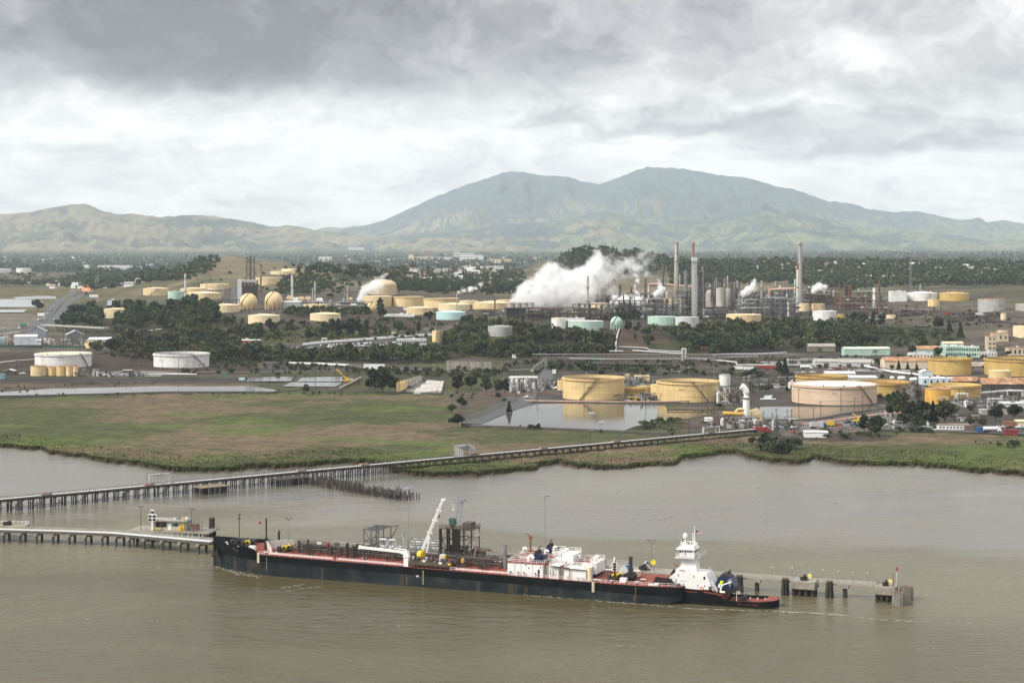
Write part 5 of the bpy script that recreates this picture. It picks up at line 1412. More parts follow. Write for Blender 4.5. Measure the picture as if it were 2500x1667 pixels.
# buildings
def building(name,label,x0,x1,yt,yb,dep,mw,mr,roof='flat',rise=0,win=None,rz=0,doors=0,cat='building',wm=None,group=None,over=.4,base=None):
 gx,gy,gz,s,W_,H=local(x0,x1,yt,yb)
 e=empty(name,(gx,gy,gz),R(rz),label,cat,group)
 NOTREE.append((gx,gy+dep/2,max(W_,dep)*.55))
 h=W_/2;rr=rise*s
 wl=MB();wl.box(-h,h,0,dep,-1.5,H)
 if roof=='gable':wl.prism([(-h,H),(h,H),(0,H+rr)],'y',0,dep)
 if roof=='long':wl.prism([(0,H),(dep,H),(dep/2,H+rr)],'x',-h,h)
 wl.obj('wall',mw,e)
 rf=MB();t_=.25
 if roof=='flat':rf.box(-h-over*.4,h+over*.4,-over*.4,dep+over*.4,H+.02,H+.45)
 elif roof=='gable':
  rf.prism([(-h-over,H-.05),(0,H+rr+.05),(h+over,H-.05),(h+over,H+t_),(0,H+rr+t_+.1),(-h-over,H+t_)],'y',-over,dep+over)
 elif roof=='long':
  rf.prism([(-over,H-.05),(dep/2,H+rr+.05),(dep+over,H-.05),(dep+over,H+t_),(dep/2,H+rr+t_+.1),(-over,H+t_)],'x',-h-over,h+over)
 elif roof=='shed':
  rf.prism([(-over,H),(dep+over,H+rr),(dep+over,H+rr+t_),(-over,H+t_)],'x',-h-over,h+over)
 rf.obj('roof',mr,e)
 if win:
  rows_,cols_,fw,fh=win
  ww,wh=W_/cols_*fw,H/rows_*fh
  wmsh=MB().box(-ww/2,ww/2,-.06,.02,-wh/2,wh/2).mesh('window',wm or MGLS)
  for i in range(cols_):
   for j in range(rows_):
    link('window',wmsh,e,(-h+W_*(i+.5)/cols_,0,H*(j+.52)/rows_))
 if roof=='flat' and W_>9 and cat in('building','far_building'):
  for k in range(3):q=(k-.9)*W_*.27;MB().box(q,q+W_*.07+.8,dep*.4,dep*.4+2,H+.46,H+1.6+.4*(k%2)).obj('roof_unit',MGL if k%2 else MS,e)
 for k in range(doors):
  MB().box(-h+W_*(k+.6)/(doors+.4)-2.2,-h+W_*(k+.6)/(doors+.4)+2.2,-.08,.03,0,min(H*.75,4.5)).obj('door',MDS,e)
 return e
B=building
B('office_block','two storey mint green office with dark windows in rows',2310,2352,847,871,26,MT,MT,win=(2,8,.62,.5),rz=0)
B('office_block','mint green side wing of the office with dark windows',2352,2390,848,872,18,MT,MGL,win=(2,6,.62,.5),rz=-12)
B('warehouse','long low mint green shed with a pale roof and a dark end door',2062,2174,852,868,14,MT,mat('pale mint roof',(.52,.62,.50),.7,.15,.15,.4,(.5,.38,.27)),'long',4,doors=0,rz=4)
B('warehouse','open fronted grey shed at the edge of the woods',1974,2040,846,858,14,mat('dull olive wall',(.20,.19,.14),.8,.2),mat('grey tin roof',(.30,.28,.25),.8,.2,.2,.4),'long',6,doors=1)
B('warehouse','low shed with a broad rusty roof left of the office block',2240,2310,853,862,18,MT,MRR,'long',7)
B('warehouse','white two storey building with square windows below the rusty roof',2222,2278,863,876,12,MW,MGL,'flat',win=(1,7,.5,.4))
B('warehouse','small pale roofed hall behind the rusty roof',2304,2352,838,846,14,MWD,MB_,'long',3)
B('warehouse','cream hall under a long rusty and mint roof',2160,2272,882,900,18,mat('peach wall',(.66,.56,.43),.8,.1),MRR,'long',9,rz=2)
B('warehouse','grey hall with a dark door and an overhanging roof',2052,2134,885,897,22,MGL,mat('grey brown roof',(.38,.36,.32),.8,.12,.2,.3),'long',6,doors=2)
B('warehouse','low grey shed left of the grey hall',1990,2054,883,896,16,MGL,mat('grey brown roof',(.38,.36,.32)),'long',5,doors=1)
B('warehouse','pale blue tall shed at the left of the light blue building',2250,2278,909,928,12,mat('pale blue wall',(.52,.62,.64),.7,.08),MW,'gable',5)
B('office_block','light blue low building with three dark windows',2252,2326,924,940,14,mat('pale blue wall',(.52,.62,.64)),MW,'flat',win=(1,5,.3,.45))
B('warehouse','shed with a rusty orange roof beside the light blue building',2325,2392,931,940,16,MDS,MRR,'long',9)
B('warehouse','long open shed with a rusty orange roof at the right edge',2398,2540,938,950,18,MDS,MRR,'long',13)
B('warehouse','white roofed low shed behind the dark topped ochre tank',2016,2088,912,920,12,MGL,MW,'long',4)
B('warehouse','flat white roofed canopy behind the pinkish tank',2060,2142,922,930,10,MGL,MW,'shed',3)
B('warehouse','peach coloured flat building in front of the office block',2270,2410,887,894,10,mat('peach wall',(.66,.56,.43)),mat('peach wall',(.66,.56,.43)),'flat')
B('warehouse','long white flat roofed building right of the office block',2388,2434,860,872,12,MWD,MGL,'flat',win=(1,6,.4,.4))
B('warehouse','pale grey flat roofed shed at the right edge of the yard',2452,2540,986,1000,16,MGL,MGL,'flat',over=1)
B('warehouse','low concrete walled tank yard under the pale grey shed',2398,2460,1002,1012,10,MCO,MCO,'flat')
B('site_trailer','long white trailer with a row of small windows',2292,2368,1038,1049,7,MW,mat('brown roof',(.25,.2,.15),.8,.2),'flat',win=(1,9,.55,.35),rz=-3,cat='trailer')
B('shipping_container','brown container at the right end of the white trailer',2358,2378,1041,1051,4,mat('brown cladding',(.17,.12,.10),.8,.15),MBS,cat='container')
B('shipping_container','blue container beside the white road tanker',2388,2406,1045,1056,4,MBLU,MBLU,cat='container')
B('shipping_container','dark red container at the right of the marsh edge',2453,2485,1051,1061,4,mat('maroon cladding',(.20,.03,.035),.7,.1),mat('maroon cladding',(.2,.03,.035)),cat='container')
B('shipping_container','brick red container behind the parked lorries',2452,2482,1031,1041,4,MBRK,MBRK,cat='container')
B('warehouse','cream shed right of the brick red container',2482,2510,1029,1040,6,MB_,MB_,'long',3)
B('storage_tent','white tarpaulin covered rack beside the bushes',1965,2021,1055,1068,8,MW,MW,'gable',0,cat='tent',rz=-4)
B('warehouse','white walled tall building high behind the tanks on the bank',2176,2214,712,736,18,MWD,MWD,'flat')
B('cream_tower','cream concrete loading tower on legs at the right',2412,2432,822,856,12,mat('cream concrete',(.56,.47,.34),.8,.12,.2,.5,(.3,.2,.12)),MRR,'flat',win=(3,2,.4,.4),cat='tower')
B('cream_tower','smaller cream block beside the loading tower',2424,2462,814,834,10,mat('cream concrete',(.56,.47,.34)),MRR,'flat',win=(1,3,.3,.4),cat='tower')
B('warehouse','cream flat shed right of the loading tower',2462,2506,850,868,12,mat('cream concrete',(.56,.47,.34)),MRR,'flat',win=(1,4,.4,.5))
B('site_hut','yellow hut with a dark door between the cream tanks',1550,1586,919,930,10,MY,MC,'flat',doors=1,cat='hut')
B('site_hut','small yellow cabin left of the yellow hut',1527,1537,915,922,5,MY,MC,'flat',cat='hut')
B('site_hut','white cabin trailer beside the round duct',1722,1740,1022,1032,5,MW,MW,'flat',cat='hut')
B('site_hut','green box hut on the railway trestle',1446,1461,872,883,6,MGRN,MGRN,'flat',cat='hut')
B('site_hut','small white hut beside the railway',1250,1262,866,874,5,MWD,MCO,'flat',cat='hut')
B('shipping_container','white container by the underpass road',1349,1357,904,912,4,MW,MW,cat='container')
B('shipping_container','long white panel wall beside the gravel yard',888,938,891,901,5,MW,MW,cat='container')
B('office_block','pale grey blue office with roof units above the car park',968,1040,829,842,14,mat('pale grey blue wall',(.50,.53,.53),.8,.08),MGL,'flat',win=(1,12,.6,.35))
B('site_hut','brick hut behind the light green trees',708,762,850,858,8,MBRK,MCO,'flat',win=(1,4,.3,.4),cat='hut')
B('warehouse','long low brick building with a white roof in the left woods',558,634,831,841,12,MBRK,MW,'flat',win=(1,6,.4,.4))
B('warehouse','grey gabled mill building behind the white shed',65,112,810,826,22,mat('blue grey sheet',(.25,.28,.31),.7,.12,.2,.3),mat('blue grey roof',(.33,.36,.38),.6,.1,.2,.3),'gable',12,rz=10)
B('warehouse','dark grey gabled building with a white side wall',163,205,818,836,26,mat('slate sheet',(.16,.17,.18),.7,.2,.2,.4),mat('blue grey roof',(.33,.36,.38)),'gable',10,rz=16)
B('warehouse','white panelled shed with a grey band at the left',35,88,822,842,16,mat('grey white cladding',(.48,.51,.55),.6,.06),MW,'long',4,rz=6)
B('warehouse','small pale lean to beside the white panelled shed',88,107,831,842,10,MGL,MW,'shed',2)
B('warehouse','white flat roofed shed right of the dark gabled building',218,270,829,842,20,MGL,MW,'long',4,rz=10)
B('warehouse','dark open shed at the left edge by the lagoon track',8,34,906,915,8,MDS,MGL,'gable',4)
B('warehouse','bluish sheds cut by the left edge',-12,12,826,838,12,mat('teal sheet',(.16,.27,.30),.7,.1),mat('teal sheet',(.16,.27,.30)),'long',3)
B('site_hut','teal container stack at the left edge',-10,10,915,926,6,mat('teal sheet',(.16,.27,.30)),mat('teal sheet',(.16,.27,.30)),'flat',cat='hut')
B('warehouse','pale shed among trees right of the motorway',262,282,734,745,14,mat('pale blue wall',(.52,.62,.64)),MGL,'gable',3)
B('warehouse','grey blue low warehouse behind the left sphere',578,600,743,755,14,MGL,MGL,'flat')
B('warehouse','long grey roofed warehouse right of the second sphere',690,732,738,755,20,mat('grey green wall',(.33,.36,.35),.7,.1),MGL,'shed',2)
B('warehouse','white low sheds behind the lone cypress',938,1012,768,773,10,MW,MW,'flat')
B('warehouse','white low store left of the pale blue tank',985,1010,752,757,8,MW,MW,'flat')
B('site_hut','white box plant house before the slim grey chimney',1398,1412,766,776,6,MW,MW,cat='hut')
B('warehouse','beige cladding house at the right of the big steam cloud',1450,1482,742,752,12,MB_,MB_,'flat')
B('warehouse','row of white panels left of the mint green tank',1382,1428,777,783,4,MW,MW,'flat')
B('site_hut','mint green hut in the woods right of the grey tank',1728,1742,794,806,6,MT,MT,cat='hut')
for x0,x1,yt,yb,mm,lb in[(238,320,648,660,MW,'very long white building in the left valley'),(205,214,647,657,MW,'small white block left of the very long white building'),(333,343,650,658,MW,'small white block right of the very long white building'),(360,372,645,652,MGL,'pale block far right of the very long white building'),
(778,808,627,637,MW,'white stepped building above the tank crest'),(1038,1056,612,630,mat('brick far',(.32,.20,.17),.8,.1),'reddish tower block in the far town'),(1106,1122,611,632,MGL,'grey tower block in the far town'),(1122,1158,619,636,MW,'broad white office slab in the far town'),(1158,1180,623,634,MW,'lower white wing of the office slab'),(998,1009,622,634,MB_,'cream tower block in the far town'),(1010,1065,627,634,MB_,'long cream low block in the far town'),(1065,1104,628,634,MWD,'long pale block left of the grey tower'),(1190,1250,633,641,MB_,'cream retail sheds right of the office slab'),(1300,1316,628,634,MB_,'cream block at the right of the far town'),(1180,1230,650,657,MWD,'pale roofed sheds below the office slab'),(908,926,637,642,MWD,'white shed in the middle valley'),(850,888,604,610,MWD,'faint white block under the mountain foot')]:
 B('far_building',lb,x0,x1,yt,yb,30,mm,MGL,'flat',win=(3,max(3,int((x1-x0)/5)),.6,.35)if x1-x0>14 else None)
rr_=random.Random(4)
hk=[MB().box(-6,6,0,8,-2,3.6).prism([(-.5,3.6),(8.5,3.6),(4,5.6)],'x',-6.4,6.4,1)for _ in range(1)][0]
hms=[hk.mesh('house',[w_,r_])for w_,r_ in((MWD,MRO),(MB_,MBRK),(MW,MGL),(MWD,mat('brown tile roof',(.22,.15,.11),.85,.15)))]
def houses(poly,n,label,group,ymin,ymax=14000):
 x0,x1,y0,y1=bbox(poly);k=0;g=0
 while k<n and g<n*40:
  g+=1
  px,py=rr_.uniform(x0,x1),rr_.uniform(y0,y1)
  if not poly_mask(np.array([px]),np.array([py]),poly)[0]:continue
  x,y,z=hit(px,py)
  if not ymin<y<ymax:continue
  o=link('house',rr_.choice(hms),None,(x,y,z+.5),rr_.uniform(-.6,.6));sc=rr_.uniform(.9,1.6);o.scale=(sc,sc,sc)
  tag(o,label,'house',group);NOTREE.append((x,y-8,13));k+=1
houses([(1800,640),(2500,650),(2500,712),(2300,705),(1900,680)],70,'pale house among the trees on the right hand ridge','houses on the right hand ridge',3600,5600)
houses([(960,660),(1230,655),(1260,700),(980,705)],34,'small house in the wooded gap behind the long cream tanks','houses in the wooded gap',3500,6000)
houses([(0,690),(340,690),(330,712),(120,705)],18,'small house among trees behind the motorway','houses behind the motorway',3400,5200)
houses([(700,612),(1330,625),(1330,655),(900,650)],60,'white building of the far town below the mountain','small buildings of the far town',6000)
houses([(0,625),(480,625),(400,650),(0,650)],16,'pale building in the hazy left valley','buildings in the left valley',6000)
# roads, rails, dikes (draped strips)
def drape(pts,step=6.0,lift=.2):
 """photograph pixels -> dense ground polyline"""
 P=[Vector(hit(*p))for p in pts]
 out=[]
 for a,b in zip(P[:-1],P[1:]):
  k=max(1,int((b-a).length/step))
  for i in range(k):
   q=a.lerp(b,i/k);out.append(Vector((q.x,q.y,zg(q.x,q.y)+lift)))
 q=P[-1];out.append(Vector((q.x,q.y,zg(q.x,q.y)+lift)))
 return out
def strip(name,pts,wd,m,label,lift=.2,thick=0.0,kind='structure',flatz=None):
 c=drape(pts,6,lift)if flatz is None else[atz(px,py,flatz)for px,py in pts]
 mb=MB();vs=[]
 for i,p in enumerate(c):
  d_=(c[min(i+1,len(c)-1)]-c[max(i-1,0)]);n_=Vector((-d_.y,d_.x,0)).normalized()*wd/2
  zz=max(p.z,zg(p.x+n_.x,p.y+n_.y)+lift,zg(p.x-n_.x,p.y-n_.y)+lift)if flatz is None else p.z
  vs+=[(p.x-n_.x,p.y-n_.y,zz),(p.x+n_.x,p.y+n_.y,zz)]
  if thick:vs+=[(p.x+n_.x*(1+2*thick/wd),p.y+n_.y*(1+2*thick/wd),zz-thick-1),(p.x-n_.x*(1+2*thick/wd),p.y-n_.y*(1+2*thick/wd),zz-thick-1)]
 k=4 if thick else 2
 fs=[(i*k,(i+1)*k,(i+1)*k+1,i*k+1)for i in range(len(c)-1)]
 if thick:fs+=[(i*k+1,(i+1)*k+1,(i+1)*k+2,i*k+2)for i in range(len(c)-1)]+[(i*k+3,(i+1)*k+3,(i+1)*k,i*k)for i in range(len(c)-1)]
 mb.add(vs,fs)
 o=mb.obj(name,m)
 return tag(o,label,kind=kind),c
M_ASPH=mat('worn asphalt',(.085,.085,.088),.9,.15,.1)
M_GRAV=mat('gravel',(.135,.126,.112),.95,.2,.15)
M_CONC=mat('pale concrete road',(.24,.225,.20),.9,.1,.1)
M_BALL=mat('rail ballast',(.060,.052,.046),.95,.3,.3)
M_DIKE=mat('dike earth',(.050,.045,.036),.95,.3,.3)
M_MUDP=mat('pinkish stacked planks',(.33,.21,.17),.9,.3,.6)
FWY=[(-60,812),(40,806),(90,796),(118,778),(136,758),(150,742),(166,730),(184,720),(205,712)]
strip('motorway',[(a-10,b)for a,b in FWY],17,M_ASPH,'busy motorway curving away between lagoons and woods',.5)
strip('motorway',[(a+16,b+4)for a,b in FWY[1:]],15,M_ASPH,'second carriageway of the motorway',.55)
strip('motorway',[(-60,825),(20,815),(70,806),(100,800)],9,M_CONC,'pale slip road beside the motorway',.45)
strip('road',[(640,884),(760,886),(900,896),(1000,902),(1120,906),(1260,903),(1320,900)],9,M_GRAV,'grey gravel track below the railway')
strip('road',[(1270,996),(1290,968),(1318,944),(1332,926),(1336,910),(1345,896)],12,M_ASPH,'asphalt lane climbing to the underpass',.3)
strip('road',[(1150,1036),(1200,1016),(1250,996),(1290,976)],13,mat('grey dike road',(.075,.08,.08),.9,.15),'gravel road along the fenced pond bank',.6,1.2)
strip('road',[(300,905),(450,908),(620,908),(860,905)],8,M_GRAV,'track behind the wide white tanks')
strip('road',[(-80,895),(40,880),(120,874)],6,mat('pale track',(.36,.32,.30),.9,.1),'pale track on the dark earth at the left')
strip('road',[(650,845),(800,836),(980,828),(1060,824)],7,M_GRAV,'road along the pipeline')
strip('road',[(1850,874),(1960,866),(2070,862),(2240,855),(2480,852)],9,mat('brown yard road',(.105,.092,.078),.9,.15),'yard road in front of the woods')
strip('road',[(1600,905),(1740,908),(1960,902),(2160,905)],9,mat('brown yard road',(.105,.092,.078)),'yard road through the lorry park')
strip('road',[(2040,780),(2160,778),(2300,776),(2500,774)],8,M_GRAV,'grey road on the terrace')
strip('road',[(2120,795),(2300,795),(2420,786),(2500,790)],8,M_GRAV,'lower grey road on the terrace')
strip('railway',[(1090,878),(1250,884),(1340,882),(1600,876),(1840,872),(2100,868)],9,M_BALL,'dark railway embankment across the middle',.5,1.0)
strip('railway',[(1400,892),(1600,894),(1760,900),(1960,908)],7,M_BALL,'second railway bed beside the shrubs',.4,.8)
strip('dike',[(1130,1040),(1330,1047),(1500,1054),(1640,1060)],5,M_DIKE,'earth dike on the marsh side of the big pond',.9,1.2)
strip('dike',[(1330,984),(1500,985),(1640,990),(1760,990)],5,M_DIKE,'dark bank between the big pond and the tanks',.6,1.0)
strip('dike',[(-60,974),(200,963.5),(420,958),(650,959),(800,948),(880,956),(1080,962)],4,M_DIKE,'low dike between the marsh and the long pond',.7,1.0)
strip('dike',[(600,932),(720,930),(740,917),(860,917),(846,932),(728,931.5),(690,944),(828,945),(846,932)],4,M_DIKE,'earth dikes round the settling ponds',.7,.8)
strip('dike',[(-60,934),(200,935),(430,935),(600,934),(830,954)],5,M_DIKE,'black edged bank before the yellow vessels',.6,.9)
strip('dike',[(1850,992),(1990,993),(2150,993)],5,M_DIKE,'bank at the foot of the widest tank',.5,.9)
strip('dike',[(1840,1030),(1990,1024),(2080,1008),(2170,996)],4,M_DIKE,'bank on the near side of the shallow pond',.6,.9)
strip('plank_row',[(1955,1038),(2020,1030),(2090,1020),(2150,1012),(2200,1008)],5,M_MUDP,'long pinkish row of stacked planks beside the yard',.8,.6)
strip('road',[(1900,1052),(2020,1040),(2130,1028),(2200,1020)],26,M_GRAV,'grey gravel storage yard',.25)
strip('road',[(2160,1050),(2300,1052),(2520,1060)],9,M_ASPH,'asphalt lane in front of the trailers',.3)
pm=MB()
for k,(a,b)in enumerate([((2036,1050),(2052,1050)),((2068,1046),(2080,1047)),((2078,1055),(2096,1054))]):
 p,q=Vector(hit(*a)),Vector(hit(*b));pm.bar(p+Vector((0,0,.45)),q+Vector((0,0,.45)),1.6,.1)
o=pm.obj('painted_marks',mat('pale red paint',(.50,.22,.18),.8,.2));tag(o,'three pale red strips painted on the gravel yard',kind='structure')
e=empty('overpass',hit(180,806),0,'pale concrete overpass on columns at the left','bridge')
P,Q=Vector(hit(105,806)),Vector(hit(262,813))
zz=13
dk=MB();dk.bar(P+Vector((0,0,7))-e.location,Q+Vector((0,0,6))-e.location,9,1.6);dk.obj('deck',MCO,e)
for k in range(7):
 a=P.lerp(Q,(k+.5)/7)-e.location;MB().cyl(a-Vector((0,0,2)),a+Vector((0,0,5.6)),.7,n=8).obj('column',MCO,e)
def wallrun(name,label,pts,h,th,m,cat='retaining wall',panels=True):
 P=[Vector(hit(*p))for p in pts]
 e=empty(name,P[0],0,label,cat)
 for a,b in zip(P[:-1],P[1:]):
  k=max(1,int((b-a).length/6.0))
  for i in range(k):
   u,v=a.lerp(b,i/k),a.lerp(b,(i+.96)/k)
   mb=MB();mb.bar(u+Vector((0,0,h/2-.6))-P[0],v+Vector((0,0,h/2-.6))-P[0],th,h+1.2);mb.obj('panel',m,e)
 return e
wallrun('retaining_wall','stained concrete wall of the underpass ramp',[(1090,902),(1140,903),(1200,905)],8,.8,mat('stained concrete',(.27,.25,.215),.9,.2,.2,.7,(.14,.12,.10)))
wallrun('retaining_wall','low concrete wing wall beside the underpass mouth',[(1302,912),(1325,896)],6,.8,mat('stained concrete',(.27,.25,.215)))
wallrun('retaining_wall','bright concrete abutment at the underpass mouth',[(1326,896),(1336,895)],8,1.0,MCO)
wallrun('berm_cover','long white sheet along the top of the dark berm',[(704,887),(780,889),(850,893)],1.4,3,MW,'cover')
sl=MB();p=[atz(1010,958,3.2),atz(1080,954,3.2),atz(1085,930,3.2),atz(1050,928,3.2)]
for i in range(5):
 for j in range(3):
  a=(p[0].lerp(p[1],i/5)).lerp(p[3].lerp(p[2],i/5),j/3);b=(p[0].lerp(p[1],(i+.92)/5)).lerp(p[3].lerp(p[2],(i+.92)/5),(j+.9)/3)
  o=MB().box(min(a.x,b.x),max(a.x,b.x),min(a.y,b.y),max(a.y,b.y),2.0,3.4+random.uniform(0,.5)).obj('concrete_slab',mat('pale slab',(.46,.43,.39),.9,.15,.2))
  tag(o,'pale concrete slab in the yard behind the tree row','slab','pale slabs behind the tree row')
def fence(label,pts,h=2.4,step=5.0,m=None,lift=.6):
 c=drape(pts,step,lift)
 e=empty('chain_link_fence',c[0],0,label,'fence')
 m=m or MS
 psh=MB().box(-.06,.06,-.06,.06,-1.4,h).mesh('post',m)
 for p in c:link('post',psh,e,p-c[0])
 ms=MB()
 for a,b in zip(c[:-1],c[1:]):
  a,b=a-c[0],b-c[0]
  for k in range(7):ms.bar(a+Vector((0,0,.2+h*k/6.4)),b+Vector((0,0,.2+h*k/6.4)),.035)
  for k in range(8):
   u=a.lerp(b,k/8);ms.bar(u,u+Vector((0,0,h)),.03)
 ms.obj('wire_mesh',m,e)
fence('fence on the near dike of the big pond',[(1140,1040),(1330,1048),(1500,1055)],step=9)
fence('tall grey fence along the pond bank road',[(1130,1034),(1180,1013),(1235,990),(1262,980)],3.2,3.0)
fence('fence along the dike of the shallow pond',[(1850,1030),(1990,1025),(2080,1009)],step=9)
wallrun('screen_fence','green screen fence above the dark earth at the left',[(-20,848),(100,848),(215,850)],2.6,.3,mat('green screen',(.03,.07,.055),.8,.2),'fence')
# pipelines
def prun(pts,r,m,label,lift=1.2,sup=9,step=12):
 c=drape(pts,step,lift)
 return run([tuple(p)for p in c],r,m,label,supports=sup)
prun([(740,842),(800,836),(880,830),(960,824),(1056,818)],.9,MPI,'long silver pipeline along the car park')
prun([(740,844),(800,838),(880,832),(960,826),(1056,820)],.6,MW,'thinner white pipeline beside the silver one',1.0)
def loop(px,py,wpx,hpx,label,r=.8,rnd=False):
 x,y,z=hit(px,py);s=S(y);w2,h=wpx*s/2,hpx*s
 pts=[(x-w2,y,z),(x-w2,y,z+h),(x+w2,y,z+h),(x+w2,y,z)]if not rnd else[(x-w2*.5,y,z)]+[(x+w2*math.sin(a),y,z+h*.62-h*.38*math.cos(a))for a in np.linspace(-2.6,2.6,12)][::1]+[(x+w2*.5,y,z)]
 if rnd:pts=[(x-w2*.5,y,z)]+[(x-w2*math.sin(a),y,z+h*.62-h*.38*math.cos(a))for a in np.linspace(.5,5.78,12)]+[(x+w2*.5,y,z)]
 e=empty('pipe_loop',(x,y,z),0,label,'pipe loop')
 mb=MB()
 if rnd:mb.tube(pts,r,8)
 else:
  for a,b in zip(pts[:-1],pts[1:]):mb.cyl(a,b,r,n=8)
  for a in pts[1:3]:mb.sphere(a,r,5)
 me=mb.mesh('pipe',MPI)
 for v in me.vertices:v.co-=Vector((x,y,z))
 link('pipe',me,e)
loop(792,838,10,12,'square expansion loop at the start of the silver pipeline')
loop(961,825,8,13,'round expansion loop in the middle of the silver pipeline',.8,True)
prun([(1503,862),(1504,840),(1507,822),(1512,806)],.8,MPI,'white pipe climbing the bare slope to the teal sphere',1.6,0)
prun([(1503,850),(1540,851),(1578,853),(1586,858),(1664,862)],.55,MPI,'white pipe running along the foot of the woods',1.6,10)
prun([(1545,858),(1600,862),(1665,866)],.7,MPI,'lower silver pipe along the foot of the woods',1.2,10)
loop(1670,880,8,28,'tall white square pipe loop at the railway',.9)
prun([(1672,880),(1735,884),(1797,890),(1799,897),(1850,897),(1990,897)],.7,MPI,'white pipe stepping down into the lorry park',2.4,12)
prun([(1720,868),(1840,866),(1920,863)],.6,MPI,'silver pipe across the top of the yard',1.0,12)
prun([(2110,897),(2180,912),(2270,922)],.9,MW,'white pipe slanting down past the bullet tanks',1.6,12)
loop(2200,910,40,5,'low white pipe arch behind the bullet tanks',.6)
prun([(2290,976),(2340,972),(2400,966),(2470,960)],1.0,MPI,'silver pipe between the grey sheds and the ochre tank',2.2,10)
loop(2349,975,26,13,'white square pipe loop at the foot of the ochre tank',.9)
loop(2479,968,36,14,'silver pipe loop at the right edge of the yard',.9)
loop(2168,1016,12,18,'white pipe arch beside the stacked planks',.45)
prun([(1280,982),(1350,983),(1500,985),(1640,984),(1760,978)],.5,mat('dull pink pipe',(.48,.32,.26),.7,.2),'dull pink pipe on the bank below the big cream tanks',1.2,14)
prun([(1180,968),(1240,969),(1300,970)],.45,MRU,'red pipe rack left of the asphalt lane',2.0,6)
prun([(1370,968),(1330,966),(1306,965)],.4,MRU,'red pipe frame right of the asphalt lane',2.4,5)
prun([(830,952),(850,942),(880,926)],.9,mat('pale brown pipe',(.40,.30,.24),.7,.2),'pale brown pipe slanting to the settling ponds',1.6,8)
for k in range(4):
 prun([(1300+30*k,877+k*3),(1500,876+k*4),(1700,874+k*4),(1850,872+k*3)],.35,(MBS,MS,MBS,MPI)[k],('lowest','second','third','topmost')[3-k]+' pipe of the rack along the railway',2.0+k*.8,10)
for k in range(3):
 prun([(230+10*k,915+2*k),(320,913+2*k),(400,914+2*k),(480,918)],.4,(MPI,MBS,MW)[k],('rear','middle','front')[k]+' pipe of the rack between the white tanks',1.6,8)
x,y,z=hit(1490,884)
e=empty('pipe_rack',(x,y,z),0,'long rusty steel pipe rack above the railway','pipe rack')
fm=MB();frame(fm,-75,180,0,6,-1,7,36,1,2,.3);fm.obj('steel_frame',MBS,e)
for k in range(5):MB().cyl((-75,1+k,7.4),(180,1+k,7.4),.3,n=6).obj('pipe',(MS,MBS,MPI,MS,MBS)[k],e)
for px,py,w_,h_,lb in[(1720,880,14,30,'tall brown frame tower at the right end of the rack'),(1505,872,30,14,'flat canopied loading frame at the foot of the pipe run')]:
 x,y,z=hit(px,py);s=S(y);e=empty('loading_gantry',(x,y,z),0,lb,'frame')
 fm=MB();frame(fm,-w_*s/2,w_*s/2,0,6,-1,h_*s,2,1,3 if h_>20 else 1,.4);fm.obj('steel_frame',MBS,e)
 MB().box(-w_*s/2-.6,w_*s/2+.6,-.6,6.6,h_*s+.2,h_*s+.6).obj('roof',MGL if w_>20 else MRU,e)
 # yard machinery clusters
def cluster(x0,x1,yt,yb,dep,label,seed,mats=None,n=14,cat='pump station'):
 r_=random.Random(seed)
 gx,gy,gz,s,W_,H=local(x0,x1,yt,yb)
 e=empty('pump_station',(gx,gy,gz),0,label,cat)
 mats=(mats or[MPI,MS,MG_,MBS])+[MBS,MDS,MTI]
 fm=MB();frame(fm,-W_/2,W_/2,0,dep,0,H*.6,max(2,int(W_/7)),1,1,.22,False);fm.obj('steel_frame',MS,e)
 for k in range(n):
  pm=MB();x=r_.uniform(-W_/2,W_/2);y=r_.uniform(0,dep);rr=r_.uniform(.18,.5);a=r_.uniform(2,W_*.4);h=r_.uniform(.5,H)
  pm.tube([(x,y,0),(x,y,h),(x+a*r_.choice((-1,1)),y,h),(x+a*.5,y,0)],rr,6);pm.obj('pipe',r_.choice(mats),e)
 for k in range(max(3,n//3)):
  x=r_.uniform(-W_/2,W_/2);y=r_.uniform(0,dep);r=r_.uniform(.6,1.3);h=H*r_.uniform(.3,.9)
  MB().lathe([(r,0),(r,h),(.05,h+.8)],10,(x,y,0)).obj('vessel',r_.choice(mats),e)
 for k in range(max(2,n//4)):
  x=r_.uniform(-W_/2,W_/2);y=r_.uniform(0,dep);a=r_.uniform(.8,2.4)
  MB().box(x-a,x+a,y-.8,y+.8,0,r_.uniform(1,2.4)).obj('pump',r_.choice(mats),e)
cluster(1244,1312,922,960,22,'white and grey process plant left of the asphalt lane',41,[MPI,MW,MWD,MG_,MS],22)
for k,(px,yt,yb,w_,tp)in enumerate([(1262,932,956,14,'c'),(1274,930,957,8,'r'),(1284,926,957,9,'c')]):
 drum(px-w_/2,px+w_/2,yt,yb,MWD,('leftmost','middle','rightmost')[k]+' white vessel of the plant by the asphalt lane','dome',name='vessel')
run([aty(1244,924,1440),aty(1244,921,1440),aty(1312,921,1440),aty(1312,936,1440)],.9,MW,'white overhead pipe of the plant by the asphalt lane')
cluster(1330,1372,925,950,16,'grey pipework left of the small cream tank',42,None,14)
cluster(1525,1600,958,980,12,'dark pump station between the big cream tanks',43,[MPI,MS,MYEL,MDS,MDS],18)
cluster(1520,1600,918,944,20,'tangle of grey pipes behind the low ochre tank',44,[MPI,MS,MG_,MS],26)
cluster(1755,1830,945,986,24,'white pipe manifold right of tank 12519',45,[MW,MPI,MW,MS],24)
cluster(1820,1945,915,948,30,'scattered grey piping left of the pinkish tank',46,[MPI,MS,MW,MG_],26)
cluster(1740,1850,1020,1046,22,'grey manifold at the head of the trestle',47,[MPI,MS,MG_,MW],30)
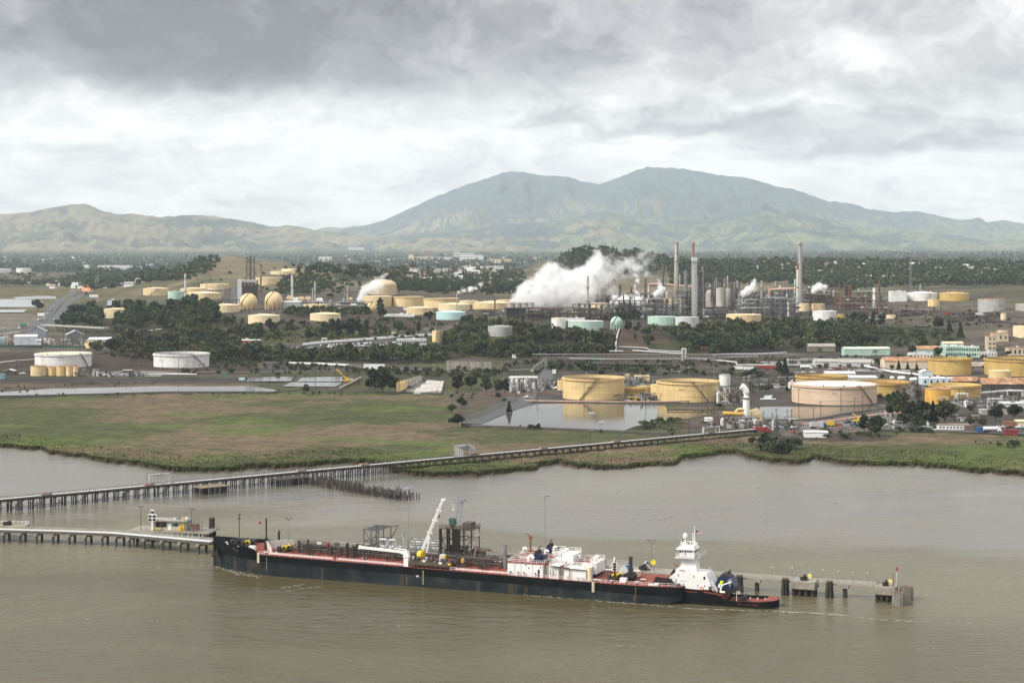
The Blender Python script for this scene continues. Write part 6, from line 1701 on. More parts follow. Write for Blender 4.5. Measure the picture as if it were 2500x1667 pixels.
cluster(1845,1945,1024,1052,20,'pipe and valve yard right of the trestle head',48,[MPI,MS,MG_,MBS],26)
cluster(2320,2420,972,994,24,'white piping yard before the grey roofed ochre tank',49,[MW,MPI,MPI,MS],30)
cluster(2400,2500,960,990,20,'grey pipework at the right edge of the yard',50,[MPI,MS,MG_],20)
cluster(230,350,904,920,14,'pale piping between the two wide white tanks',51,[MPI,MW,MS,MG_],20)
cluster(190,232,900,919,10,'grey vessels right of the yellow group',52,[MG_,MG_,MS],10)
cluster(90,215,826,848,20,'pale plant between the gabled buildings',53,[MWD,MC,MPI,MBS],30)
cluster(0,70,818,842,16,'cluttered pink and grey plant at the left edge',54,[mat('dull pink pipe',(.48,.32,.26)),MGL,MW,MBS],20)
cluster(2318,2390,1014,1028,12,'group of white tanks and pipes behind the trailers',55,[MW,MW,MPI],14)
cluster(2180,2300,1030,1050,12,'pale stacked equipment under the trees',56,[MGL,MW,MPB,MS],16)
cluster(2060,2175,895,908,12,'low pale equipment in front of the cream hall',57,[MW,MGL,MS,MRED],18)
cluster(1850,2060,876,892,10,'pipe bridge in front of the grey sheds',58,[MS,MPI,MG_],20)
cluster(2180,2260,938,968,14,'brown pipe bank right of the ochre tank',59,[MBS,MRU,MPI],14)
for sd,(x0,x1,yt,yb,lb)in enumerate([(1300,1345,742,752,'dark small pipework behind the cooling tower'),(1165,1240,748,757,'thin pipe frames before the low cream tanks'),(2085,2160,776,790,'small rusty equipment along the grey terrace'),(2225,2300,754,764,'row of small equipment on the lower bank'),(2310,2440,764,776,'red and dark machines parked on the bank'),(2062,2110,780,790,'pale boxes below the white rust streaked tank')]):
 cluster(x0,x1,yt,yb,14,lb,70+sd,[MS,MBS,MRU,MPI,MDS],14)
gx,gy,gz=hit(1822,1030)
s=S(gy)
e=empty('vapour_unit',(gx,gy,gz),0,'vapour unit with a giant bent white duct and orange drum','process unit')
h0=(1030-1000)*s;h1=(1030-970)*s
MB().lathe([(8.5*s,0),(8.5*s,h0),(8.3*s,h1)],20).obj('duct_riser',MW,e)
fl=MB();fl.lathe([(8.6*s,h1-4*s),(9.6*s,h1-4*s),(9.6*s,h1-2*s),(8.6*s,h1-2*s)],20);fl.lathe([(8.6*s,h1-1*s),(10.4*s,h1-1*s),(10.4*s,h1-.2*s),(8.6*s,h1-.2*s)],20);fl.obj('flange',MBS,e)
MB().tube([(0,0,h1),(0,0,h1+12*s),(-2*s,0,h1+19*s),(-7*s,0,h1+24*s),(-13*s,0,h1+27*s)],8.2*s,20).obj('duct_elbow',MW,e)
MB().tube([(-58*s,-2,22*s),(-10*s,-2,20*s)],4.6*s,14).obj('drum',mat('orange yellow drum',(.62,.36,.06),.6,.2,.3),e)
MB().tube([(-26*s,-1,8*s),(-26*s,-1,27*s),(-20*s,-1,32*s),(0,-1,31*s)],3.2*s,12).obj('cream_duct',MC,e)
MB().prism([(12*s,0),(40*s,0),(40*s,14*s),(30*s,32*s),(12*s,26*s)],'y',0,8).obj('cream_casing',MC,e)
MB().prism([(-14*s,0),(-4*s,0),(6*s,16*s),(0*s,18*s)],'y',-1.2,0).obj('strut',MC,e)
fm=MB();frame(fm,-62*s,38*s,-4,6,0,16*s,12,1,2,.25);fm.rail([(-62*s,-4,16*s),(38*s,-4,16*s)],1.1,3,.1);fm.obj('steel_frame',MS,e)
for k in range(10):
 a=random.uniform(-62,34)*s
 MB().tube([(a,-5,0),(a,-5,random.uniform(6,18)*s),(a+random.uniform(-14,14)*s,-4.4,random.uniform(4,14)*s)],random.uniform(.25,.5),6).obj('pipe',random.choice([MPI,MW,MS]),e)
for k in range(3):MB().tube([(-14*s+k*5*s,-10,-14*s),(-14*s+k*5*s,-10,6*s),(-12*s+k*5*s,-8,8*s)],1.0,8).obj('stand_pipe',MPI,e)
x,y,z=hit(1845,975)
e=empty('vent_rack',(x,y,z),0,'bundle of thin vertical vent pipes behind the bent duct','vent pipes')
for k in range(6):MB().cyl(((k-3)*1.1,k%2,0),((k-3)*1.1,k%2,17-k%3),.16,n=6).obj('pipe',MBS,e)
x,y,z=hit(1876,975)
e=empty('pipe_stack',(x,y,z),0,'stack of pale pipes lying on the brown dirt','pipe stack')
for k in range(6):MB().cyl((-4+k*1.0,-2,.6),(1+k*1.0,22,1.0),.4,n=6).obj('pipe',MW if k%2 else MPB,e)
MB().cyl((-6.5,-3,.6),(5,-3,.6),.5,n=6).obj('pipe',MW,e)
for px,py,lb in[(1444,1009,'small floating skimmer before tank 12520'),(1468,1031,'low float near the middle of the big pond')]:
 p=atz(px,py,2.5);e=empty('skimmer',p,0,lb,'float');MB().box(-2,2,-1,1,0,.7).obj('hull',MGL,e);MB().bar((-1.6,0,.7),(1.6,0,1.4),.4).obj('boom',MS,e)
p=atz(1660,1003,2.5)
e=empty('pond_jetty',p,0,'dark narrow jetty reaching into the big pond below tank 12519','jetty')
MB().box(-9,24,-1,1,.3,.9).obj('deck',MTI,e)
jt=MB();[jt.cyl((-8+k*6,0,-2),(-8+k*6,0,.4),.25,n=6)for k in range(6)];jt.obj('posts',MTI,e)
for k,(px,py,w_,hh)in enumerate([(2178,929,11,8),(2201,931,20,10),(2230,934,20,10)]):
 x,y,z=hit(px,py);s=S(y);L,r=w_*s/2,hh*s/2
 e=empty('bullet_tank',(x,y,z),0,('small','middle','right')[k]+' white horizontal tank on saddles in the row of three','tank')
 bm=MB();bm.lathe([(.05,-L),(r*.7,-L+r*.25),(r,-L+r*.7),(r,L-r*.7),(r*.7,L-r*.25),(.05,L)],14)
 bm.v=[(c,a,b+r+1.0)for a,b,c in bm.v];bm.obj('shell',MW,e)
 sd=MB();sd.box(-L*.6,-L*.6+.8,-r*.7,r*.7,-.5,r*.6+.6);sd.box(L*.6-.8,L*.6,-r*.7,r*.7,-.5,r*.6+.6);sd.obj('saddle',MCO,e)
 # cranes and excavators in the yards
def crane_truck(px,py,hp,label,tip,m=MYEL,name='mobile_crane'):
 x,y,z=hit(px,py);s=S(y)
 e=empty(name,(x,y,z+.3),0,label,'crane')
 MB().box(-3.5,3.5,-1.3,1.3,.7,1.8).obj('chassis',m,e);MB().box(-.6,2.8,-1.1,1.1,1.8,3.6).obj('cab',m,e)
 MB().bar((0,0,3),((tip[0]-px)*s,0,(py-tip[1])*s),.8).obj('boom',m,e)
 for k in range(3):MB().cyl((-2.6+2.4*k,-1.5,.5),(-2.6+2.4*k,1.5,.5),.55,n=10).obj('wheel',MBLK,e)
crane_truck(845,933,0,'yellow crane with a raised boom beside the settling ponds',(822,902))
crane_truck(294,818,0,'small yellow crane in the clearing of the left woods',(301,807))
crane_truck(2096,1032,0,'yellow excavator with its boom raised beside the planks',(2082,1010))
crane_truck(2024,1042,0,'orange yellow excavator on the gravel yard',(2017,1036))
# poles
def pole(px,py,h,label,kind='wood',name='utility_pole',grp=None):
 x,y,z=hit(px,py);s=S(y);H=h*s
 e=empty(name,(x,y,z),0,label,'pole' if kind!='lamp' else 'lamp post',grp)
 pm=MB();pm.tube([(0,0,-1),(0,0,H)],.22 if kind=='wood' else .16,6,0,True,.14);pm.obj('shaft',MTI if kind=='wood' else MRU if kind=='rust' else MS,e)
 if kind=='wood':
  cm=MB();cm.bar((-1.3,0,H-.6),(1.3,0,H-.6),.16);cm.bar((-1,0,H-1.6),(1,0,H-1.6),.14);cm.obj('crossarm',MTI,e)
  im=MB();[im.cyl((q,0,H-.5),(q,0,H-.15),.1,n=5)for q in(-1.2,-.5,.5,1.2)];im.obj('insulators',MGL,e)
 elif kind=='lamp':
  MB().box(-1.2,1.2,-.25,.25,H,H+.3).obj('lamp_head',MGL,e)
 return e
PL=[(1950,998,50,'dark pole at the left in front of the widest tank'),(2053,1000,54,'dark pole at the middle in front of the widest tank'),(2106,1012,46,'dark pole right of centre in front of the widest tank'),(2086,1008,40,'short dark pole at the pond end before the widest tank'),(2004,1022,44,'pole on the near bank of the shallow pond'),(1986,1024,30,'thin short pole on the near bank of the shallow pond'),(1932,1040,42,'red topped pole at the gravel yard corner'),(2031,1032,18,'short pole beside the planks'),(1922,1052,52,'T shaped pole in the valve yard'),(1895,1048,52,'taller pole in the valve yard'),(1886,1044,36,'dark pole left in the valve yard'),(1898,1052,40,'second pole of the close pair in the valve yard'),(1864,1034,30,'stub pole at the end of the trestle'),
(1728,1012,38,'pole on the pond bank left of the round duct'),(1745,1000,36,'pole on the pond bank below tank 12519'),(1714,986,46,'dark pole across the right of tank 12519'),(1426,978,44,'dark pole across the left of tank 12520'),(1576,988,40,'dark pole between the two big cream tanks'),(1312,980,26,'pole beside the lane at the pond corner'),(1266,958,32,'pole in the white process plant'),(1682,1056,36,'thin pole behind the trestle loop'),(2214,966,30,'pole before the ochre tank with the rusty rim'),(2240,966,34,'pole left of the orange tank'),(2342,992,44,'pole right of the orange tank'),(2360,996,44,'dark pole before the grey roofed ochre tank'),(2405,1000,40,'pole left of the pale grey shed'),(2420,996,48,'pole before the pale grey shed'),(2436,990,36,'double armed pole at the yard'),(2476,990,30,'short pole by the silver loop'),(2490,968,34,'pole at the right edge by the rusty roof'),
(1876,884,40,'pole beside the tree pair at the lorry park'),(1936,900,44,'pole right of the tree pair at the lorry park'),(2128,898,32,'pole before the grey hall'),(2300,912,24,'pole before the yellow tank'),(2474,916,24,'pole before the yellow tank at the edge'),(2208,888,24,'pole before the rusty roof'),
(1100,918,40,'pole left on the green strip under the railway'),(1052,932,36,'pole by the slabs'),(1026,920,34,'pole behind the slabs'),(1143,908,30,'pole at the wall of the underpass'),(1206,932,40,'pole over the tree row'),(1265,930,46,'pole at the end of the tree row'),(952,896,24,'pole beside the white panel wall'),(972,902,30,'pole right of the white panel wall'),(929,890,28,'pole behind the white panel wall'),(895,894,22,'pole left of the white panel wall'),
(876,940,46,'leftmost of the two poles by the ragged trees'),(878,926,30,'shorter of the two poles by the ragged trees'),(851,930,32,'pole beside the yellow crane'),(837,948,38,'pole at the right of the settling ponds'),(820,922,26,'pole behind the settling ponds'),(770,938,44,'pole standing in the settling ponds'),(745,920,30,'pole behind the rectangular ponds'),(680,905,22,'pole by the berm'),
(320,900,38,'pole between the wide white tanks'),(308,906,36,'second pole between the wide white tanks'),(355,904,34,'pole left of the dark topped white tank'),(396,908,30,'pole in front of the dark topped white tank'),(436,912,38,'pole at the left middle of the dark topped white tank'),(486,912,24,'pole right in front of the dark topped white tank'),(575,906,30,'pole right of the dark topped white tank'),(40,900,22,'pole left of the wide white tank'),(335,912,26,'pole by the pipe rack'),
(155,848,86,'tall pole rising above the overpass'),(571,836,32,'pole by the long low brick building'),(654,842,26,'pole by the car park entrance'),(722,850,30,'pole at the car park'),(880,850,30,'tall pole in the car park'),(848,834,22,'pole below the slope trees'),(1095,865,24,'pole in the woods by the yellow tank'),(1185,866,26,'pole in the woods'),(1286,866,26,'pole left of the railway hut'),(1384,866,24,'pole at the foot of the woods'),(1548,838,52,'tall dark pole on the bare slope'),(1455,868,24,'pole at the canopy'),(2430,768,20,'small pole on the grey bank'),(2255,768,26,'pole on the bank below the small yellow tank'),(2282,762,30,'brown pole on the bank below the cream tanks')]
for px,py,h,lb in PL:pole(px,py,h,lb)
for px,py,h,lb in[(1743,930,62,'pale lamp post behind tank 12519'),(1640,925,24,'lamp post at the left behind tank 12519'),(1682,926,28,'lamp post in the middle behind tank 12519'),(1657,926,18,'short lamp post behind tank 12519'),(1349,905,16,'lamp at the underpass'),(1432,930,18,'lamp with a yellow head behind tank 12520')]:pole(px,py,h,lb,'lamp','lamp_post')
pole(1437,1094,46,'leaning wooden pole beside the trestle on the marsh').rotation_euler=(0,R(8),0)
lattice_tower(2221,2227,625,716,MS,'slender lattice mast behind the white cone roofed tank',12,name='radio_mast',taper=.5)
lattice_tower(1064,1078,790,838,MDS,'dark lattice pylon behind the tall narrow yellow tank',6,taper=.6)
lattice_tower(816,824,625,662,MS,'faint lattice pylon on the hill crest',6,taper=.25)
lattice_tower(230,242,672,698,MS,'grey lattice pylon over the motorway trees',6,taper=.3)
wm_=MB()
def wire(a,b,sag):
 a,b=Vector(a),Vector(b)
 pts=[a.lerp(b,i/8)-Vector((0,0,sag*4*(i/8)*(1-i/8)))for i in range(9)]
 for p,q in zip(pts[:-1],pts[1:]):wm_.bar(p,q,.06)
def ptop(px,py,h):
 x,y,z=hit(px,py);return(x,y,z+h*S(y)-.4)
chain=[ptop(1745,1000,36),ptop(1950,998,50),ptop(2053,1000,54),ptop(2214,966,30),ptop(2360,996,44),ptop(2476,990,30)]
for a,b in zip(chain[:-1],chain[1:]):
 for k in range(3):wire((a[0],a[1]+k*.5,a[2]-k*.3),(b[0],b[1]+k*.5,b[2]-k*.3),2.5)
chain=[ptop(1714,986,46),ptop(1576,988,40),ptop(1426,978,44),ptop(1312,980,26)]
for a,b in zip(chain[:-1],chain[1:]):
 for k in range(2):wire((a[0],a[1],a[2]-k*1.5),(b[0],b[1],b[2]-k*1.5),2.5)
chain=[ptop(1864,1034,30),ptop(1898,1052,40),ptop(2004,1022,44),ptop(2106,1012,46)]
for a,b in zip(chain[:-1],chain[1:]):wire(a,b,3)
tag(wm_.obj('power_line',MDS),'thin sagging wires strung between the yard poles','wires')
# billboards and signs by the motorway
def board(px,py,w_,h_,ph,m,label,emis=None,name='billboard'):
 x,y,z=hit(px,py);s=S(y)
 e=empty(name,(x,y,z),0,label,'billboard' if name=='billboard' else 'sign')
 zb=ph*s
 MB().box(-w_*s/2,w_*s/2,-.2,.2,zb,zb+h_*s).obj('panel',m,e)
 pm=MB();[pm.bar((q*w_*s*.3,.4,-1),(q*w_*s*.3,.4,zb+h_*s*.8),.4)for q in(-1,1)];pm.obj('post',MS,e)
 return e,s,zb
e,s,zb=board(210,718,20,7,8,mat('lit orange screen',(.9,.22,.10),.6,.1,.1,emis=.75),'lit orange red digital billboard over the motorway')
MB().box(-3*s,4*s,-.26,-.21,zb+2.2*s,zb+4.6*s).obj('pale_band',mat('lit pale band',(.95,.5,.35),.6,.05,emis=.5),e)
e,s,zb=board(229,736,21,7.5,9,MW,'white billboard with a blue band right of the lit one')
MB().box(-10*s,10*s,-.26,-.21,zb+.6*s,zb+2.0*s).obj('blue_band',MBLU,e)
board(183,730,8,4,5,MGRN,'small green road sign across the motorway',name='road_sign')
board(56,805,15,6,9,MGRN,'large green road sign over the slip road',name='road_sign')
board(201,745,4,3,3,MGRN,'tiny green road sign at the verge',name='road_sign')
e,s,zb=board(100,795,17,7,24,MW,'white motorway gantry sign on tall poles',name='road_sign')
# vehicles
def car_mesh(body,kind='car'):
 mb=MB()
 if kind=='car':
  mb.prism([(-2.2,.35),(2.2,.35),(2.25,.8),(1.3,.95),(.75,1.45),(-1.1,1.45),(-1.7,.98),(-2.25,.85)],'y',-.9,.9,0)
  mb.prism([(.72,1.40),(1.22,.98),(-1.55,1.0),(-1.08,1.40)],'y',-.92,.92,1);L=(-1.4,1.4)
 elif kind=='pickup':
  mb.prism([(-2.6,.5),(2.6,.5),(2.6,1.0),(1.5,1.1),(1.0,1.75),(-.5,1.75),(-.6,1.1),(-2.6,1.1)],'y',-.95,.95,0)
  mb.prism([(1.0,1.7),(1.42,1.12),(-.52,1.12),(-.45,1.7)],'y',-.97,.97,1);L=(-1.7,1.7)
 else:
  mb.box(-6,2.6,-1.2,1.2,1.0,3.6,0);mb.prism([(3.0,.6),(5.2,.6),(5.2,1.7),(4.4,2.8),(3.0,2.8)],'y',-1.15,1.15,2);mb.prism([(5.1,1.75),(4.45,2.7),(4.0,2.7),(4.0,1.75)],'y',-1.18,1.18,1);L=(-4.6,-3.2,4.2)
 for a in L:
  for b in(-.8,.8):mb.cyl((a,b-.15,.38),(a,b+.15,.38),.38 if kind!='truck' else .55,n=10,m=3)
 return mb.mesh(kind,[body,MGLS,MW,MBLK])
CARP={'white':MW,'silver':MGL,'dark':mat('dark car paint',(.02,.022,.028),.35,.1),'red':MRED,'blue':mat('blue car paint',(.04,.08,.20),.35,.1)}
CARM={(k,c):car_mesh(m,k)for k in('car','pickup','truck')for c,m in CARP.items()}
WHEEL=MB().cyl((0,-.2,0),(0,.2,0),.5,n=12).mesh('wheel',MBLK)
def lorry(x,y,z,m,rz,label,group,tanker=False):
 e=empty('lorry',(x,y,z),rz,label,'lorry',group)
 cg=MB();cg.box(-6,2.5,-1.0,1.0,.8,1.1)
 cg.obj('chassis',MDS,e)
 if tanker:tb=MB().cyl((-6,0,2.3),(2.3,0,2.3),1.2,n=14);tb.obj('tank_barrel',m,e)
 else:MB().box(-6,2.4,-1.2,1.2,1.12,3.7).obj('cargo_box',m,e)
 c=MB().prism([(2.7,.6),(5.0,.6),(5.0,1.7),(4.4,2.9),(2.7,2.9)],'y',-1.15,1.15).obj('cab',m if m is not MGL else CARP['blue'],e)
 MB().prism([(5.03,1.75),(4.46,2.75),(4.2,2.75),(4.2,1.75)],'y',-1.05,1.05).obj('windscreen',MGLS,c)
 for a in(-4.8,-3.4,3.9):
  for b in(-1.0,1.0):link('wheel',WHEEL,e,(a,b,.5))
 return e
def pickup(x,y,z,m,rz,label,group):
 e=empty('pickup_truck',(x,y,z),rz,label,'pickup truck',group)
 MB().prism([(-2.6,.45),(2.6,.45),(2.6,1.0),(1.5,1.12),(-2.6,1.1)],'y',-.95,.95).obj('body',m,e)
 c=MB().prism([(1.4,1.125),(.95,1.75),(-.5,1.75),(-.62,1.125)],'y',-.85,.85).obj('cab',m,e)
 MB().prism([(1.3,1.16),(.98,1.66),(-.5,1.66),(-.55,1.16)],'y',-.88,.88).obj('window',MGLS,c)
 for a in(-1.7,1.7):
  for b in(-.85,.85):o=link('wheel',WHEEL,e,(a,b,.38));o.scale=(.76,.76,.76)
 return e
def car(px,py,colr,label,kind='car',rz=0.0,group=None,lift=.35):
 x,y,z=hit(px,py)
 if kind=='truck' and y<2300:return lorry(x,y,z+lift,CARP[colr],rz,label,group,'tanker' in label)
 if kind=='pickup' and y<2300:return pickup(x,y,z+lift,CARP[colr],rz,label,group)
 o=link({'car':'parked_car','pickup':'pickup_truck','truck':'lorry'}[kind],CARM[(kind,colr)],None,(x,y,z+lift),rz)
 return tag(o,label,{'car':'car','pickup':'pickup truck','truck':'lorry'}[kind],group)
for k in range(12):
 x,y,z=hit(1452+k*16,896+k*.25)
 e=empty('tank_wagon',(x,y,z+.9),-.03,'black tank wagon in the train below the pipe rack','rail wagon','tank wagons in the train')
 MB().cyl((-2.5,0,2.4),(2.5,0,2.4),1.35,n=12).obj('barrel',MDS,e);MB().box(-2.8,2.8,-1.2,1.2,.7,1.05).obj('frame',MBK,e);MB().cyl((0,0,3.7),(0,0,4.2),.5,n=8).obj('dome',MBS,e)
 for a in(-1.9,1.9):o=link('wheel',WHEEL,e,(a,-1.0,.4));o=link('wheel',WHEEL,e,(a,1.0,.4))
rc=random.Random(9)
for row,(x0,x1,y0,y1,n)in enumerate([(785,838,845,843,15),(800,830,849,848,9),(848,905,843,840,16),(858,890,847,846,8),(915,955,846,843,12),(935,965,840,838,8)]):
 for i in range(n):
  c=rc.choices(['white','silver','dark','red','blue'],[5,4,4,1,1])[0]
  car(x0+(x1-x0)*i/(n-1)+rc.uniform(-.5,.5),y0+(y1-y0)*i/(n-1),c,c+' car in the crowded car park below the silver pipeline','car',1.2+rc.uniform(-.1,.1),'cars in the car park')
for i in range(9):
 c=rc.choice(['white','silver','dark']);car(352+i*5,812-i*.8,c,c+' car in the shaded car park of the left woods','car',1.0,'cars in the left car park')
fr=random.Random(3)
for i in range(26):
 t_=fr.random();k=min(int(t_*7),6);f_=t_*7-k
 side=fr.choice((-10,16));ln=fr.uniform(-4,4)*(1-t_*.7)
 x0_,y0_=FWY[k+1];x1_,y1_=FWY[min(k+2,8)]
 c=fr.choices(['white','silver','dark','red'],[5,3,3,2])[0]
 kd='truck' if i%9==4 else 'car'
 o=car(x0_+(x1_-x0_)*f_+side+ln,y0_+(y1_-y0_)*f_+(0 if side<0 else 4),c,c+(' lorry' if kd=='truck' else ' car')+' driving on the motorway',kd,1.1,'traffic on the motorway',.9)
for i in range(8):car(10+i*13,803-i*1.0,fr.choice(['white','silver']),'pale car on the near bend of the motorway','car',.4,'traffic on the near bend',.9)
for px,py,c,lb,kd,rz in[(1808,905,'white','white lorry at the left of the pair in the lorry park','truck',.1),(1834,906,'white','white lorry at the right of the pair in the lorry park','truck',.1),(1850,912,'red','bright red car below the red lorry','car',.2),(1868,914,'silver','silver car right of the bright red car','car',.2),(1866,903,'red','first long red lorry before the tree pair','truck',0),(1884,904,'red','second red lorry right beside the tree pair','truck',0),(1970,902,'white','white tanker lorry with a silver drum by the pipe bridge','truck',.1),(1992,895,'red','small red car by the grey shed','car',.1),(2002,896,'red','second small red car by the grey shed','car',.1),(1948,912,'silver','silver car near the white lorries','car',0),(1962,911,'white','white car near the silver one','car',0),(1984,911,'white','white pickup at the white roofed shed','pickup',0),(2030,903,'white','white pickup before the grey hall','pickup',.2),(2046,904,'dark','dark pickup before the grey hall','pickup',.2),
(1288,972,'white','white pickup at the foot of the asphalt lane','pickup',.5),(1352,945,'white','white pickup by the small cream tank','pickup',.9),(1358,950,'white','second white pickup by the small cream tank','pickup',.9),(1302,908,'white','white car at the underpass','car',.3),(1860,1058,'red','red fire engine half hidden by the palms','truck',.1),(1937,1058,'red','red pickup at the corner of the gravel yard','pickup',1.2),(1934,1048,'white','white pickup behind the red one','pickup',1.2),(2000,1046,'silver','silver lorry with a blue cab on the gravel yard','truck',.2),(2085,1040,'blue','blue pickup beside the brown crates','pickup',.1),(2070,1034,'dark','dark pickup at the back of the gravel yard','pickup',.4),(2424,1056,'white','white road tanker in front of the trailers','truck',.05),(2490,1046,'white','white pickup at the right edge of the yard','pickup',.2),(2440,1046,'silver','row of silver cars in the right hand yard','car',.1),(2452,1046,'silver','silver car in the middle of the right hand yard','car',.1),(2464,1047,'dark','dark car at the right of the right hand yard','car',.1),(2158,1040,'white','white pickup beside the front tree pair','pickup',.1),(860,930,'white','white pickup beside the yellow crane','pickup',.4),(55,914,'white','white pickup left of the yellow vessels','pickup',0),(1000,948,'dark','dark pickup beside the silos','pickup',1),(2335,790,'dark','dark lorry on the lower terrace road','truck',0),(2376,772,'dark','dark wagon on the grey bank','truck',0),(2394,772,'white','white wagon on the grey bank','truck',0),(2318,770,'red','red wagon on the grey bank','truck',0),(2336,772,'dark','black wagon right of the red wagon','truck',0)]:
 car(px,py,c,lb,kd,rz)
for k,(px,py,mm,lb)in enumerate([(2048,1042,MBRK,'brown crate stack on the gravel yard'),(2034,1040,MGRN,'green skip on the gravel yard'),(1998,1038,MBLU,'blue box on the gravel yard'),(2008,1044,MW,'white crate on the gravel yard'),(1003,940,MW,'white bent hopper beside the silos'),(1016,934,MGRN,'green skip beside the silos'),(548,916,MGRN,'green crate by the white tanks'),(590,928,MPB,'pale blue skip by the dark track')]):
 x,y,z=hit(px,py);e=empty('crate',(x,y,z),0,lb,'crate');MB().box(-2.4,2.4,0,2.2,0,2).obj('body',mm,e);MB().box(-2.5,2.5,-.1,2.3,2,2.2).obj('lid',mm,e)
 # steam
def steam(label,x0,x1,yt,yb,Y,dep,blobs,dens,seed,nscale=1.0,bright=1.0):
 """plume of vapour in its own box; blobs = (px, py, radius px, weight)"""
 p0,p1=aty(x0,yb,Y),aty(x1,yt,Y)
 mb=MB();mb.box(p0.x,p1.x,Y-dep/2,Y+dep/2,p0.z,p1.z)
 m=bpy.data.materials.new('steam '+str(seed));m.use_nodes=True
 t=m.node_tree;t.nodes.clear()
 out=N(t,'ShaderNodeOutputMaterial')
 pos=N(t,'ShaderNodeNewGeometry').outputs['Position']
 q=VM(t,'ADD',pos,(seed*31.0,0,seed*7.0))
 s=S(Y)
 wv=N(t,'ShaderNodeTexNoise',{'Vector':q,'Scale':.05/nscale,'Detail':5,'Roughness':.7})
 wq=VM(t,'ADD',pos,VM(t,'SCALE',VM(t,'SUBTRACT',wv.outputs['Color'],(.5,.5,.5))))
 wq.node.inputs[0].links[0].from_node if False else None
 sc_node=[l.from_node for l in t.links if l.to_node==wq.node and l.to_socket==wq.node.inputs[1]][0]
 sc_node.inputs['Scale'].default_value=22*nscale
 acc=None
 for(bx,by,br,bw)in blobs:
  c=aty(bx,by,Y);rr=br*s
  d_=M_(t,'MULTIPLY',VM(t,'DISTANCE',wq,tuple(c),out=1),1.0/rr)
  k=M_(t,'MULTIPLY',M_(t,'EXPONENT',M_(t,'MULTIPLY',M_(t,'MULTIPLY',d_,d_),-1.0)),bw)
  acc=k if acc is None else M_(t,'ADD',acc,k)
 acc=M_(t,'MINIMUM',acc,1.0)
 n1=noise(t,q,.095/nscale,8,.70)
 dn=M_(t,'SUBTRACT',M_(t,'ADD',acc,M_(t,'MULTIPLY',M_(t,'SUBTRACT',n1,.5),3.2)),.50)
 dn=M_(t,'MULTIPLY',M_(t,'MULTIPLY',maprange(t,dn,0,.55),M_(t,'MULTIPLY',acc,maprange(t,acc,.12,.4))),dens)
 pv=N(t,'ShaderNodeVolumePrincipled',{'Color':(.998,.998,.998,1),'Anisotropy':-.1})
 _in(pv,'Density',dn,t)
 t.links.new(pv.outputs[0],out.inputs['Volume'])
 m.cycles.volume_step_rate=.35
 o=mb.obj('steam',m)
 return tag(o,label,'steam',kind='thing')
Ys=2430
steam('big white steam cloud drifting from the cooling tower',1215,1680,570,762,Ys,80,[(1300,726,30,.85),(1358,716,34,.85),(1412,714,30,.75),(1440,700,26,.6),(1258,738,14,.9),(1285,744,20,.9),(1330,742,24,.9),(1385,742,24,.8),(1430,738,22,.6),(1278,712,20,.85),(1310,695,26,.85),(1350,706,28,.9),(1395,708,28,.85),(1325,662,22,.8),(1352,650,16,.7),(1372,672,26,.8),(1410,676,28,.75),(1430,705,28,.7),(1300,735,22,.8),(1455,640,22,.6),(1462,622,18,.55),(1470,668,28,.58),(1500,690,30,.52),(1520,655,28,.54),(1545,640,26,.52),(1560,675,24,.46),(1490,725,26,.5),(1440,660,26,.6),(1425,735,26,.7),(1240,752,10,.8),(1490,630,20,.45),(1580,652,24,.42),(1600,628,22,.38),(1625,610,22,.34),(1570,612,20,.34),(1600,680,20,.34)],.15,1,1.2)
steam('bright ragged steam burst over the dark framed unit',1485,1640,660,758,2310,26,[(1497,722,7,.8),(1552,672,9,.7),(1560,745,12,.9),(1505,736,13,1),(1525,728,13,1),(1545,738,13,1),(1560,735,12,.8),(1552,710,10,.9),(1556,690,10,.8),(1600,718,13,.9),(1615,708,12,.9),(1608,685,11,.6),(1580,735,10,.7)],.75,2,.6)
steam('thin veil of steam rising before the mountain',1500,1700,575,700,2900,50,[(1555,650,36,.45),(1590,620,40,.40),(1570,600,30,.3),(1620,640,30,.3)],.03,3,2.0)
steam('small bright steam puff low in front of the teal sphere trees',1540,1580,755,778,2330,12,[(1556,768,8,1),(1566,766,8,1),(1572,762,7,.8)],1.0,4,.35)
steam('white steam plumes right of the silos',1790,1866,672,755,2330,20,[(1812,718,10,.9),(1826,708,12,1),(1840,700,11,1),(1844,685,8,.7),(1808,736,9,.8),(1848,722,9,.6)],.7,5,.6)
steam('white steam puff right of the tallest chimney',1970,2030,676,735,2480,16,[(1990,704,10,1),(2000,696,11,1),(2012,702,9,1),(1988,712,7,.9)],.6,6,.6)
steam('grey white plume drifting across the tan dome tank',860,975,648,738,2560,24,[(880,725,10,1),(890,712,14,1),(905,702,15,.9),(918,690,13,.7),(935,680,14,.5),(948,668,14,.4),(912,735,10,.7),(880,735,8,.8),(930,700,14,.5),(925,715,12,.5)],.30,7,.7)
steam('thin white plume streaming from the slender vent pipe',1108,1196,678,722,2400,10,[(1118,714,5,1),(1130,709,7,1),(1145,706,8,1),(1158,704,9,.8),(1172,698,9,.6),(1178,690,8,.5)],.5,8,.5)
steam('faint steam before the hillside tanks',486,548,690,716,2720,14,[(500,710,7,.8),(515,704,9,.8),(530,698,9,.6)],.3,9,.5)
steam('low steam curl in front of the grey warehouse',715,772,730,762,2350,12,[(728,754,8,.9),(740,744,9,.7),(755,737,9,.5)],.25,10,.5)
steam('small white puff left of the slim grey chimney',1410,1434,738,758,2420,10,[(1419,750,7,1),(1426,745,6,.8)],.8,11,.4)
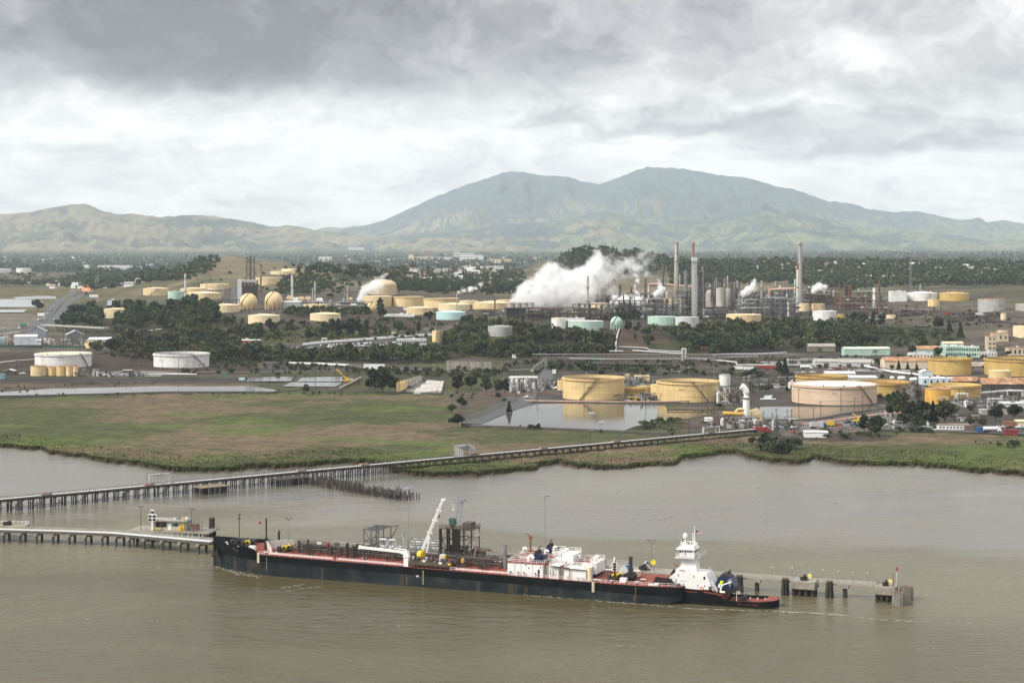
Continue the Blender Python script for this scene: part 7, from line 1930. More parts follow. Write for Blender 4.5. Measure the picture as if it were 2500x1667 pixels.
# the articulated barge and tug, in ship axes: s aft from the stem, t away from the camera, z up
SO=Vector((-112.7,657.5,0));SA=math.atan2(-.3537,.9354)
SD,SN=Vector((.9354,-.3537,0)),Vector((.3537,.9354,0))
BEAM=21.5
def bl(px,py,t):
 u=(px-1250)/FPX
 Y=(t+SO.dot(SN))/(u*SN.x+SN.y)
 p=Vector((u*Y,Y,0))-SO
 return p.dot(SD),CAM_H-(py-HOR)*Y/FPX
def sx_(px,t=0.0):return bl(px,1400,t)[0]
def ship_w(s,t,z):return SO+SD*s+SN*t+Vector((0,0,z))
def dz(s):return 7.5-.0125*min(s,150)
M_HULL=mat('black hull paint',(.006,.007,.0085),.55,.35,.15,.45,(.022,.018,.014),sscale=.35,spec=.06)
M_BOOT=mat('scuffed grey green hull',(.018,.024,.026),.65,.5,.12,.7,(.066,.056,.042),sscale=.3,spec=.12)
M_DECK=mat('red oxide deck',(.215,.046,.030),.75,.18,.25,.0)
M_DECKP=mat('faded red deck edge',(.30,.08,.055),.7,.15)
M_RAILW=mat('white rail',(.78,.72,.70),.6,.05)
M_SHW=mat('white superstructure',(.78,.78,.765),.5,.05,.3,.3,(.50,.38,.27),sscale=.5)
M_DKP=mat('oily dark pipe',(.040,.034,.030),.55,.4,.8)
M_FUN=mat('navy funnel',(.010,.020,.065),.45,.1)
M_DPK=mat('pink white pipe',(.74,.56,.52),.6,.08)
M_YEL=mat('bright yellow drum',(.78,.62,.02),.5,.08)
M_RST=mat('rust streak',(.085,.052,.026),.8,.3,.6)
barge=empty('tank_barge',SO,SA,'long black hulled tank barge with red deck and white deckhouses at the pier','barge')
def hb(s,top):
 """half breadth"""
 L=23.0 if top else 30.0
 a=(s+(2.0 if top else-.2))/L
 b=BEAM/2*(min(1,max(0,a))**(.90 if top else .62))
 if s>166:b-=2.6*((s-166)/13.5)**1.6
 return max(b,.05)
def ztop(s):return float(np.interp(s,[-2,7,18.5,20.5,22,23,400],[10.9,10.0,9.2,8.9,7.7,dz(23)+.15,0]))if s<23 else dz(s)+.12
ST=[-2,-1.6,-1,0,1,2,3.5,5,7,9,11,13,15,17,18.5,20.5,22,23,26,30,36,44,54,66,80,95,110,125,140,152,160,166,169,172,174.5,177,179.5]
lev=[]
hull=MB()
rowsN,rowsF=[],[]
for s in ST:
 zt,zb=ztop(s),5.2-.0148*s
 zk=-2 if s<171 else-2+3.6*((s-171)/8.5)
 cs=[]
 for f in(0,.33,.66,1):cs.append(zt+(zb-zt)*f)
 for f in(.34,.67,1):cs.append(zb+(zk-zb)*f)
 r=[]
 for z in cs:
  k=max(0,min(1,z/max(zt,1)))
  sw=max(s,(0.0 if z<9 else 0))if False else s
  b=hb(s,True)*k**1.2+hb(s,False)*(1-k**1.2)if s>-.2 or k>.75 else .05+hb(s,True)*max(0,(k-.75)*4)
  r.append((s,b,z))
 rowsN.append(r)
nl=len(rowsN[0])
for side in(-1,1):
 vs=[(s,BEAM/2+side*b,z)for r in rowsN for s,b,z in r]
 fs,ms=[],[]
 for i in range(len(ST)-1):
  for j in range(nl-1):
   q=(i*nl+j,(i+1)*nl+j,(i+1)*nl+j+1,i*nl+j+1)
   fs.append(q if side>0 else tuple(reversed(q)));ms.append(0 if j<3 else 1)
 b0=len(hull.v)
 hull.v.extend(vs)
 for f,m_ in zip(fs,ms):hull.f.append(tuple(i+b0 for i in f));hull.m.append(m_);hull.sm.append(True)
tr=rowsN[-1]
hull.add([(s,BEAM/2-b,z)for s,b,z in tr]+[(s,BEAM/2+b,z)for s,b,z in tr],[(j,j+1,nl+j+1,nl+j)for j in range(nl-1)])
hull.obj('hull',[M_HULL,M_BOOT],barge)
iw=MB()
for side in(-1,1):
 vs=[(s+.3,BEAM/2+side*max(.02,hb(s,True)-.35),z)for s in ST[:17]for z in(ztop(s)-.02,dz(s)-.3)]
 iw.add(vs,[(2*i,2*i+1,2*i+3,2*i+2)for i in range(16)])
iw.obj('bulwark',M_HULL,barge)
cp=MB()
for side in(-1,1):
 P=[(s+.15,BEAM/2+side*max(.02,hb(s,True)-.17),ztop(s)+.05)for s in ST[:18]]
 for p,q in zip(P[:-1],P[1:]):cp.bar(p,q,.4,.16)
cp.obj('bulwark_cap',M_HULL,barge)
dk=MB()
DS=[s for s in ST if s>=1]
def fdz(s):return dz(s)+max(0,min(1,(21-s)/4))*1.0
vs=[]
for s in DS:vs+=[(s,BEAM/2-max(.1,hb(s,True)-.3),fdz(s)),(s,BEAM/2+max(.1,hb(s,True)-.3),fdz(s))]
dk.add(vs,[(2*i,2*i+2,2*i+3,2*i+1)for i in range(len(DS)-1)])
dk.obj('deck',M_DECK,barge)
ed=MB()
for s0,s1 in zip(ST[17:-1],ST[18:]):
 for side in(-1,1):
  ed.bar((s0,BEAM/2+side*(hb(s0,True)-.35),dz(s0)+.06),(s1,BEAM/2+side*(hb(s1,True)-.35),dz(s1)+.06),.55,.24)
ed.obj('gunwale',M_DECKP,barge)
def srail(x0,x1,t,m=M_RAILW,h=1.15,z=None,step=2.2,name='railing',par=None,t1=None):
 s0,s1=sx_(x0,t),sx_(x1,t)
 k=max(1,int((s1-s0)/10))
 mb=MB()
 P=[(s0+(s1-s0)*i/k,t+((t1 or t)-t)*i/k,(dz(s0+(s1-s0)*i/k)if z is None else z)+.1)for i in range(k+1)]
 mb.rail(P,h,step,.09,rows=2);mb.obj(name,m,par or barge)
srail(632,812,.35);srail(822,978,.35);srail(1100,1175,.35);srail(1195,1242,.35);srail(1250,1446,.3);srail(1452,1492,.4);srail(1500,1524,.5);srail(1534,1646,.6,t1=1.8)
srail(660,1640,BEAM-.4,mat('dull rail',(.30,.25,.22),.7,.2))
def spipe(x0,x1,t,dzv,r,m,name='deck_pipe',t1=None):
 s0,s1=sx_(x0,t),sx_(x1,t)
 MB().cyl((s0,t,dz(s0)+dzv),(s1,t1 or t,dz(s1)+dzv),r,n=8).obj(name,m,barge)
spipe(658,812,1.1,.62,.26,M_DPK);spipe(826,992,1.1,.62,.26,M_DPK);spipe(1112,1240,1.1,.62,.26,M_DPK)
for k in range(9):
 spipe(700+6*k,1228-3*k,11.2+k*.95,.75+.55*(k%3),.17+.06*(k%2),(M_DKP,MBS,M_DKP,MTI)[k%4])
sb=MB()
for i in range(30):
 s=sx_(700,8)+i*3.9
 sb.bar((s,10.4,dz(s)+.5),(s,19.6,dz(s)+.5),.3);sb.bar((s,10.6,dz(s)),(s,10.6,dz(s)+2),.2);sb.bar((s,19.4,dz(s)),(s,19.4,dz(s)+2),.2);sb.bar((s,10.4,dz(s)+1.9),(s,19.6,dz(s)+1.9),.2)
sb.obj('pipe_support',M_DKP,barge,kind='stuff')
cw=MB();s0,s1=sx_(716,10),sx_(1232,10)
cw.bar((s0,14,dz(s0)+2.5),(s1,14,dz(s1)+2.5),1.6,.2)
k=14
for tt in(13.2,14.8):cw.rail([(s0+(s1-s0)*i/k,tt,dz(s0+(s1-s0)*i/k)+2.6)for i in range(k+1)],1.2,2.0,.09)
cw.obj('catwalk',mat('dark brown walkway',(.085,.066,.052),.75,.25),barge)
rs=random.Random(12)
for i in range(96):
 s=rs.uniform(sx_(705,8),sx_(1225,8));tt=rs.uniform(7.5,19);h=rs.uniform(.8,2.8)
 gm=MB();gm.cyl((s,tt,dz(s)),(s,tt,dz(s)+h),rs.uniform(.12,.32),n=6);gm.box(s-.4,s+.4,tt-.3,tt+.3,dz(s)+h*.6,dz(s)+h*.6+.5)
 gm.obj('valve',rs.choice([M_DKP,M_DKP,MTI,MBS,MRED if i%9==0 else MS]),barge)
for x,tt in[(742,9.5),(805,9),(826,8.5),(960,8.5),(1130,8),(1180,8.5)]:
 s=sx_(x,tt);lm=MB();lm.bar((s,tt,dz(s)),(s-1.6,tt+3,dz(s)+2.5),1.0,.25);lm.rail([(s-.5,tt,dz(s)),(s-2.1,tt+3,dz(s)+2.5)],1,1.2,.08);lm.obj('stair',MTI,barge)
def post(x,t,h,r,m,name='post',top=None,z0=None):
 s=sx_(x,t);z=dz(s)if z0 is None else z0
 mb=MB();mb.cyl((s,t,z),(s,t,z+h),r,n=8)
 if top=='lamp':mb.box(s-.1,s+1.6,t-.2,t+.2,z+h-.1,z+h+.12)
 if top=='bulb':mb.box(s-.6,s+.6,t-.4,t+.4,z+h,z+h+.5)
 mb.obj(name,m,barge);return s,z
post(650,10.7,11.5,.32,MTI,'foremast');post(650,10.7,4.2,.75,MBK,'mast_base')
post(748,4.2,4.6,.16,M_DKP,'lamp_post','lamp');post(764,4.2,4.8,.16,M_DKP,'lamp_post','lamp');post(752,8,5.4,.4,M_DKP,'vent_post');post(730,12,4,.5,M_DKP,'vent_post')
for x,t,h in[(846,8.0,5.0),(849,9.4,5.2),(862,9,4.4),(868,10,4.2),(889,2.2,4.4),(757,7,4.2),(1120,3.5,4.2),(1117,5,5.0)]:post(x,t,h,.38,M_DKP,'king_post')
def sbox(x0,x1,t0,t1,z0,z1,m,name,par=None):
 s0,s1=sx_(x0,t0),sx_(x1,t0);zz=dz((s0+s1)/2)
 return MB().box(s0,s1,t0,t1,zz+z0,zz+z1).obj(name,m,par or barge)
sbox(607,621,3.6,5.0,.6,2.3,M_SHW,'deck_locker');sbox(796,802,12,13,2.6,4.0,MRED,'fire_locker');sbox(773,780,14,14.4,2.8,3.7,MW,'notice_board');sbox(781,785,14,14.4,2.8,3.7,MW,'notice_board')
sbox(884,890,4.2,5.4,.4,1.5,MCO,'hose_box');sbox(1513,1528,3.2,5.0,.2,1.6,M_SHW,'deck_locker');sbox(1544,1558,14,17,.3,2.2,M_DPK,'deck_store');sbox(1583,1606,1.8,2.8,.1,.6,MW,'gangway')
wl_=MB()
def winch(x,t,m,r,name='winch',w_=1.6):
 s=sx_(x,t);z=fdz(s)
 wm2=MB();wm2.box(s-1.6,s+1.6,t-w_,t+w_,z,z+.5);wm2.box(s-1.5,s-.4,t-w_-.5,t+w_+.5,z+.4,z+2.0);wm2.bar((s-1.2,t-w_,z+.5),(s+1.4,t-w_,z+2.2),.4);wm2.cyl((s+1.0,t-w_-.6,z+1.4),(s+1.0,t+w_+.6,z+1.4),.5,n=10)
 o=wm2.obj(name,M_DKP,barge)
 MB().cyl((s+.6,t-w_*.55,z+1.45),(s+.6,t+w_*.55,z+1.45),r,n=16).obj('rope_drum',m,o)
winch(574,9.0,MBK,1.2,w_=1.0);winch(586,12.0,M_DKP,.9);winch(601,8.6,M_YEL,.9,w_=1.0);winch(612,12,M_DKP,.9);winch(690,9.2,M_YEL,.95,w_=1.0);winch(701,11.5,M_YEL,.95,w_=1.0);winch(1496,7,M_YEL,1.0,w_=1.0);winch(1508,8.5,M_YEL,1.0,w_=1.0);winch(1530,8,MBK,1.4);winch(1540,9,MBK,1.3)
bo=MB()
for x,t in[(546,9),(551,11),(557,6.5),(583,4.0),(587,5.2),(594,3.4),(647,2.2),(651,2.6),(672,2),(675,2.6),(1451,2),(1457,2.2),(1464,2),(1493,2.2),(1553,3),(1557,3),(1567,8),(1574,8),(1601,2.8),(1607,2.8)]:
 s=sx_(x,t);z=fdz(s);b_=MB();b_.cyl((s,t,z),(s,t,z+.7),.3,n=8);b_.obj('bollard',MBK,barge);MB().cyl((s,t,z+.7),(s,t,z+.95),.45,n=10).obj('bollard_cap',MW,barge)
bw=MB();z0=7.4
for a,b in(((20.5,10.75),(27,1.8)),((20.5,10.75),(27,19.7))):
 a,b=Vector((a[0],a[1],z0)),Vector((b[0],b[1],z0));n_=Vector((.25,0,0))
 up=Vector((-.5,0,3.3));ub=Vector((-.2,0,2.6))
 bw.add([tuple(a),tuple(b),tuple(b+ub),tuple(a+up),tuple(a+n_),tuple(b+n_),tuple(b+ub+n_),tuple(a+up+n_)],[(0,1,2,3),(7,6,5,4),(3,2,6,7),(0,4,5,1),(1,5,6,2),(0,3,7,4)])
 for i in range(1,8):bw.bar(a.lerp(b,i/8)+n_+Vector((.9,0,.1)),(a+up).lerp(b+ub,i/8)+n_,.14)
bw.obj('breakwater',mat('stained white plate',(.68,.64,.58),.6,.12,.4,.3,(.35,.24,.17)),barge)
for x,z0,z1 in[(630.5,4.4,8.0),(1448,2.6,5.9)]:
 s=sx_(x);o=MB().box(s-.42,s+.42,-.12,-.03,z0,z1).obj('name_board',mat('cream board',(.74,.68,.52),.6,.05),barge)
 kb=MB();[kb.box(s-.2+.1*(i%2),s+.18,-.15,-.121,z1-.5-i*.42,z1-.3-i*.42)for i in range(7)];kb.obj('marking',MBK,o)
mk=MB()
for i in range(11):s=sx_(1033);mk.box(s-.12,s+.12,-.06,-.02,5.4-i*.45,5.65-i*.45,i%2)
mk.obj('draught_mark',[M_YEL,MW],barge)
mk=MB()
for i in range(6):s=sx_(651);mk.box(s-.06,s+.06,-.05,-.01,6-i*.8,6.4-i*.8)
mk.obj('draught_mark',MB_,barge)
mk=MB()
for x in(1017,1020.5):s=sx_(x);mk.box(s-.18,s+.18,-.06,-.02,3.4,3.8);mk.box(s-.05,s+.3,-.06,-.02,3.75,4.0)
mk.obj('hull_mark',MW,barge)
an=MB();an.prism([(.2,5.2),(3.4,4.2),(2.6,7.0)],'y',5.6,8.6);an.bar((-.4,6.6,4.4),(3.6,5.6,4.1),.5);an.bar((1.2,6.0,4.2),(2.2,6.8,6.6),.7);an.obj('anchor',MBK,barge)
for x,z in[(565,9.0),(571,8.6),(578,8.3)]:
 s,_z=bl(x,1337,3.4);tt=BEAM/2-hb(s,True)
 o=MB().cyl((s,tt+.5,z-.9),(s,tt-.12,z-.9),.38,n=12).obj('fairlead',M_DKP,barge)
MB().box(bl(554,1331,6)[0]-.8,bl(554,1331,6)[0]+.8,BEAM/2-hb(bl(554,1331,6)[0],True)-.12,BEAM/2-hb(bl(554,1331,6)[0],True)+.5,9.6,10.0).obj('name_lettering',mat('pale lettering',(.6,.66,.62),.6,.1),barge)
s=sx_(993,1.6);z=dz(s)
cr=MB();cr.box(s-.85,s+.85,.8,2.5,z,z+3.3);cr.box(s-1.1,s+1.1,.6,2.7,z+3.3,z+3.7);cr.prism([(s-1,z+3.8),(s+1,z+3.8),(s+.3,z+5.6),(s-.6,z+5.4)],'y',.9,2.5);cr.obj('crane_pedestal',MW,barge)
e0=(s-.4,1.7,z+4.9);s2,z2=bl(878,1335,2.6)
cb=MB();cb.bar(e0,(s2,2.6,z2),.6,.85);cb.bar((s2-.2,2.6,z2),(s2+.6,2.6,z2),.9,1.2);cb.bar((s-.6,1.7,z+4.0),(s-4,1.8,z+5.0),.35);cb.bar((s-.2,1.7,z+5.8),(s-5,1.8,z+6.1),.35);cb.obj('crane_boom',MW,barge)
post(889.5,2.6,4.4,.3,M_DKP,'boom_rest')
s,z=bl(1031,1352,6)
sp_=MB();sp_.box(s-.9,s+.9,5.2,6.8,dz(s),z+1.2);sp_.obj('crane_pedestal',MYEL,barge)
s2,z2=bl(1081,1221,10)
cb=MB();cb.bar((s,6.2,z+1.6),(s2,10,z2),.7,.85);cb.bar((s2-.5,10,z2+.1),(s2+1.0,10,z2+.4),.9,.7);cb.bar((s+1.4,6.4,z+.5),(s+2.4,6.9,z+6),.5)
for f in(.35,.6,.8):p=Vector((s,6.2,z+1.6)).lerp(Vector((s2,10,z2)),f);cb.bar(p-Vector((.9,0,-.1)),p+Vector((1.1,0,-.3)),.35)
cb.obj('crane_boom',MW,barge)
hk_=MB();p=Vector((s2,10,z2));hk_.bar(p,p-Vector((0,0,6)),.06);hk_.bar(p-Vector((1.0,0,.2)),p-Vector((1.2,0,5.2)),.06);hk_.obj('hoist_wire',M_DKP,barge)
MB().cyl(p-Vector((1.2,.4,5.2)),p-Vector((1.2,.4,6.2)),.35,.15,n=8).obj('hook_block',MRED,barge)
MB().cyl((s-.9,4.8,z),(s+.5,4.6,z),1.25,n=18).obj('hose_reel',M_YEL,barge)
s0,s1=sx_(1000,1.2),sx_(1098,1.2);zz=dz(s0)
mm_=MB();mm_.box(s0,s1,.8,4.8,zz+.9,zz+1.7);mm_.box(s0,s1,.7,.95,zz+1.2,zz+2.1);mm_.box(s0-.3,s1+.3,4.8,5.1,zz+.5,zz+3.0);mm_.obj('drip_tray',mat('brown manifold',(.10,.075,.055),.7,.3),barge)
lg=MB();[lg.bar((s0+(s1-s0)*i/9,.9,zz-.05),(s0+(s1-s0)*i/9,.9,zz+.9),.4)for i in range(10)];lg.obj('tray_leg',M_DKP,barge)
for i in range(9):
 s=s0+.8+(s1-s0-1.6)*i/8
 MB().tube([(s,1.0,zz+2.1),(s,2.6,zz+2.5),(s,4.6,zz+2.7),(s,8,zz+1.4)],.3,8).obj('manifold_pipe',(MBS,M_DKP,MS)[i%3],barge)
 MB().cyl((s,2.5,zz+2.6),(s,2.5,zz+3.6),.35,n=8).obj('manifold_valve',(MGL,MS,MRED)[i%3],barge)
for x,z_,w_,m_ in[(1036,2.6,1.1,MW),(1076,2.2,1.1,MW),(1098,2.0,1.0,MYEL)]:s=sx_(x,1);MB().box(s-w_/2,s+w_/2,.55,.68,zz+z_-.4,zz+z_+.3).obj('sign_plate',m_,barge)
sbox(1073,1084,5.2,7.2,2.9,4.3,MGL,'machinery_casing');sbox(1082,1087,4.9,5.9,2.9,4.2,MYEL,'control_box');sbox(1126,1131,4.9,5.9,2.2,3.6,MYEL,'control_box')
def house(x0,x1,t0,t1,z1,roofm=M_DECK,name='deckhouse',z0=0.0,rail=True,m=M_SHW,under=False):
 s0,s1=sx_(x0,t0),sx_(x1,t0);zz=dz((s0+s1)/2)
 o=MB().box(s0,s1,t0,t1,zz+z0-(.4 if z0==0 else 0),zz+z1).obj(name,m,barge)
 MB().box(s0-.12,s1+.12,t0-.12,t1+.12,zz+z1+.005,zz+z1+.16).obj('house_top',roofm,o)
 if rail:
  r_=MB();P=[(s0,t0,zz+z1+.16),(s1,t0,zz+z1+.16),(s1,t1,zz+z1+.16),(s0,t1,zz+z1+.16),(s0,t0,zz+z1+.16)]
  r_.rail(P,1.15,2.0,.11);r_.obj('railing',M_RAILW,o)
 return o,s0,s1,zz
oA,a0,a1,zA=house(1239,1325,1.6,9.0,4.3)
house(1325.2,1340,3.0,9.0,4.05,M_DECK,rail=False,m=mat('darker white wall',(.42,.38,.33),.7,.2,.3,.5,(.12,.09,.07)))  # set back bays between the houses take a darker, streaked white
house(1340.2,1363,1.8,9.0,4.0,M_SHW);house(1363.2,1377,3.2,9,3.8,m=mat('darker white wall',(.42,.38,.33)),rail=False);oB,b0,b1,zB=house(1377.2,1431,1.7,9.0,3.6,M_SHW)
house(1268,1350,9.4,19.5,5.5);house(1350.5,1370.5,9.4,13,5.4,M_SHW);house(1371,1399,9.6,18.8,6.7,M_SHW);house(1348,1368,13.4,19.5,6.6,M_SHW);house(1400,1439.5,12.5,19.6,4.2);house(1440,1456,8.8,18.5,4.8,M_SHW,z0=1.2);
sbox(1441,1455,9.4,17.5,0,1.1,MBK,'house_base')
for x in(1256,1272,1300):MB().box(sx_(x,1.6)-.05,sx_(x,1.6)+.05,1.48,1.6,zA,zA+4.2).obj('wall_seam',MGL,oA)
for x in(1247,1266,1280,1308):s=sx_(x,1.4);p_=MB();p_.cyl((s,1.0,zA),(s,1.0,zA+1.3),.12,n=6);p_.box(s-.3,s+.3,.8,1.2,zA+1.1,zA+1.5);p_.obj('deck_vent',M_DKP,barge)
for x in(1385,1410,1422):s=sx_(x,1.4);p_=MB();p_.cyl((s,1.1,zB),(s,1.1,zB+1.2),.12,n=6);p_.box(s-.3,s+.3,.9,1.3,zB+1.0,zB+1.4);p_.obj('deck_vent',MGL,barge)
det=MB()
for x,z_ in[(1284,3.9),(1291,2.9),(1320,3.4)]:s=sx_(x,1.6);det.cyl((s,1.62,zA+z_),(s,1.52,zA+z_),.24,n=10)
det.box(sx_(1313,1.6),sx_(1317.5,1.6),1.5,1.62,zA+.1,zA+2.6);det.obj('porthole',MBK,oA)
dp=MB()
for(x0,x1,z_)in[(1344,1390,4.2),(1352,1432,3.8)]:dp.tube([(sx_(x0,1.3),1.2,zA+1),(sx_(x0,1.3),1.2,zA+z_),(sx_(x1,1.3),1.2,zA+z_-.3),(sx_(x1,1.3),1.2,zA+.3)],.16,6)
dp.obj('exhaust_pipe',M_DKP,oB)
MB().cyl((sx_(1440,2),1.8,zB),(sx_(1440,2),1.8,zB+4.8),.75,n=12).obj('vent_trunk',MB_,oB)
for x,t,z_,r in[(1291,4,4.4,.6),(1426,4,3.7,.35),(1408,14,4.3,.4),(1452,12,4.9,.35),(1455,14,4.9,.35),(1380,12,6.8,.35),(1352,15,6.7,.35),(1331,12,5.6,.4),(1278,14,5.6,.4)]:
 s=sx_(x,t);z=dz(s)+z_
 MB().tube([(s,t,z),(s,t,z+1.3)]+[(s+r*1.4-r*1.4*math.cos(a),t,z+1.3+r*1.4*math.sin(a))for a in np.linspace(.4,3.0,7)],r,10).obj('gooseneck_vent',MW,barge)
def funnel(x0,x1,t0,t1,z0,z1,label_m=M_FUN):
 s0,s1=sx_(x0,t0),sx_(x1,t0);zz=dz(s0)
 o=MB().prism([(s0,zz+z0),(s1,zz+z0),(s1-.8,zz+z1),(s0,zz+z1)],'y',t0,t1).obj('funnel',label_m,barge)
 c=MB().prism([(s0+.1,zz+z1+.01),(s1-.9,zz+z1+.01),(s1-1.1,zz+z1+.7),(s0+1.4,zz+z1+1.1),(s0+.5,zz+z1+.7)],'y',t0+.1,t1-.1).obj('funnel_cap',MBK,o)
 p=MB();p.tube([(s1-1.8,(t0+t1)/2,zz+z1),(s1-1.5,(t0+t1)/2,zz+z1+1.8),(s1-.8,(t0+t1)/2,zz+z1+2.4)],.2,6);p.obj('exhaust',MBK,o)
 MB().box(s1+.1,s1+1.3,t0+.4,t1-.4,zz+z0+.8,zz+z1-.5).obj('louvre_box',label_m,o)
funnel(1303,1322,4.2,7.4,4.45,7.6);funnel(1333,1350,15,18.5,5.65,8.2)
s,z=post(1295,14,11.2,.35,MRU,'monitor_mast');mm_=MB();mm_.bar((s-1.4,14,z+12.4),(s+.8,14,z+11.1),.4);mm_.box(s-.8,s+.9,13.4,14.6,z+10.9,z+11.2);mm_.obj('fire_monitor',MRU,barge)
post(1233,12,8.6,.75,MS,'crane_column');sbox(1228,1272,13,14.6,3.0,4.6,mat('grey walkway',(.16,.15,.13),.7,.2),'walkway')
s,z=post(1501,5.5,7.2,.35,M_DKP,'signal_mast');sm=MB();sm.box(s-.9,s+.9,5.3,5.5,z+3.4,z+6.4);sm.bar((s-.1,5.4,z+6.4),(s-.1,5.4,z+8.0),.5);sm.obj('signal_board',MW,barge)
sm=MB();[sm.box(s-.7+(i%2)*.75,s-.1+(i%2)*.75,5.22,5.28,z+3.7+(i//2)*.9,z+4.3+(i//2)*.9)for i in range(6)];sm.obj('signal_panel',MBK,barge)
s=sx_(1524,11);z=dz(s);MB().cyl((s,10.2,z+2.6),(s,11.2,z+2.6),1.6,n=24).obj('hose_reel',MGL,barge);s=sx_(1534,12);MB().cyl((s,11,z+3.0),(s,12.6,z+3.0),1.6,n=24).obj('hose_reel',mat('blue reel',(.02,.12,.30),.5,.1),barge)
for x in(1538,1541.5):
 s,z=post(x,10,7.4,.42,M_DKP,'king_post')
MB().box(sx_(1535,10),sx_(1545,10),9.6,10.4,dz(150)+7.4,dz(150)+7.8).obj('post_head',M_DKP,barge)
nc=MB();s0,s1=sx_(1588,3),sx_(1640,3);z=5.6
nc.prism([(s0,z),(s1+1,z),(s1-1,z+2.2),(s0+1.2,z+2.6)],'y',5.0,5.4);nc.prism([(s0+2,z),(s1+6,z),(s1+6,z+3.4),(s0+4,z+3.2)],'y',16.6,17.0);[nc.bar((s0+1.5+i*1.6,5.0,z+.1),(s0+2.0+i*1.6,4.9,z+2.3),.2)for i in range(5)];nc.obj('notch_coaming',MBK,barge)
for x,w_,z0,z1 in[(1244,.5,.4,2.9),(1250,.35,.6,3.0),(1261,.25,.5,2.8),(1282,.3,.4,3.0),(1288,.2,.7,2.6),(1551.5,.35,.3,5.2),(1549.5,.5,.3,2.6),(1547,.3,.9,2.2),(992,.3,.4,4.4),(994,.4,.3,3.2)]:
 s=sx_(x);MB().box(s-w_/2,s+w_/2,-.012,.01,z0,z1).obj('rust_streak',M_RST,barge)
 # tug
tug=empty('tugboat',ship_w(172,10.6,0),SA,'black hulled tugboat with tall white wheelhouse tower pushing the barge stern','tugboat')
def tl(px,py,t):s,z=bl(px,py,t);return s-172,z
def z6(x,y):return 1620+x/7.128,1270+y/7.128
HBT=5.7
TS=[-1.5,2,6,10,13.4,14.6,19,21.6,26,31,34.5,36.5,37.8,38.4]
TT=[5.3,5.2,5.1,4.95,4.9,4.1,3.7,2.0,2.0,2.15,2.3,2.45,2.5,2.5]
TB=[HBT]*9+[5.6,5.2,4.3,2.8,.8]
th=MB()
for side in(-1,1):
 b0=len(th.v)
 for s,zt,b in zip(TS,TT,TB):
  for z,kk in((zt,1),(zt-.5,1.02),(.7,1.0),(.45,1.05),(.25,1.0),(-2,.9)):th.v.append((s,side*b*kk,z))
 for i in range(len(TS)-1):
  for j in range(5):
   q=(b0+i*6+j,b0+(i+1)*6+j,b0+(i+1)*6+j+1,b0+i*6+j+1)
   th.f.append(q if side>0 else tuple(reversed(q)));th.m.append(0);th.sm.append(False)
th.add([(38.4,-.8,2.5),(38.4,.8,2.5),(38.4,.8,-2),(38.4,-.8,-2)],[(0,1,2,3)])
th.obj('hull',M_HULL,tug)
dm=MB();dm.add([(s,-b+.15,z)for s,b,z in((-1.5,HBT,4.3),(14.6,HBT,4.1),(20.5,HBT,3.3))]+[(s,b-.15,z)for s,b,z in((20.5,HBT,3.3),(14.6,HBT,4.1),(-1.5,HBT,4.3))],[(0,1,2,3,4,5)])
dm.add([(s,-b+.1,1.15)for s,b in zip(TS[7:],TB[7:])]+[(s,b-.1,1.15)for s,b in reversed(list(zip(TS[7:],TB[7:])))],[tuple(range(14))])
dm.add([(20.6,-HBT+.15,3.3),(20.6,HBT-.15,3.3),(20.6,HBT-.15,1.1),(20.6,-HBT+.15,1.1)],[(0,1,2,3)])
dm.obj('deck',M_DECK,tug)
sp_=MB();sp_.prism([(34.2,-5.1),(36.4,-4.2),(37.7,-2.8),(38.3,0),(37.7,2.8),(36.4,4.2),(34.2,5.1)],'z',2.2,2.42);sp_.obj('stern_platform',M_DECK,tug)
lw=[z6(95,1060),z6(103,975),z6(200,905),z6(216,838),z6(420,850),z6(480,905),z6(740,932),z6(880,1238),z6(850,1202),z6(290,1160),z6(95,1102)]
poly=[tl(x,y,6.4)for x,y in lw]
zmin=4.2
poly=[(s,max(z,zmin))for s,z in poly]
poly[0]=(poly[0][0],zmin+.9);poly[-1]=(poly[-1][0],zmin);poly[-2]=(poly[-2][0],zmin)
hs=MB();hs.prism(poly,'y',-4.3,4.3);ho_=hs.obj('lower_house',M_SHW,tug)
TN=-4.3
def tquad(x0,y0,x1,y1,m,name,par,t=6.3,tt=TN,th_=.06):
 (s0,za),(s1,zb)=tl(*z6(x0,y0),t),tl(*z6(x1,y1),t)
 return MB().box(min(s0,s1),max(s0,s1),tt-th_,tt+.01,min(za,zb),max(za,zb)).obj(name,m,par)
for x0,y0,x1,y1,nm,m in[(250,938,268,965,'window',MGLS),(515,963,534,988,'window',MGLS),(692,975,726,1028,'door',MBK),(345,1100,360,1125,'window',MGLS),(585,1125,605,1145,'window',MGLS),(707,1128,727,1152,'window',MGLS),(172,1080,188,1103,'window',MGLS),(785,1145,838,1200,'door',MDS),(275,860,368,880,'name_strip',mat('brown name strip',(.16,.09,.06),.7,.2)),(305,1042,345,1052,'name_strip',MRU),(362,1047,404,1057,'name_strip',MRU)]:
 tquad(x0,y0,x1,y1,m,nm,ho_)
MB().lathe([(.35,-.05),(.55,-.05),(.55,.05),(.35,.05),(.35,-.05)],14).obj('lifebuoy',mat('orange',(.7,.13,.02),.5,.1),ho_).location=(tl(*z6(668,1180),6.3)[0],TN-.12,tl(*z6(668,1180),6.3)[1])
for o in[c for c in ho_.children if c.name.startswith('lifebuoy')]:o.rotation_euler=(R(90),0,0)
tw=[tl(*z6(x,y),8)for x,y in((286,860),(305,650),(555,655),(570,905))]
tm_=MB();zb=tw[0][1]-1
a0_,a1_,b0_,b1_=tw[0][0],tw[3][0],tw[1][0],tw[2][0];zt=tw[1][1]
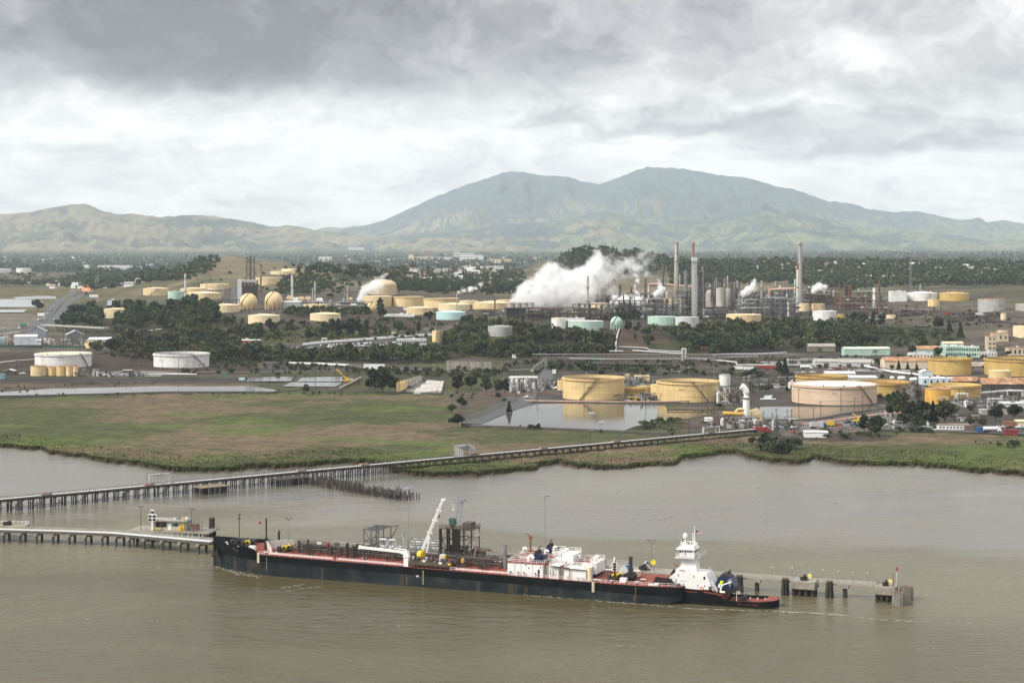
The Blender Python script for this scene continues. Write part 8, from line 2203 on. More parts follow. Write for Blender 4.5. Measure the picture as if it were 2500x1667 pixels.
tm_.add([(a0_,-2.6,zb),(a1_,-2.6,zb),(a1_,2.6,zb),(a0_,2.6,zb),(b0_,-2.2,zt),(b1_,-2.2,zt),(b1_,2.2,zt),(b0_,2.2,zt)],[(0,1,5,4),(1,2,6,5),(2,3,7,6),(3,0,4,7),(4,5,6,7)])
tm_.bar((a0_+2.0,-2.68,zb+1),(b0_+1.6,-2.3,zt-.3),.1)
tow=tm_.obj('tower',M_SHW,tug)
wz0,wz1=tl(*z6(400,640),7.6)[1],tl(*z6(400,512),7.6)[1]
ws0,ws1=tl(*z6(272,600),7.6)[0],tl(*z6(528,600),7.6)[0]
wh=MB();wh.add([(ws0+.4,-2.9,wz0),(ws1,-2.9,wz0),(ws1,2.9,wz0),(ws0+.4,2.9,wz0),(ws0-.1,-3.1,wz1),(ws1+.1,-3.1,wz1),(ws1+.1,3.1,wz1),(ws0-.1,3.1,wz1)],[(3,2,1,0),(4,5,6,7),(0,1,5,4),(1,2,6,5),(2,3,7,6),(3,0,4,7)])
who=wh.obj('wheelhouse',M_SHW,tug)
for x0,x1 in[(278,308),(322,342),(365,392),(412,432),(446,468),(480,498)]:tquad(x0,522,x1,558,MGLS,'window',who,7.6,-3.04,.08)
tquad(366,572,390,586,MGLS,'window',who,7.6,-2.98,.05);tquad(366,590,390,604,MGLS,'window',who,7.6,-2.96,.05)
for k in range(4):MB().box(ws0-.16,ws0+.02,-2.4+k*1.3,-1.5+k*1.3,wz0+1.5,wz1-.25).obj('window',MGLS,who);MB().box(ws1+.0,ws1+.14,-2.4+k*1.3,-1.5+k*1.3,wz0+1.5,wz1-.25).obj('window',MGLS,who)
rf=MB();rf.box(ws0-1.0,ws1+.3,-3.5,3.5,wz1+.01,wz1+.3);rf.prism([(ws0-.8,wz1+.31),(ws1+.2,wz1+.31),(ws1-.2,wz1+.75),(ws0+.4,wz1+.75)],'y',-3.2,3.2);rf.obj('wheelhouse_roof',MW,who)
gl=MB();gl.box(ws0-1.3,ws1+.5,-4.2,4.2,wz0-.3,wz0-.1);gl.box(ws1+.5,ws1+1.6,-2,6.5,wz0-.28,wz0-.1);gl.rail([(ws1+.4,-4.1,wz0-.1),(ws0+.2,-4.1,wz0-.1),(ws0-1.2,-3,wz0-.1),(ws0-1.2,3,wz0-.1)],1.2,1.2,.08);gl.rail([(ws1+1.6,-2,wz0-.1),(ws1+1.6,6.4,wz0-.1)],1.3,1.0,.1,rows=4);gl.obj('bridge_gallery',mat('grey white gallery',(.58,.57,.58),.6,.1),who)
def up(x,y,t):s,z=tl(*z6(x,y),t);return Vector((s,t-10.6,z))
ms_=MB();a,b=up(540,440,10.6),up(538,85,10.6);ms_.cyl(a-Vector((0,0,1)),b,.22,.1,n=8);
for k in range(8):p=a.lerp(b,.05+k*.08);ms_.bar(p+Vector((-.9,0,0)),p,.1)
ms_.bar(a+Vector((-.9,0,0)),a.lerp(b,.62)+Vector((-.6,0,0)),.1);ms_.bar(a+Vector((-1.6,0,-.6)),a.lerp(b,.3),.14);ms_.bar(a+Vector((1.4,0,-.6)),a.lerp(b,.3),.14)
ms_.obj('mast',MW,tug)
rd=MB();a=up(380,440,9.6);b=up(380,300,9.6);rd.cyl(a,b,.25,n=8);rd.bar(a+Vector((-.8,0,0)),b,.12);rd.bar(a+Vector((1.6,0,-.3)),b-Vector((0,0,1.2)),.14);rd.lathe([(.05,-.1),(.75,0),(.8,.6),(.72,1.1),(.4,1.5),(.05,1.6)],16,tuple(b));rd.obj('radome',MW,tug)
for x,y,t,r in[(338,400,9,.5),(540,435,9.2,.6),(572,405,12,.5),(360,430,12,.5)]:p=up(x,y,t);o=MB().sphere(p,r,7).obj('antenna_dome',MW,tug)
an=MB();p=up(464,440,9.6);q=up(464,370,9.6);an.cyl(p,q,.14,n=6);an.bar(q-Vector((1.2,0,-.1)),q+Vector((1.0,0,.05)),.2);an.obj('radar_scanner',MW,tug)
an=MB();p=up(304,430,9.6);an.cyl(p,up(304,345,9.6),.1,n=6);an.rail([(ws0,-3,wz1+.75),(ws1,-3,wz1+.75)],.9,1.2,.07);an.obj('aerial',MW,tug)
p=up(566,175,10.6)
fl=MB();n_=8
for k in range(7):
 vs=[]
 for i in range(n_+1):
  x=i/n_*1.9;w_=.16*math.sin(i*1.1);dr=-.035*i
  vs+=[(p.x+x,p.y+w_,p.z-k*.13+dr),(p.x+x,p.y+w_,p.z-(k+1)*.13+dr)]
 for i in range(n_):fl.add([vs[2*i],vs[2*i+2],vs[2*i+3],vs[2*i+1]],[(0,1,2,3)],2 if(k<4 and i<3)else k%2)
fl.obj('flag',[MRED,MW,mat('flag navy',(.01,.015,.08),.8,.1)],tug)
fp=[(890,1120),(940,1000),(985,962),(1090,972),(1160,1005),(1185,1070),(1240,1170),(1240,1215),(950,1225)]
fo=MB().prism([tl(*z6(x,y),7.5)for x,y in fp],'y',-3.0,3.0).obj('funnel',M_FUN,tug)
lg=[(985,1047),(1040,1050),(1034,1078),(1006,1100),(1018,1118),(990,1116),(962,1096),(983,1084)]
MB().prism([tl(*z6(x,y),7.45)for x,y in lg],'y',-3.08,-3.005).obj('funnel_emblem',mat('lime yellow',(.72,.80,.02),.5,.03),fo)
cpq=[(940,1000),(985,960),(1000,935),(1060,945),(1108,895),(1095,950),(1160,1000),(1090,985)]
MB().prism([tl(*z6(x,y),7.2)for x,y in cpq],'y',-2.2,2.2).obj('funnel_cap',mat('sooty brown steel',(.05,.035,.03),.7,.2),fo)
MB().prism([tl(*z6(x,y),7.2)for x,y in[(1105,1040),(1160,1010),(1180,1060),(1150,1180)]],'y',-3.06,-3.01).obj('funnel_sheen',mat('painted sheen grey',(.22,.24,.26),.35,.1),fo)  # lighter grey patch paints a sheen on the funnel side
fb=MB();fb.prism([tl(*z6(x,y),7)for x,y in[(880,1230),(1270,1190),(1320,1245),(1060,1280),(890,1262)]],'y',-3.4,3.4);fb.obj('engine_casing',MBK,tug)
dv=MB();a,b,c=up(990,1215,6.4),up(1015,1125,6.4),up(1185,1068,6.4);dv.cyl(a,b,.3,n=8);dv.cyl(b,c,.2,n=8);dv.bar(a.lerp(b,.7),b.lerp(c,.3),.14);dv.box(b.x-1.2,b.x-.5,b.y-.3,b.y+.3,b.z-.8,b.z+.2);dv.obj('davit_crane',MW,tug)
p=up(1025,1245,6.0);MB().cyl(p-Vector((.9,0,0)),p+Vector((.8,0,0)),.38,n=12).obj('life_raft',MW,tug)
st=MB();a,b=up(830,1080,6.6),up(935,1240,6.6);st.bar(a,b,.9,.15,0);st.rail([tuple(a+Vector((0,-.4,0))),tuple(b+Vector((0,-.4,0)))],1.0,.9,.08);st.rail([tuple(a+Vector((0,.5,0))),tuple(b+Vector((0,.5,0)))],1.0,.9,.08);st.obj('stair',MW,tug)
rl=MB();a,b=up(575,905,8),up(745,925,8);rl.rail([tuple(a),tuple(b)],1.2,1.2,.09);rl.rail([(b.x,b.y,b.z),(b.x,b.y+6,b.z)],1.2,1.2,.09);rl.obj('railing',M_RAILW,tug);MB().box(a.x,b.x,-4,4,a.z-.3,a.z-.05).obj('upper_deck',M_DECK,tug)
rl=MB();a,b=up(1270,1290,6),up(1330,1290,6);rl.rail([tuple(a),tuple(b)],1.1,.6,.09,rows=3);rl.bar(a,a-Vector((0,0,2.4)),.15);rl.obj('railing',M_RAILW,tug)
wn=MB();p=up(1420,1340,8.5);wn.cyl(p-Vector((0,1.2,0)),p+Vector((0,1.2,0)),.7,n=14);wn.box(p.x-1.6,p.x+.6,p.y-1.4,p.y+1.4,p.z-.8,p.z-.2);wn.bar(p-Vector((1.5,0,-.2)),p+Vector((.6,0,1.1)),.3);wn.obj('tow_winch',MBK,tug)
bi=MB();[bi.cyl((s,3.4,1.15),(s,3.4,1.9),.2,n=8)for s in(25,28,30.5,33)];bi.obj('bitt',MW,tug)
p=up(240,830,8);fm_=MB();fm_.cyl(p-Vector((0,0,.2)),p+Vector((0,0,.9)),.25,n=8);fm_.bar(p+Vector((0,0,.9)),p+Vector((-1.1,0,1.6)),.25);fm_.obj('fire_monitor',MRED,tug)
fd=MB();a,b=up(265,1095,5.6),up(265,1160,5.6);fd.box(a.x-.5,a.x+.5,-5.9,-4.9,b.z,a.z);fd.obj('fender',mat('teal fender',(.05,.12,.13),.8,.2),tug)
red=mat('dim red lettering',(.22,.04,.035),.7,.1);lm=MB()
for i,(x0,x1)in enumerate([(304,346),(362,384),(390,410),(420,446),(456,500),(512,540),(548,592)]):(s0,z0),(s1,_)=tl(*z6(x0,1200),5),tl(*z6(x1,1200),5);lm.box(s0,s1,-HBT*1.02-.03,-HBT*1.02+.02,3.95-i*.02,4.25-i*.02)
lm.obj('name_lettering',red,tug)
hm_=MB();[hm_.box(tl(*z6(x,1425),5)[0],tl(*z6(x,1425),5)[0]+.9,-HBT*1.02-.03,-HBT*1.02+.02,1.0,1.2)for x in(1305,1420,1445,1560,1590)];hm_.obj('draught_mark',red,tug)
# long trestle pier across the marsh
TA,TB_=atz(0,1218.5,5.0),atz(1840,1047.5,5.0)
tdir=(TB_-TA).normalized();tlen=(TB_-TA).length
tang=math.atan2(tdir.y,tdir.x)
T0=TA-tdir*60;T0.z=0
L=tlen+60
pier=empty('trestle_pier',T0,tang,'long timber trestle pier carrying white pipes across marsh and water','pier')
dk=MB();dk.box(0,L,-2.6,2.9,4.25,4.6);dk.box(0,L,-2.9,-2.62,4.0,4.75);dk.box(0,L,2.92,3.2,4.0,4.75);dk.obj('deck',MTI,pier)
cap=MB().box(-.25,.25,-3.0,3.2,3.6,4.22).mesh('pile_cap',MTI)
pm=MB().cyl((0,0,-3),(0,0,3.6),.30,.26,n=7).mesh('pile',mat('dark wet pile',(.024,.020,.017),.8,.35,.6))
fend=MB().cyl((0,0,-3),(0,-.25,3.3),.34,.30,n=7).mesh('fender_pile',mat('brown fender pile',(.085,.070,.058),.85,.3,.6))
rp=random.Random(2)
nb=int(L/5.2);npile=0
for i in range(nb):
 x=2+i*5.2;p=T0+tdir*x
 link('pile_cap',cap,pier,(x,0,0))
 wet=p.y<shoreY(1250+FPX*p.x/p.y)+4
 for k,tt in enumerate((-2.5,-.9,.9,2.6)):
  if npile>285:break
  if wet or k in(0,3):
   o=link('pile',pm,pier,(x+rp.uniform(-.2,.2),tt,0));o.rotation_euler=(rp.uniform(-.03,.03),rp.uniform(-.05,.05),0);npile+=1
 if wet and i%2==0:o=link('fender_pile',fend,pier,(x+1.6+rp.uniform(-.6,.6),-3.6,0));o.rotation_euler=(0,rp.uniform(-.08,.08),0)
br=MB()
for i in range(0,nb-1,2):br.bar((2+i*5.2,-2.7,.6),(2+(i+1)*5.2,-2.7,3.6),.22);br.bar((2+i*5.2,-3.7,1.5),(2+(i+2)*5.2,-3.7,1.5),.2)
br.obj('bracing',MTI,pier,kind='stuff')
for tt,r,m in((-1.6,.26,MPI),(-.6,.26,MW),(.35,.24,MPI),(1.2,.2,MS)):MB().cyl((0,tt,5.15+(r-.3)),(L,tt,5.15+(r-.3)),r,n=8).obj('pipe',m,pier)
ps=MB();[ps.box(4+i*7,4.3+i*7,-2.0,1.4,4.6,4.85)for i in range(int(L/7))];ps.obj('pipe_rest',MTI,pier,kind='stuff')
rl=MB();k=int(L/24)
for tt,m in((-2.75,0),(3.05,0)):rl.rail([(L*i/k,tt,4.7)for i in range(k+1)],1.1,3.0,.10)
rl.obj('railing',mat('weathered rail',(.15,.13,.11),.8,.25),pier)
MB().box(0,L,1.9,2.7,4.61,4.75).obj('walkway',mat('grey walkway boards',(.17,.17,.15),.8,.2),pier)
for f,w_,lb in((.085,0,0),(.15,0,0),(.245,0,0),(.40,0,0),(.47,0,0),(.60,0,0),(.69,0,0),(.79,0,0),(.93,0,0)):
 x=L*f;vm=MB();vm.rail([(x-2.5,-1.9,4.7),(x+2.5,-1.9,4.7)],1.5,1.2,.14);[vm.box(x-2+j*1.6,x-1.2+j*1.6,-1.8,1.3,5.3,6.0)for j in range(3)];vm.obj('valve_set',mat('rose brown steel',(.30,.19,.16),.7,.2),pier)
def exploop(px0,px1,hpx,py,n2,nm='expansion_loop'):
 a=atz(px0,py,5);b=atz(px1,py-(px1-px0)*.0928,5)
 x0,x1=(a-T0).dot(tdir),(b-T0).dot(tdir);h=hpx*S(a.y)
 fm=MB();frame(fm,x0-.3,x1+.3,-1.9,1.6,4.7,5.2+h*1.12,2,1,1,.16)
 o=fm.obj('loop_frame',MS,pier)
 for k in range(n2):
  tt=-1.5+3.0*k/max(1,n2-1);xa,xb=x0+k*(x1-x0)*.12,x0+(x1-x0)*(.62+.38*k/max(1,n2-1));z=5.2+h*(1-.12*k)
  lm=MB()
  for p,q in(((xa,tt,5),(xa,tt,z)),((xa,tt,z),(xb,tt,z)),((xb,tt,z),(xb,tt,5))):lm.cyl(p,q,.42,n=8)
  lm.sphere((xa,tt,z),.42,5);lm.sphere((xb,tt,z),.42,5)
  lm.obj(nm,MPI,pier)
exploop(360,413,25,1184,2);exploop(1117,1172,26,1117,5);exploop(1705,1751,15,1058,2)
for x0,x1,py,dp,lb in[(484,557,1190,9,'low square timber platform with a mossy top beside the trestle'),(660,742,1168,7,'dark timber landing at the side of the trestle')]:
 a=atz(x0,py,3.2);x0_,x1_=(a-T0).dot(tdir),(atz(x1,py-(x1-x0)*.0928,3.2)-T0).dot(tdir)
 e=empty('timber_platform',T0+tdir*x0_,tang,lb,'platform')
 w_=x1_-x0_
 for i in range(int(w_/1.1)):MB().box(i*1.1,i*1.1+1.0,-3.6-dp,-3.5,3.0,3.25+rp.uniform(0,.06)).obj('plank',mat('mossy planks',(.20,.165,.10),.9,.2,.3)if lb.startswith('low')else MTI,e)
 for i in range(int(w_/2.4)+1):
  for tt in np.linspace(-3.4-dp,-3.8,4):link('pile',pm,e,(i*2.4+.3,tt,-.7))
a,b,c=atz(745,1180,0),atz(985,1222,0),atz(765,1176,0)
e=empty('ruined_pier',a,0,'rows of rotten timber piles left from an old pier','pile ruins')
stub=[MB().cyl((0,0,-3),(rp.uniform(-.25,.25),rp.uniform(-.2,.2),h),.33,.24,n=7).mesh('pile',m)for h,m in((1.8,MTI),(2.6,MTI),(3.3,mat('brown fender pile',(.085,.07,.058))),(4.4,MTI))]
u=(b-a);un=u.normalized();vn=Vector((-un.y,un.x,0))
for i in range(42):
 for k in range(7):
  if rp.random()<(.86 if i>4 else .9):
   p=un*(u.length*(i+rp.uniform(-.15,.15))/41)+vn*((k-1.0)*1.9+rp.uniform(-.3,.3))
   link('pile',stub[rp.choices([0,1,2,3],[3,4,4,2 if i%3==0 else .4])[0]],e,tuple(p),rp.uniform(0,6))
for i in range(9):
 p=un*(u.length*rp.uniform(.05,.35))+vn*rp.uniform(-2,9);q=p+un*rp.uniform(4,9)
 MB().bar((p.x,p.y,2.6),(q.x,q.y,2.4),.4).obj('beam',MTI,e)
p,q=un*u.length*.78,un*u.length*.97
for k in range(2):MB().bar((p.x,p.y+k*3,2.2+k),(q.x,q.y+k*3,2.5+k),.45).obj('beam',MTI,e)
# loading dock behind the barge (ship axes)
dock=empty('loading_dock',SO,SA,'concrete loading dock on piles running behind the barge','dock')
MDK=mat('dock concrete',(.26,.24,.20),.9,.15,.3,.4,(.16,.14,.11))
dpile=MB().cyl((0,0,-3),(0,0,3.4),.5,n=10).mesh('pile',mat('dark concrete pile',(.075,.065,.055),.85,.3,.4,.5,(.03,.028,.025)))
def slab(x0,x1,t0,t1,z0,z1,m=MDK,name='deck_slab',par=None):return MB().box(x0,x1,t0,t1,z0,z1).obj(name,m,par or dock)
slab(-4,30,26,32,3.8,4.6);slab(30.02,150,26,44,3.8,4.6)
for x in np.arange(0,150,7):
 for t in(27,31)if x<30 else(27,34,42):link('pile',dpile,dock,(float(x),float(t),.4))
slab(150.02,178,30,40,3.8,4.55);CE=sx_(2136,34);slab(178.02,CE,33.4,35.2,3.9,4.5,MDK,'catwalk_deck')
rd_=random.Random(8)
for i in range(40):
 x=rd_.uniform(32,146);t=rd_.uniform(27.5,42);h=rd_.uniform(.8,2.6)
 cm=MB();cm.box(x-.8,x+.8,t-.6,t+.6,4.6,4.6+h);cm.cyl((x,t,4.6),(x+rd_.uniform(-4,4),t,4.6+h),.2,n=6);cm.obj('dock_fitting',rd_.choice([MS,MDS,MTI,MBS,M_DKP]),dock)
for k in range(4):MB().cyl((0,28+k*1.1,5.1),(148,28+k*1.1,5.1),.32,n=8).obj('pipe',(MW,MPI,MBS,MS)[k],dock)
rl=MB();rl.rail([(x,43.8,4.6)for x in range(30,151,10)],1.1,2.5,.1);rl.rail([(x,35.1,4.5)for x in np.linspace(178,CE,9)],1.1,3,.09);rl.rail([(x,33.5,4.5)for x in np.linspace(178,CE,9)],1.1,3,.09);rl.rail([(-4,31.8,4.6),(30,31.8,4.6)],1.1,2.5,.1);rl.obj('railing',mat('pale rail',(.50,.48,.44),.7,.1),dock)
def dolphin(px,py,t,label,w_=2.2,h=5.2,timber=True):
 s,_=bl(px,py,t)
 e=empty('mooring_dolphin',ship_w(s,t,0),SA,label,'dolphin')
 nk=7 if timber else 15
 for k in range(nk):
  a=k*2*math.pi/(nk-1);rr=0 if k==nk-1 else w_*.38
  if not timber:rr*=.75
  MB().cyl((rr*(1.5 if timber else 1.05)*math.cos(a),rr*(1.5 if timber else 1.05)*math.sin(a),-3),(rr*math.cos(a),rr*math.sin(a),h),.42 if timber else .55,.36 if timber else .52,n=8).obj('pile',MTI if timber else mat('grey timber pile',(.20,.185,.16),.85,.2,.4,.4,(.06,.055,.05)),e)
 MB().cyl((0,0,h+.02),(0,0,h+(.5 if timber else .15)),w_*(.5 if timber else .33),n=10).obj('head',mat('rust brown cap',(.13,.08,.06),.8,.2),e)
for x,y,lb in[(1805,1428,'dark timber dolphin right behind the tug funnel'),(1917,1432,'dark timber dolphin left of the first mooring platform'),(2025,1438,'dark timber dolphin between the mooring platforms')]:dolphin(x,y,31.5,lb)
for x,y,lb in[(1848,1434,'slim catwalk pier behind the tug stern'),(2063,1448,'slim catwalk pier before the second mooring platform')]:
 s,_=bl(x,y,34.3);e=empty('catwalk_pier',ship_w(s,34.3,0),SA,lb,'pier');MB().cyl((0,0,-3),(0,0,3.1),.9,.75,n=10).obj('column',MTI,e);MB().box(-1.3,1.3,-1.3,1.3,3.1,4.08).obj('cap',MDK,e)
def mooring(px0,px1,t0,label,bright):
 s0,s1=sx_(px0,t0),sx_(px1,t0);w_=s1-s0
 e=empty('mooring_platform',ship_w(s0,t0,0),SA,label,'mooring platform')
 MB().box(0,w_,0,7.5,2.3,5.0).obj('platform',MDK,e)
 for i in range(4):
  for j in range(3):MB().cyl((w_*(i+.35)/3.8,.8+j*2.9,-3),(w_*(i+.35)/3.8,.8+j*2.9,2.3),.55,n=10).obj('pile',MTI,e)
 MB().box(0,w_,-.35,-.02,2.6,4.6).obj('fender_board',mat('weathered fender',(.27,.245,.20),.85,.2,.3,.5,(.1,.08,.06)),e)
 r_=MB();r_.rail([(0,7.4,5),(w_,7.4,5),(w_,3,5)],1.1,1.6,.09);r_.rail([(0,7.4,5),(0,4,5)],1.1,1.6,.09);r_.obj('railing',MS,e)
 hk=MB();hk.box(w_*.35,w_*.6,2.2,4.2,5.0,5.9);hk.bar((w_*.3,3,5.8),(w_*.62,3,6.3),.4);hk.cyl((w_*.5,3.4,5.9),(w_*.5,3.4,6.9),.35,n=8);hk.obj('mooring_hook',MBK,e)
 MB().cyl((w_*.68,4.4,6.3),(w_*.68,4.8,6.3),.75,n=16).obj('capstan_float',mat('pale yellow buoy',bright,.6,.05),e)
 return e,w_
mooring(1930,1989,30,'first concrete mooring platform with a pale yellow disc',(.75,.66,.22))
e,w_=mooring(2135,2184,30,'last concrete mooring platform with an orange disc',(.72,.42,.03))
pm2=MB();pm2.cyl((w_-.6,.6,5),(w_-.6,.6,9.6),.16,n=6);pm2.obj('lamp_post',MRU,e)
pm2=MB();pm2.cyl((w_+.4,2,5),(w_+.4,2,10.4),.08,n=6);pm2.obj('signal_post',MW,e);MB().cyl((w_+.4,2,10.4),(w_+.4,2,11.6),.3,n=8).obj('signal_light',MRED,e)
dolphin(2195,1460,27.5,'short broad cluster of grey fender piles at the end of the dock',6.2,4.0,False);dolphin(2213,1445,37,'tall broad cluster of grey fender piles at the far end of the dock',6.2,4.4,False)
for x,y0,y1,lb in[(1884,1398,1385,'first thin lamp along the catwalk'),(1934,1400,1387,'second thin lamp along the catwalk'),(2009,1412,1391,'third thin lamp along the catwalk'),(2045,1411,1395,'fourth thin lamp along the catwalk'),(2082,1414,1396,'fifth thin lamp along the catwalk'),(2118,1416,1399,'last thin lamp along the catwalk')]:
 s,z=bl(x,y1,35.0);e=empty('lamp_post',ship_w(s,35.0,4.5),SA,lb,'lamp post');MB().cyl((0,0,0),(0,0,z-4.5),.06,n=6).obj('shaft',MS,e);MB().sphere((0,0,z-4.4),.2,5).obj('lamp_head',MW,e)
def sframe(px0,px1,yt,t,dep,nx,label,nm,m):
 s0,s1=sx_(px0,t),sx_(px1,t);H=bl(px0,yt,t)[1]-4.6
 e=empty(nm,ship_w(s0,t,4.6),SA,label,'frame')
 fm=MB();frame(fm,0,s1-s0,0,dep,0,H,nx,1,2,.32);fm.obj('steel_frame',m,e)
 return e,s1-s0,H
MFR=mat('dark grey frame steel',(.085,.085,.085),.6,.3,.5,.4,(.12,.07,.05))
e,w_,H=sframe(888,924,1292,31,11,2,'open grey steel frame on the loading dock','loading_gantry',MFR)
fm=MB();fm.bar((w_,11,H),(w_+3,11,H+.3),.3);fm.bar((w_+3,11,H+.3),(w_,11,H*.45),.3);[fm.bar((w_*i/5,0,H),(w_*(i+.5)/5,11,H),.22)for i in range(5)];fm.obj('brace',MFR,e)
for k in range(5):MB().box(k*1.1,k*1.1+.8,2,6,0,rd_.uniform(1.5,4)).obj('cabinet',(MDS,MG_,MS,MGL,MDS)[k],e)
s,z=bl(945,1345,30);e=empty('heat_exchanger',ship_w(s,30,4.6),SA,'silver vessel with two bent pipes beside the open steel frame','vessel')
MB().cyl((-3,1,2.2),(2.5,1,2.2),1.3,n=14).obj('shell',MPI,e)
for k in(0,1):MB().tube([(-3+k*3.8,0,5.6),(-.6+k*3.6,0,5.7),(.2+k*3.4,0,5.0),(.2+k*3.4,0,.2)],.4,8).obj('pipe',MPI,e)
gx_=MB();frame(gx_,-3.4,4.6,-.6,3,0,5.4,3,1,1,.18);gx_.obj('steel_frame',MS,e)
s0=sx_(1076,30);s1=sx_(1150,30);w_=s1-s0;H=bl(1076,1290,30)[1]-4.6
e=empty('loading_tower',ship_w(s0,30,4.6),SA,'tall rusty loading tower with hanging black hoses','tower')
fm=MB();frame(fm,0,w_,0,8,0,H,4,1,3,.3);fm.obj('steel_frame',mat('beige brown steel',(.085,.068,.055),.7,.35,.5,.6,(.07,.04,.03)),e)
for k in range(9):MB().box(.8+k*1.0,1.4+k*1.0,1.5,6,0,3.2+1.5*math.sin(k*2.1)).obj('dark_block',(MBK,MDS,MTI)[k%3],e)  # dark blocks added to darken the lower inside of the tower
tp=MB();tp.box(-.4,w_+.4,-.4,8.4,H,H+.3);tp.rail([(-.3,-.3,H+.3),(w_+.3,-.3,H+.3)],1.2,1.2,.12,rows=3);tp.rail([(w_+.3,-.3,H+.3),(w_+.3,8,H+.3)],1.2,1.2,.12);tp.obj('platform',MBS,e)
for k,x in enumerate((.3,3.0,3.8,5.2,5.9,6.5,7.1,7.8)):MB().cyl((x,-1.0,.2 if k else-3),(x,-1.0,H+(.6 if k%2 else .1)),.34 if k else .6,n=8).obj('hose',MBK,e)
MB().box(w_*.68,w_*.95,1,6,H+.3,H+2.4).obj('winch_house',mat('beige brown steel',(.085,.068,.055)),e);MB().box(2.4,4.6,2,4,H+1.4,H+3.6).obj('operator_cab',mat('dull green cab',(.035,.085,.075),.6,.1),e);MB().cyl((3.4,3,H+.2),(3.4,3,H+1.5),.9,n=10).obj('slew_post',MBK,e)
a,b,c=[Vector((bl(x,y,33)[0]-s0,3,bl(x,y,33)[1]-4.6))for x,y in((1114,1286),(1127,1219),(1107,1227))]
bm_=MB()
for o_ in(-.6,.6):bm_.bar(a+Vector((o_*1.6,0,0)),b+Vector((o_,0,0)),.35)
for i in range(9):bm_.bar(a.lerp(b,i/9)+Vector(((-1)**i*.8,0,0)),a.lerp(b,(i+1)/9)-Vector(((-1)**i*.7,0,0)),.2)
bm_.bar(b,c,.3);bm_.bar(b+Vector((0,0,-1.2)),c,.25);bm_.box(b.x-.6,b.x+1.6,2.4,3.6,b.z-.6,b.z+.5);bm_.bar(b,b+Vector((.2,0,1.6)),.25);bm_.bar(b+Vector((.2,0,1.6)),c,.2);bm_.obj('crane_boom',mat('grey blue steel',(.24,.26,.28),.6,.12),e)
hk=MB();[hk.bar(c+Vector((o_,0,0)),c+Vector((o_,0,-2.4)),.07)for o_ in(-.25,.25)];hk.box(c.x-.3,c.x+.3,2.8,3.2,c.z-2.7,c.z-2.4);hk.obj('hook_block',MW,e)
sw=MB();sw.rail([(w_+.3,1,9.2),(w_+2.6,1,9.2),(w_+2.6,5,9.2)],1.2,1,.12,rows=3);sw.box(w_+.3,w_+2.8,.6,5,9.0,9.2);[sw.bar((w_+.4+j*.5,.4,z_),(w_+2.4-j*.5,.4,z_+4.4),.9,.2)for j,z_ in((0,4.6),(1,.2))];sw.bar((w_+2.6,.6,9),(w_+.4,.6,5.5),.25);sw.obj('stair',mat('beige pale steel',(.42,.38,.32),.7,.2),e)
sx0=sx_(1014,34);bk=empty('grey_manifold',ship_w(sx0,34,4.6),SA,'grey piping bank behind the raised white crane','pipe bank')
for k in range(6):MB().cyl((-3,k*.9,1+k*.8),(9,k*.9,1+k*.8),.3,n=8).obj('pipe',MS if k%2 else MPI,bk)
gx_=MB();frame(gx_,-3,9,0,5,0,5.5,4,1,2,.2);gx_.obj('steel_frame',MS,bk);MB().box(-8,-5.5,0,2,0,2.6).obj('cabinet',MGL,bk);MB().box(-5.2,-4.8,.5,.6,6,8).obj('blue_flag',MBLU,bk);MB().bar((-5.2,.5,0),(-5.2,.5,8),.12).obj('flag_pole',MW,bk)
sbk=empty('dock_shelter',ship_w(sx_(1160,31),31,4.6),SA,'dark little shelter with a red tipped gangway beside the loading tower','shelter')
MB().box(-2,3,0,3,0,3.4).obj('wall',MDS,sbk);MB().prism([(-2.4,3.4),(3.4,3.4),(5.6,4.4),(-1,4.2)],'y',-.3,3.3).obj('roof',MBS,sbk);MB().bar((3,1,4.1),(8,1,3.4),.5).obj('gangway',mat('rose brown steel',(.3,.19,.16)),sbk)
def mast(px,yt,t,label,m,r,head,base=4.6):
 s,z=bl(px,yt,t)
 e=empty('light_mast' if head!='pole' else 'mast_pole',ship_w(s,t,base),SA,label,'light mast');h=z-base
 MB().cyl((0,0,0),(0,0,h),r,r*.6,n=8).obj('shaft',m,e)
 hm2=MB()
 if head=='ring':hm2.lathe([(.3,h-.1),(1.3,h-.1),(1.3,h+.12),(.3,h+.3)],12);[hm2.box(1.7*math.cos(a)-.3,1.7*math.cos(a)+.3,1.7*math.sin(a)-.3,1.7*math.sin(a)+.3,h-.5,h-.12)for a in np.arange(0,6.2,1.05)]
 elif head=='wye':hm2.bar((0,0,h-.4),(-1.1,0,h+.6),.14);hm2.bar((0,0,h-.4),(1.1,0,h+.6),.14);hm2.box(-1.5,-.8,-.2,.2,h+.5,h+.75);hm2.box(.8,1.5,-.2,.2,h+.5,h+.75)
 else:hm2.box(-.4,.4,-.3,.3,h-1.5,h-.8);hm2.cyl((0,0,h),(.4,0,h+.6),.35,n=8)
 hm2.obj('lamp_head',GB if head=='ring' else MDS,e)
GB=mat('grey blue steel',(.24,.26,.28),.6,.12)
mast(1330,1209,33,'tall pale light mast with a lamp ring behind the white deckhouses',GB,.2,'ring');mast(997,1191,38,'faint tall light mast with a pale lamp ring behind the barge crane',GB,.12,'ring')
mast(704,1268,29,'thin Y headed lamp post behind the forward barge deck',MS,.12,'wye');mast(1590,1322,37,'Y headed lamp post left of the tug tower',MS,.2,'wye');mast(584,1258,29.5,'dark pole with a camera head behind the barge bow',MTI,.22,'cam')
mast(681,1297,27,'stout black post with a bracket head behind the breakwater',MBK,.6,'cam')
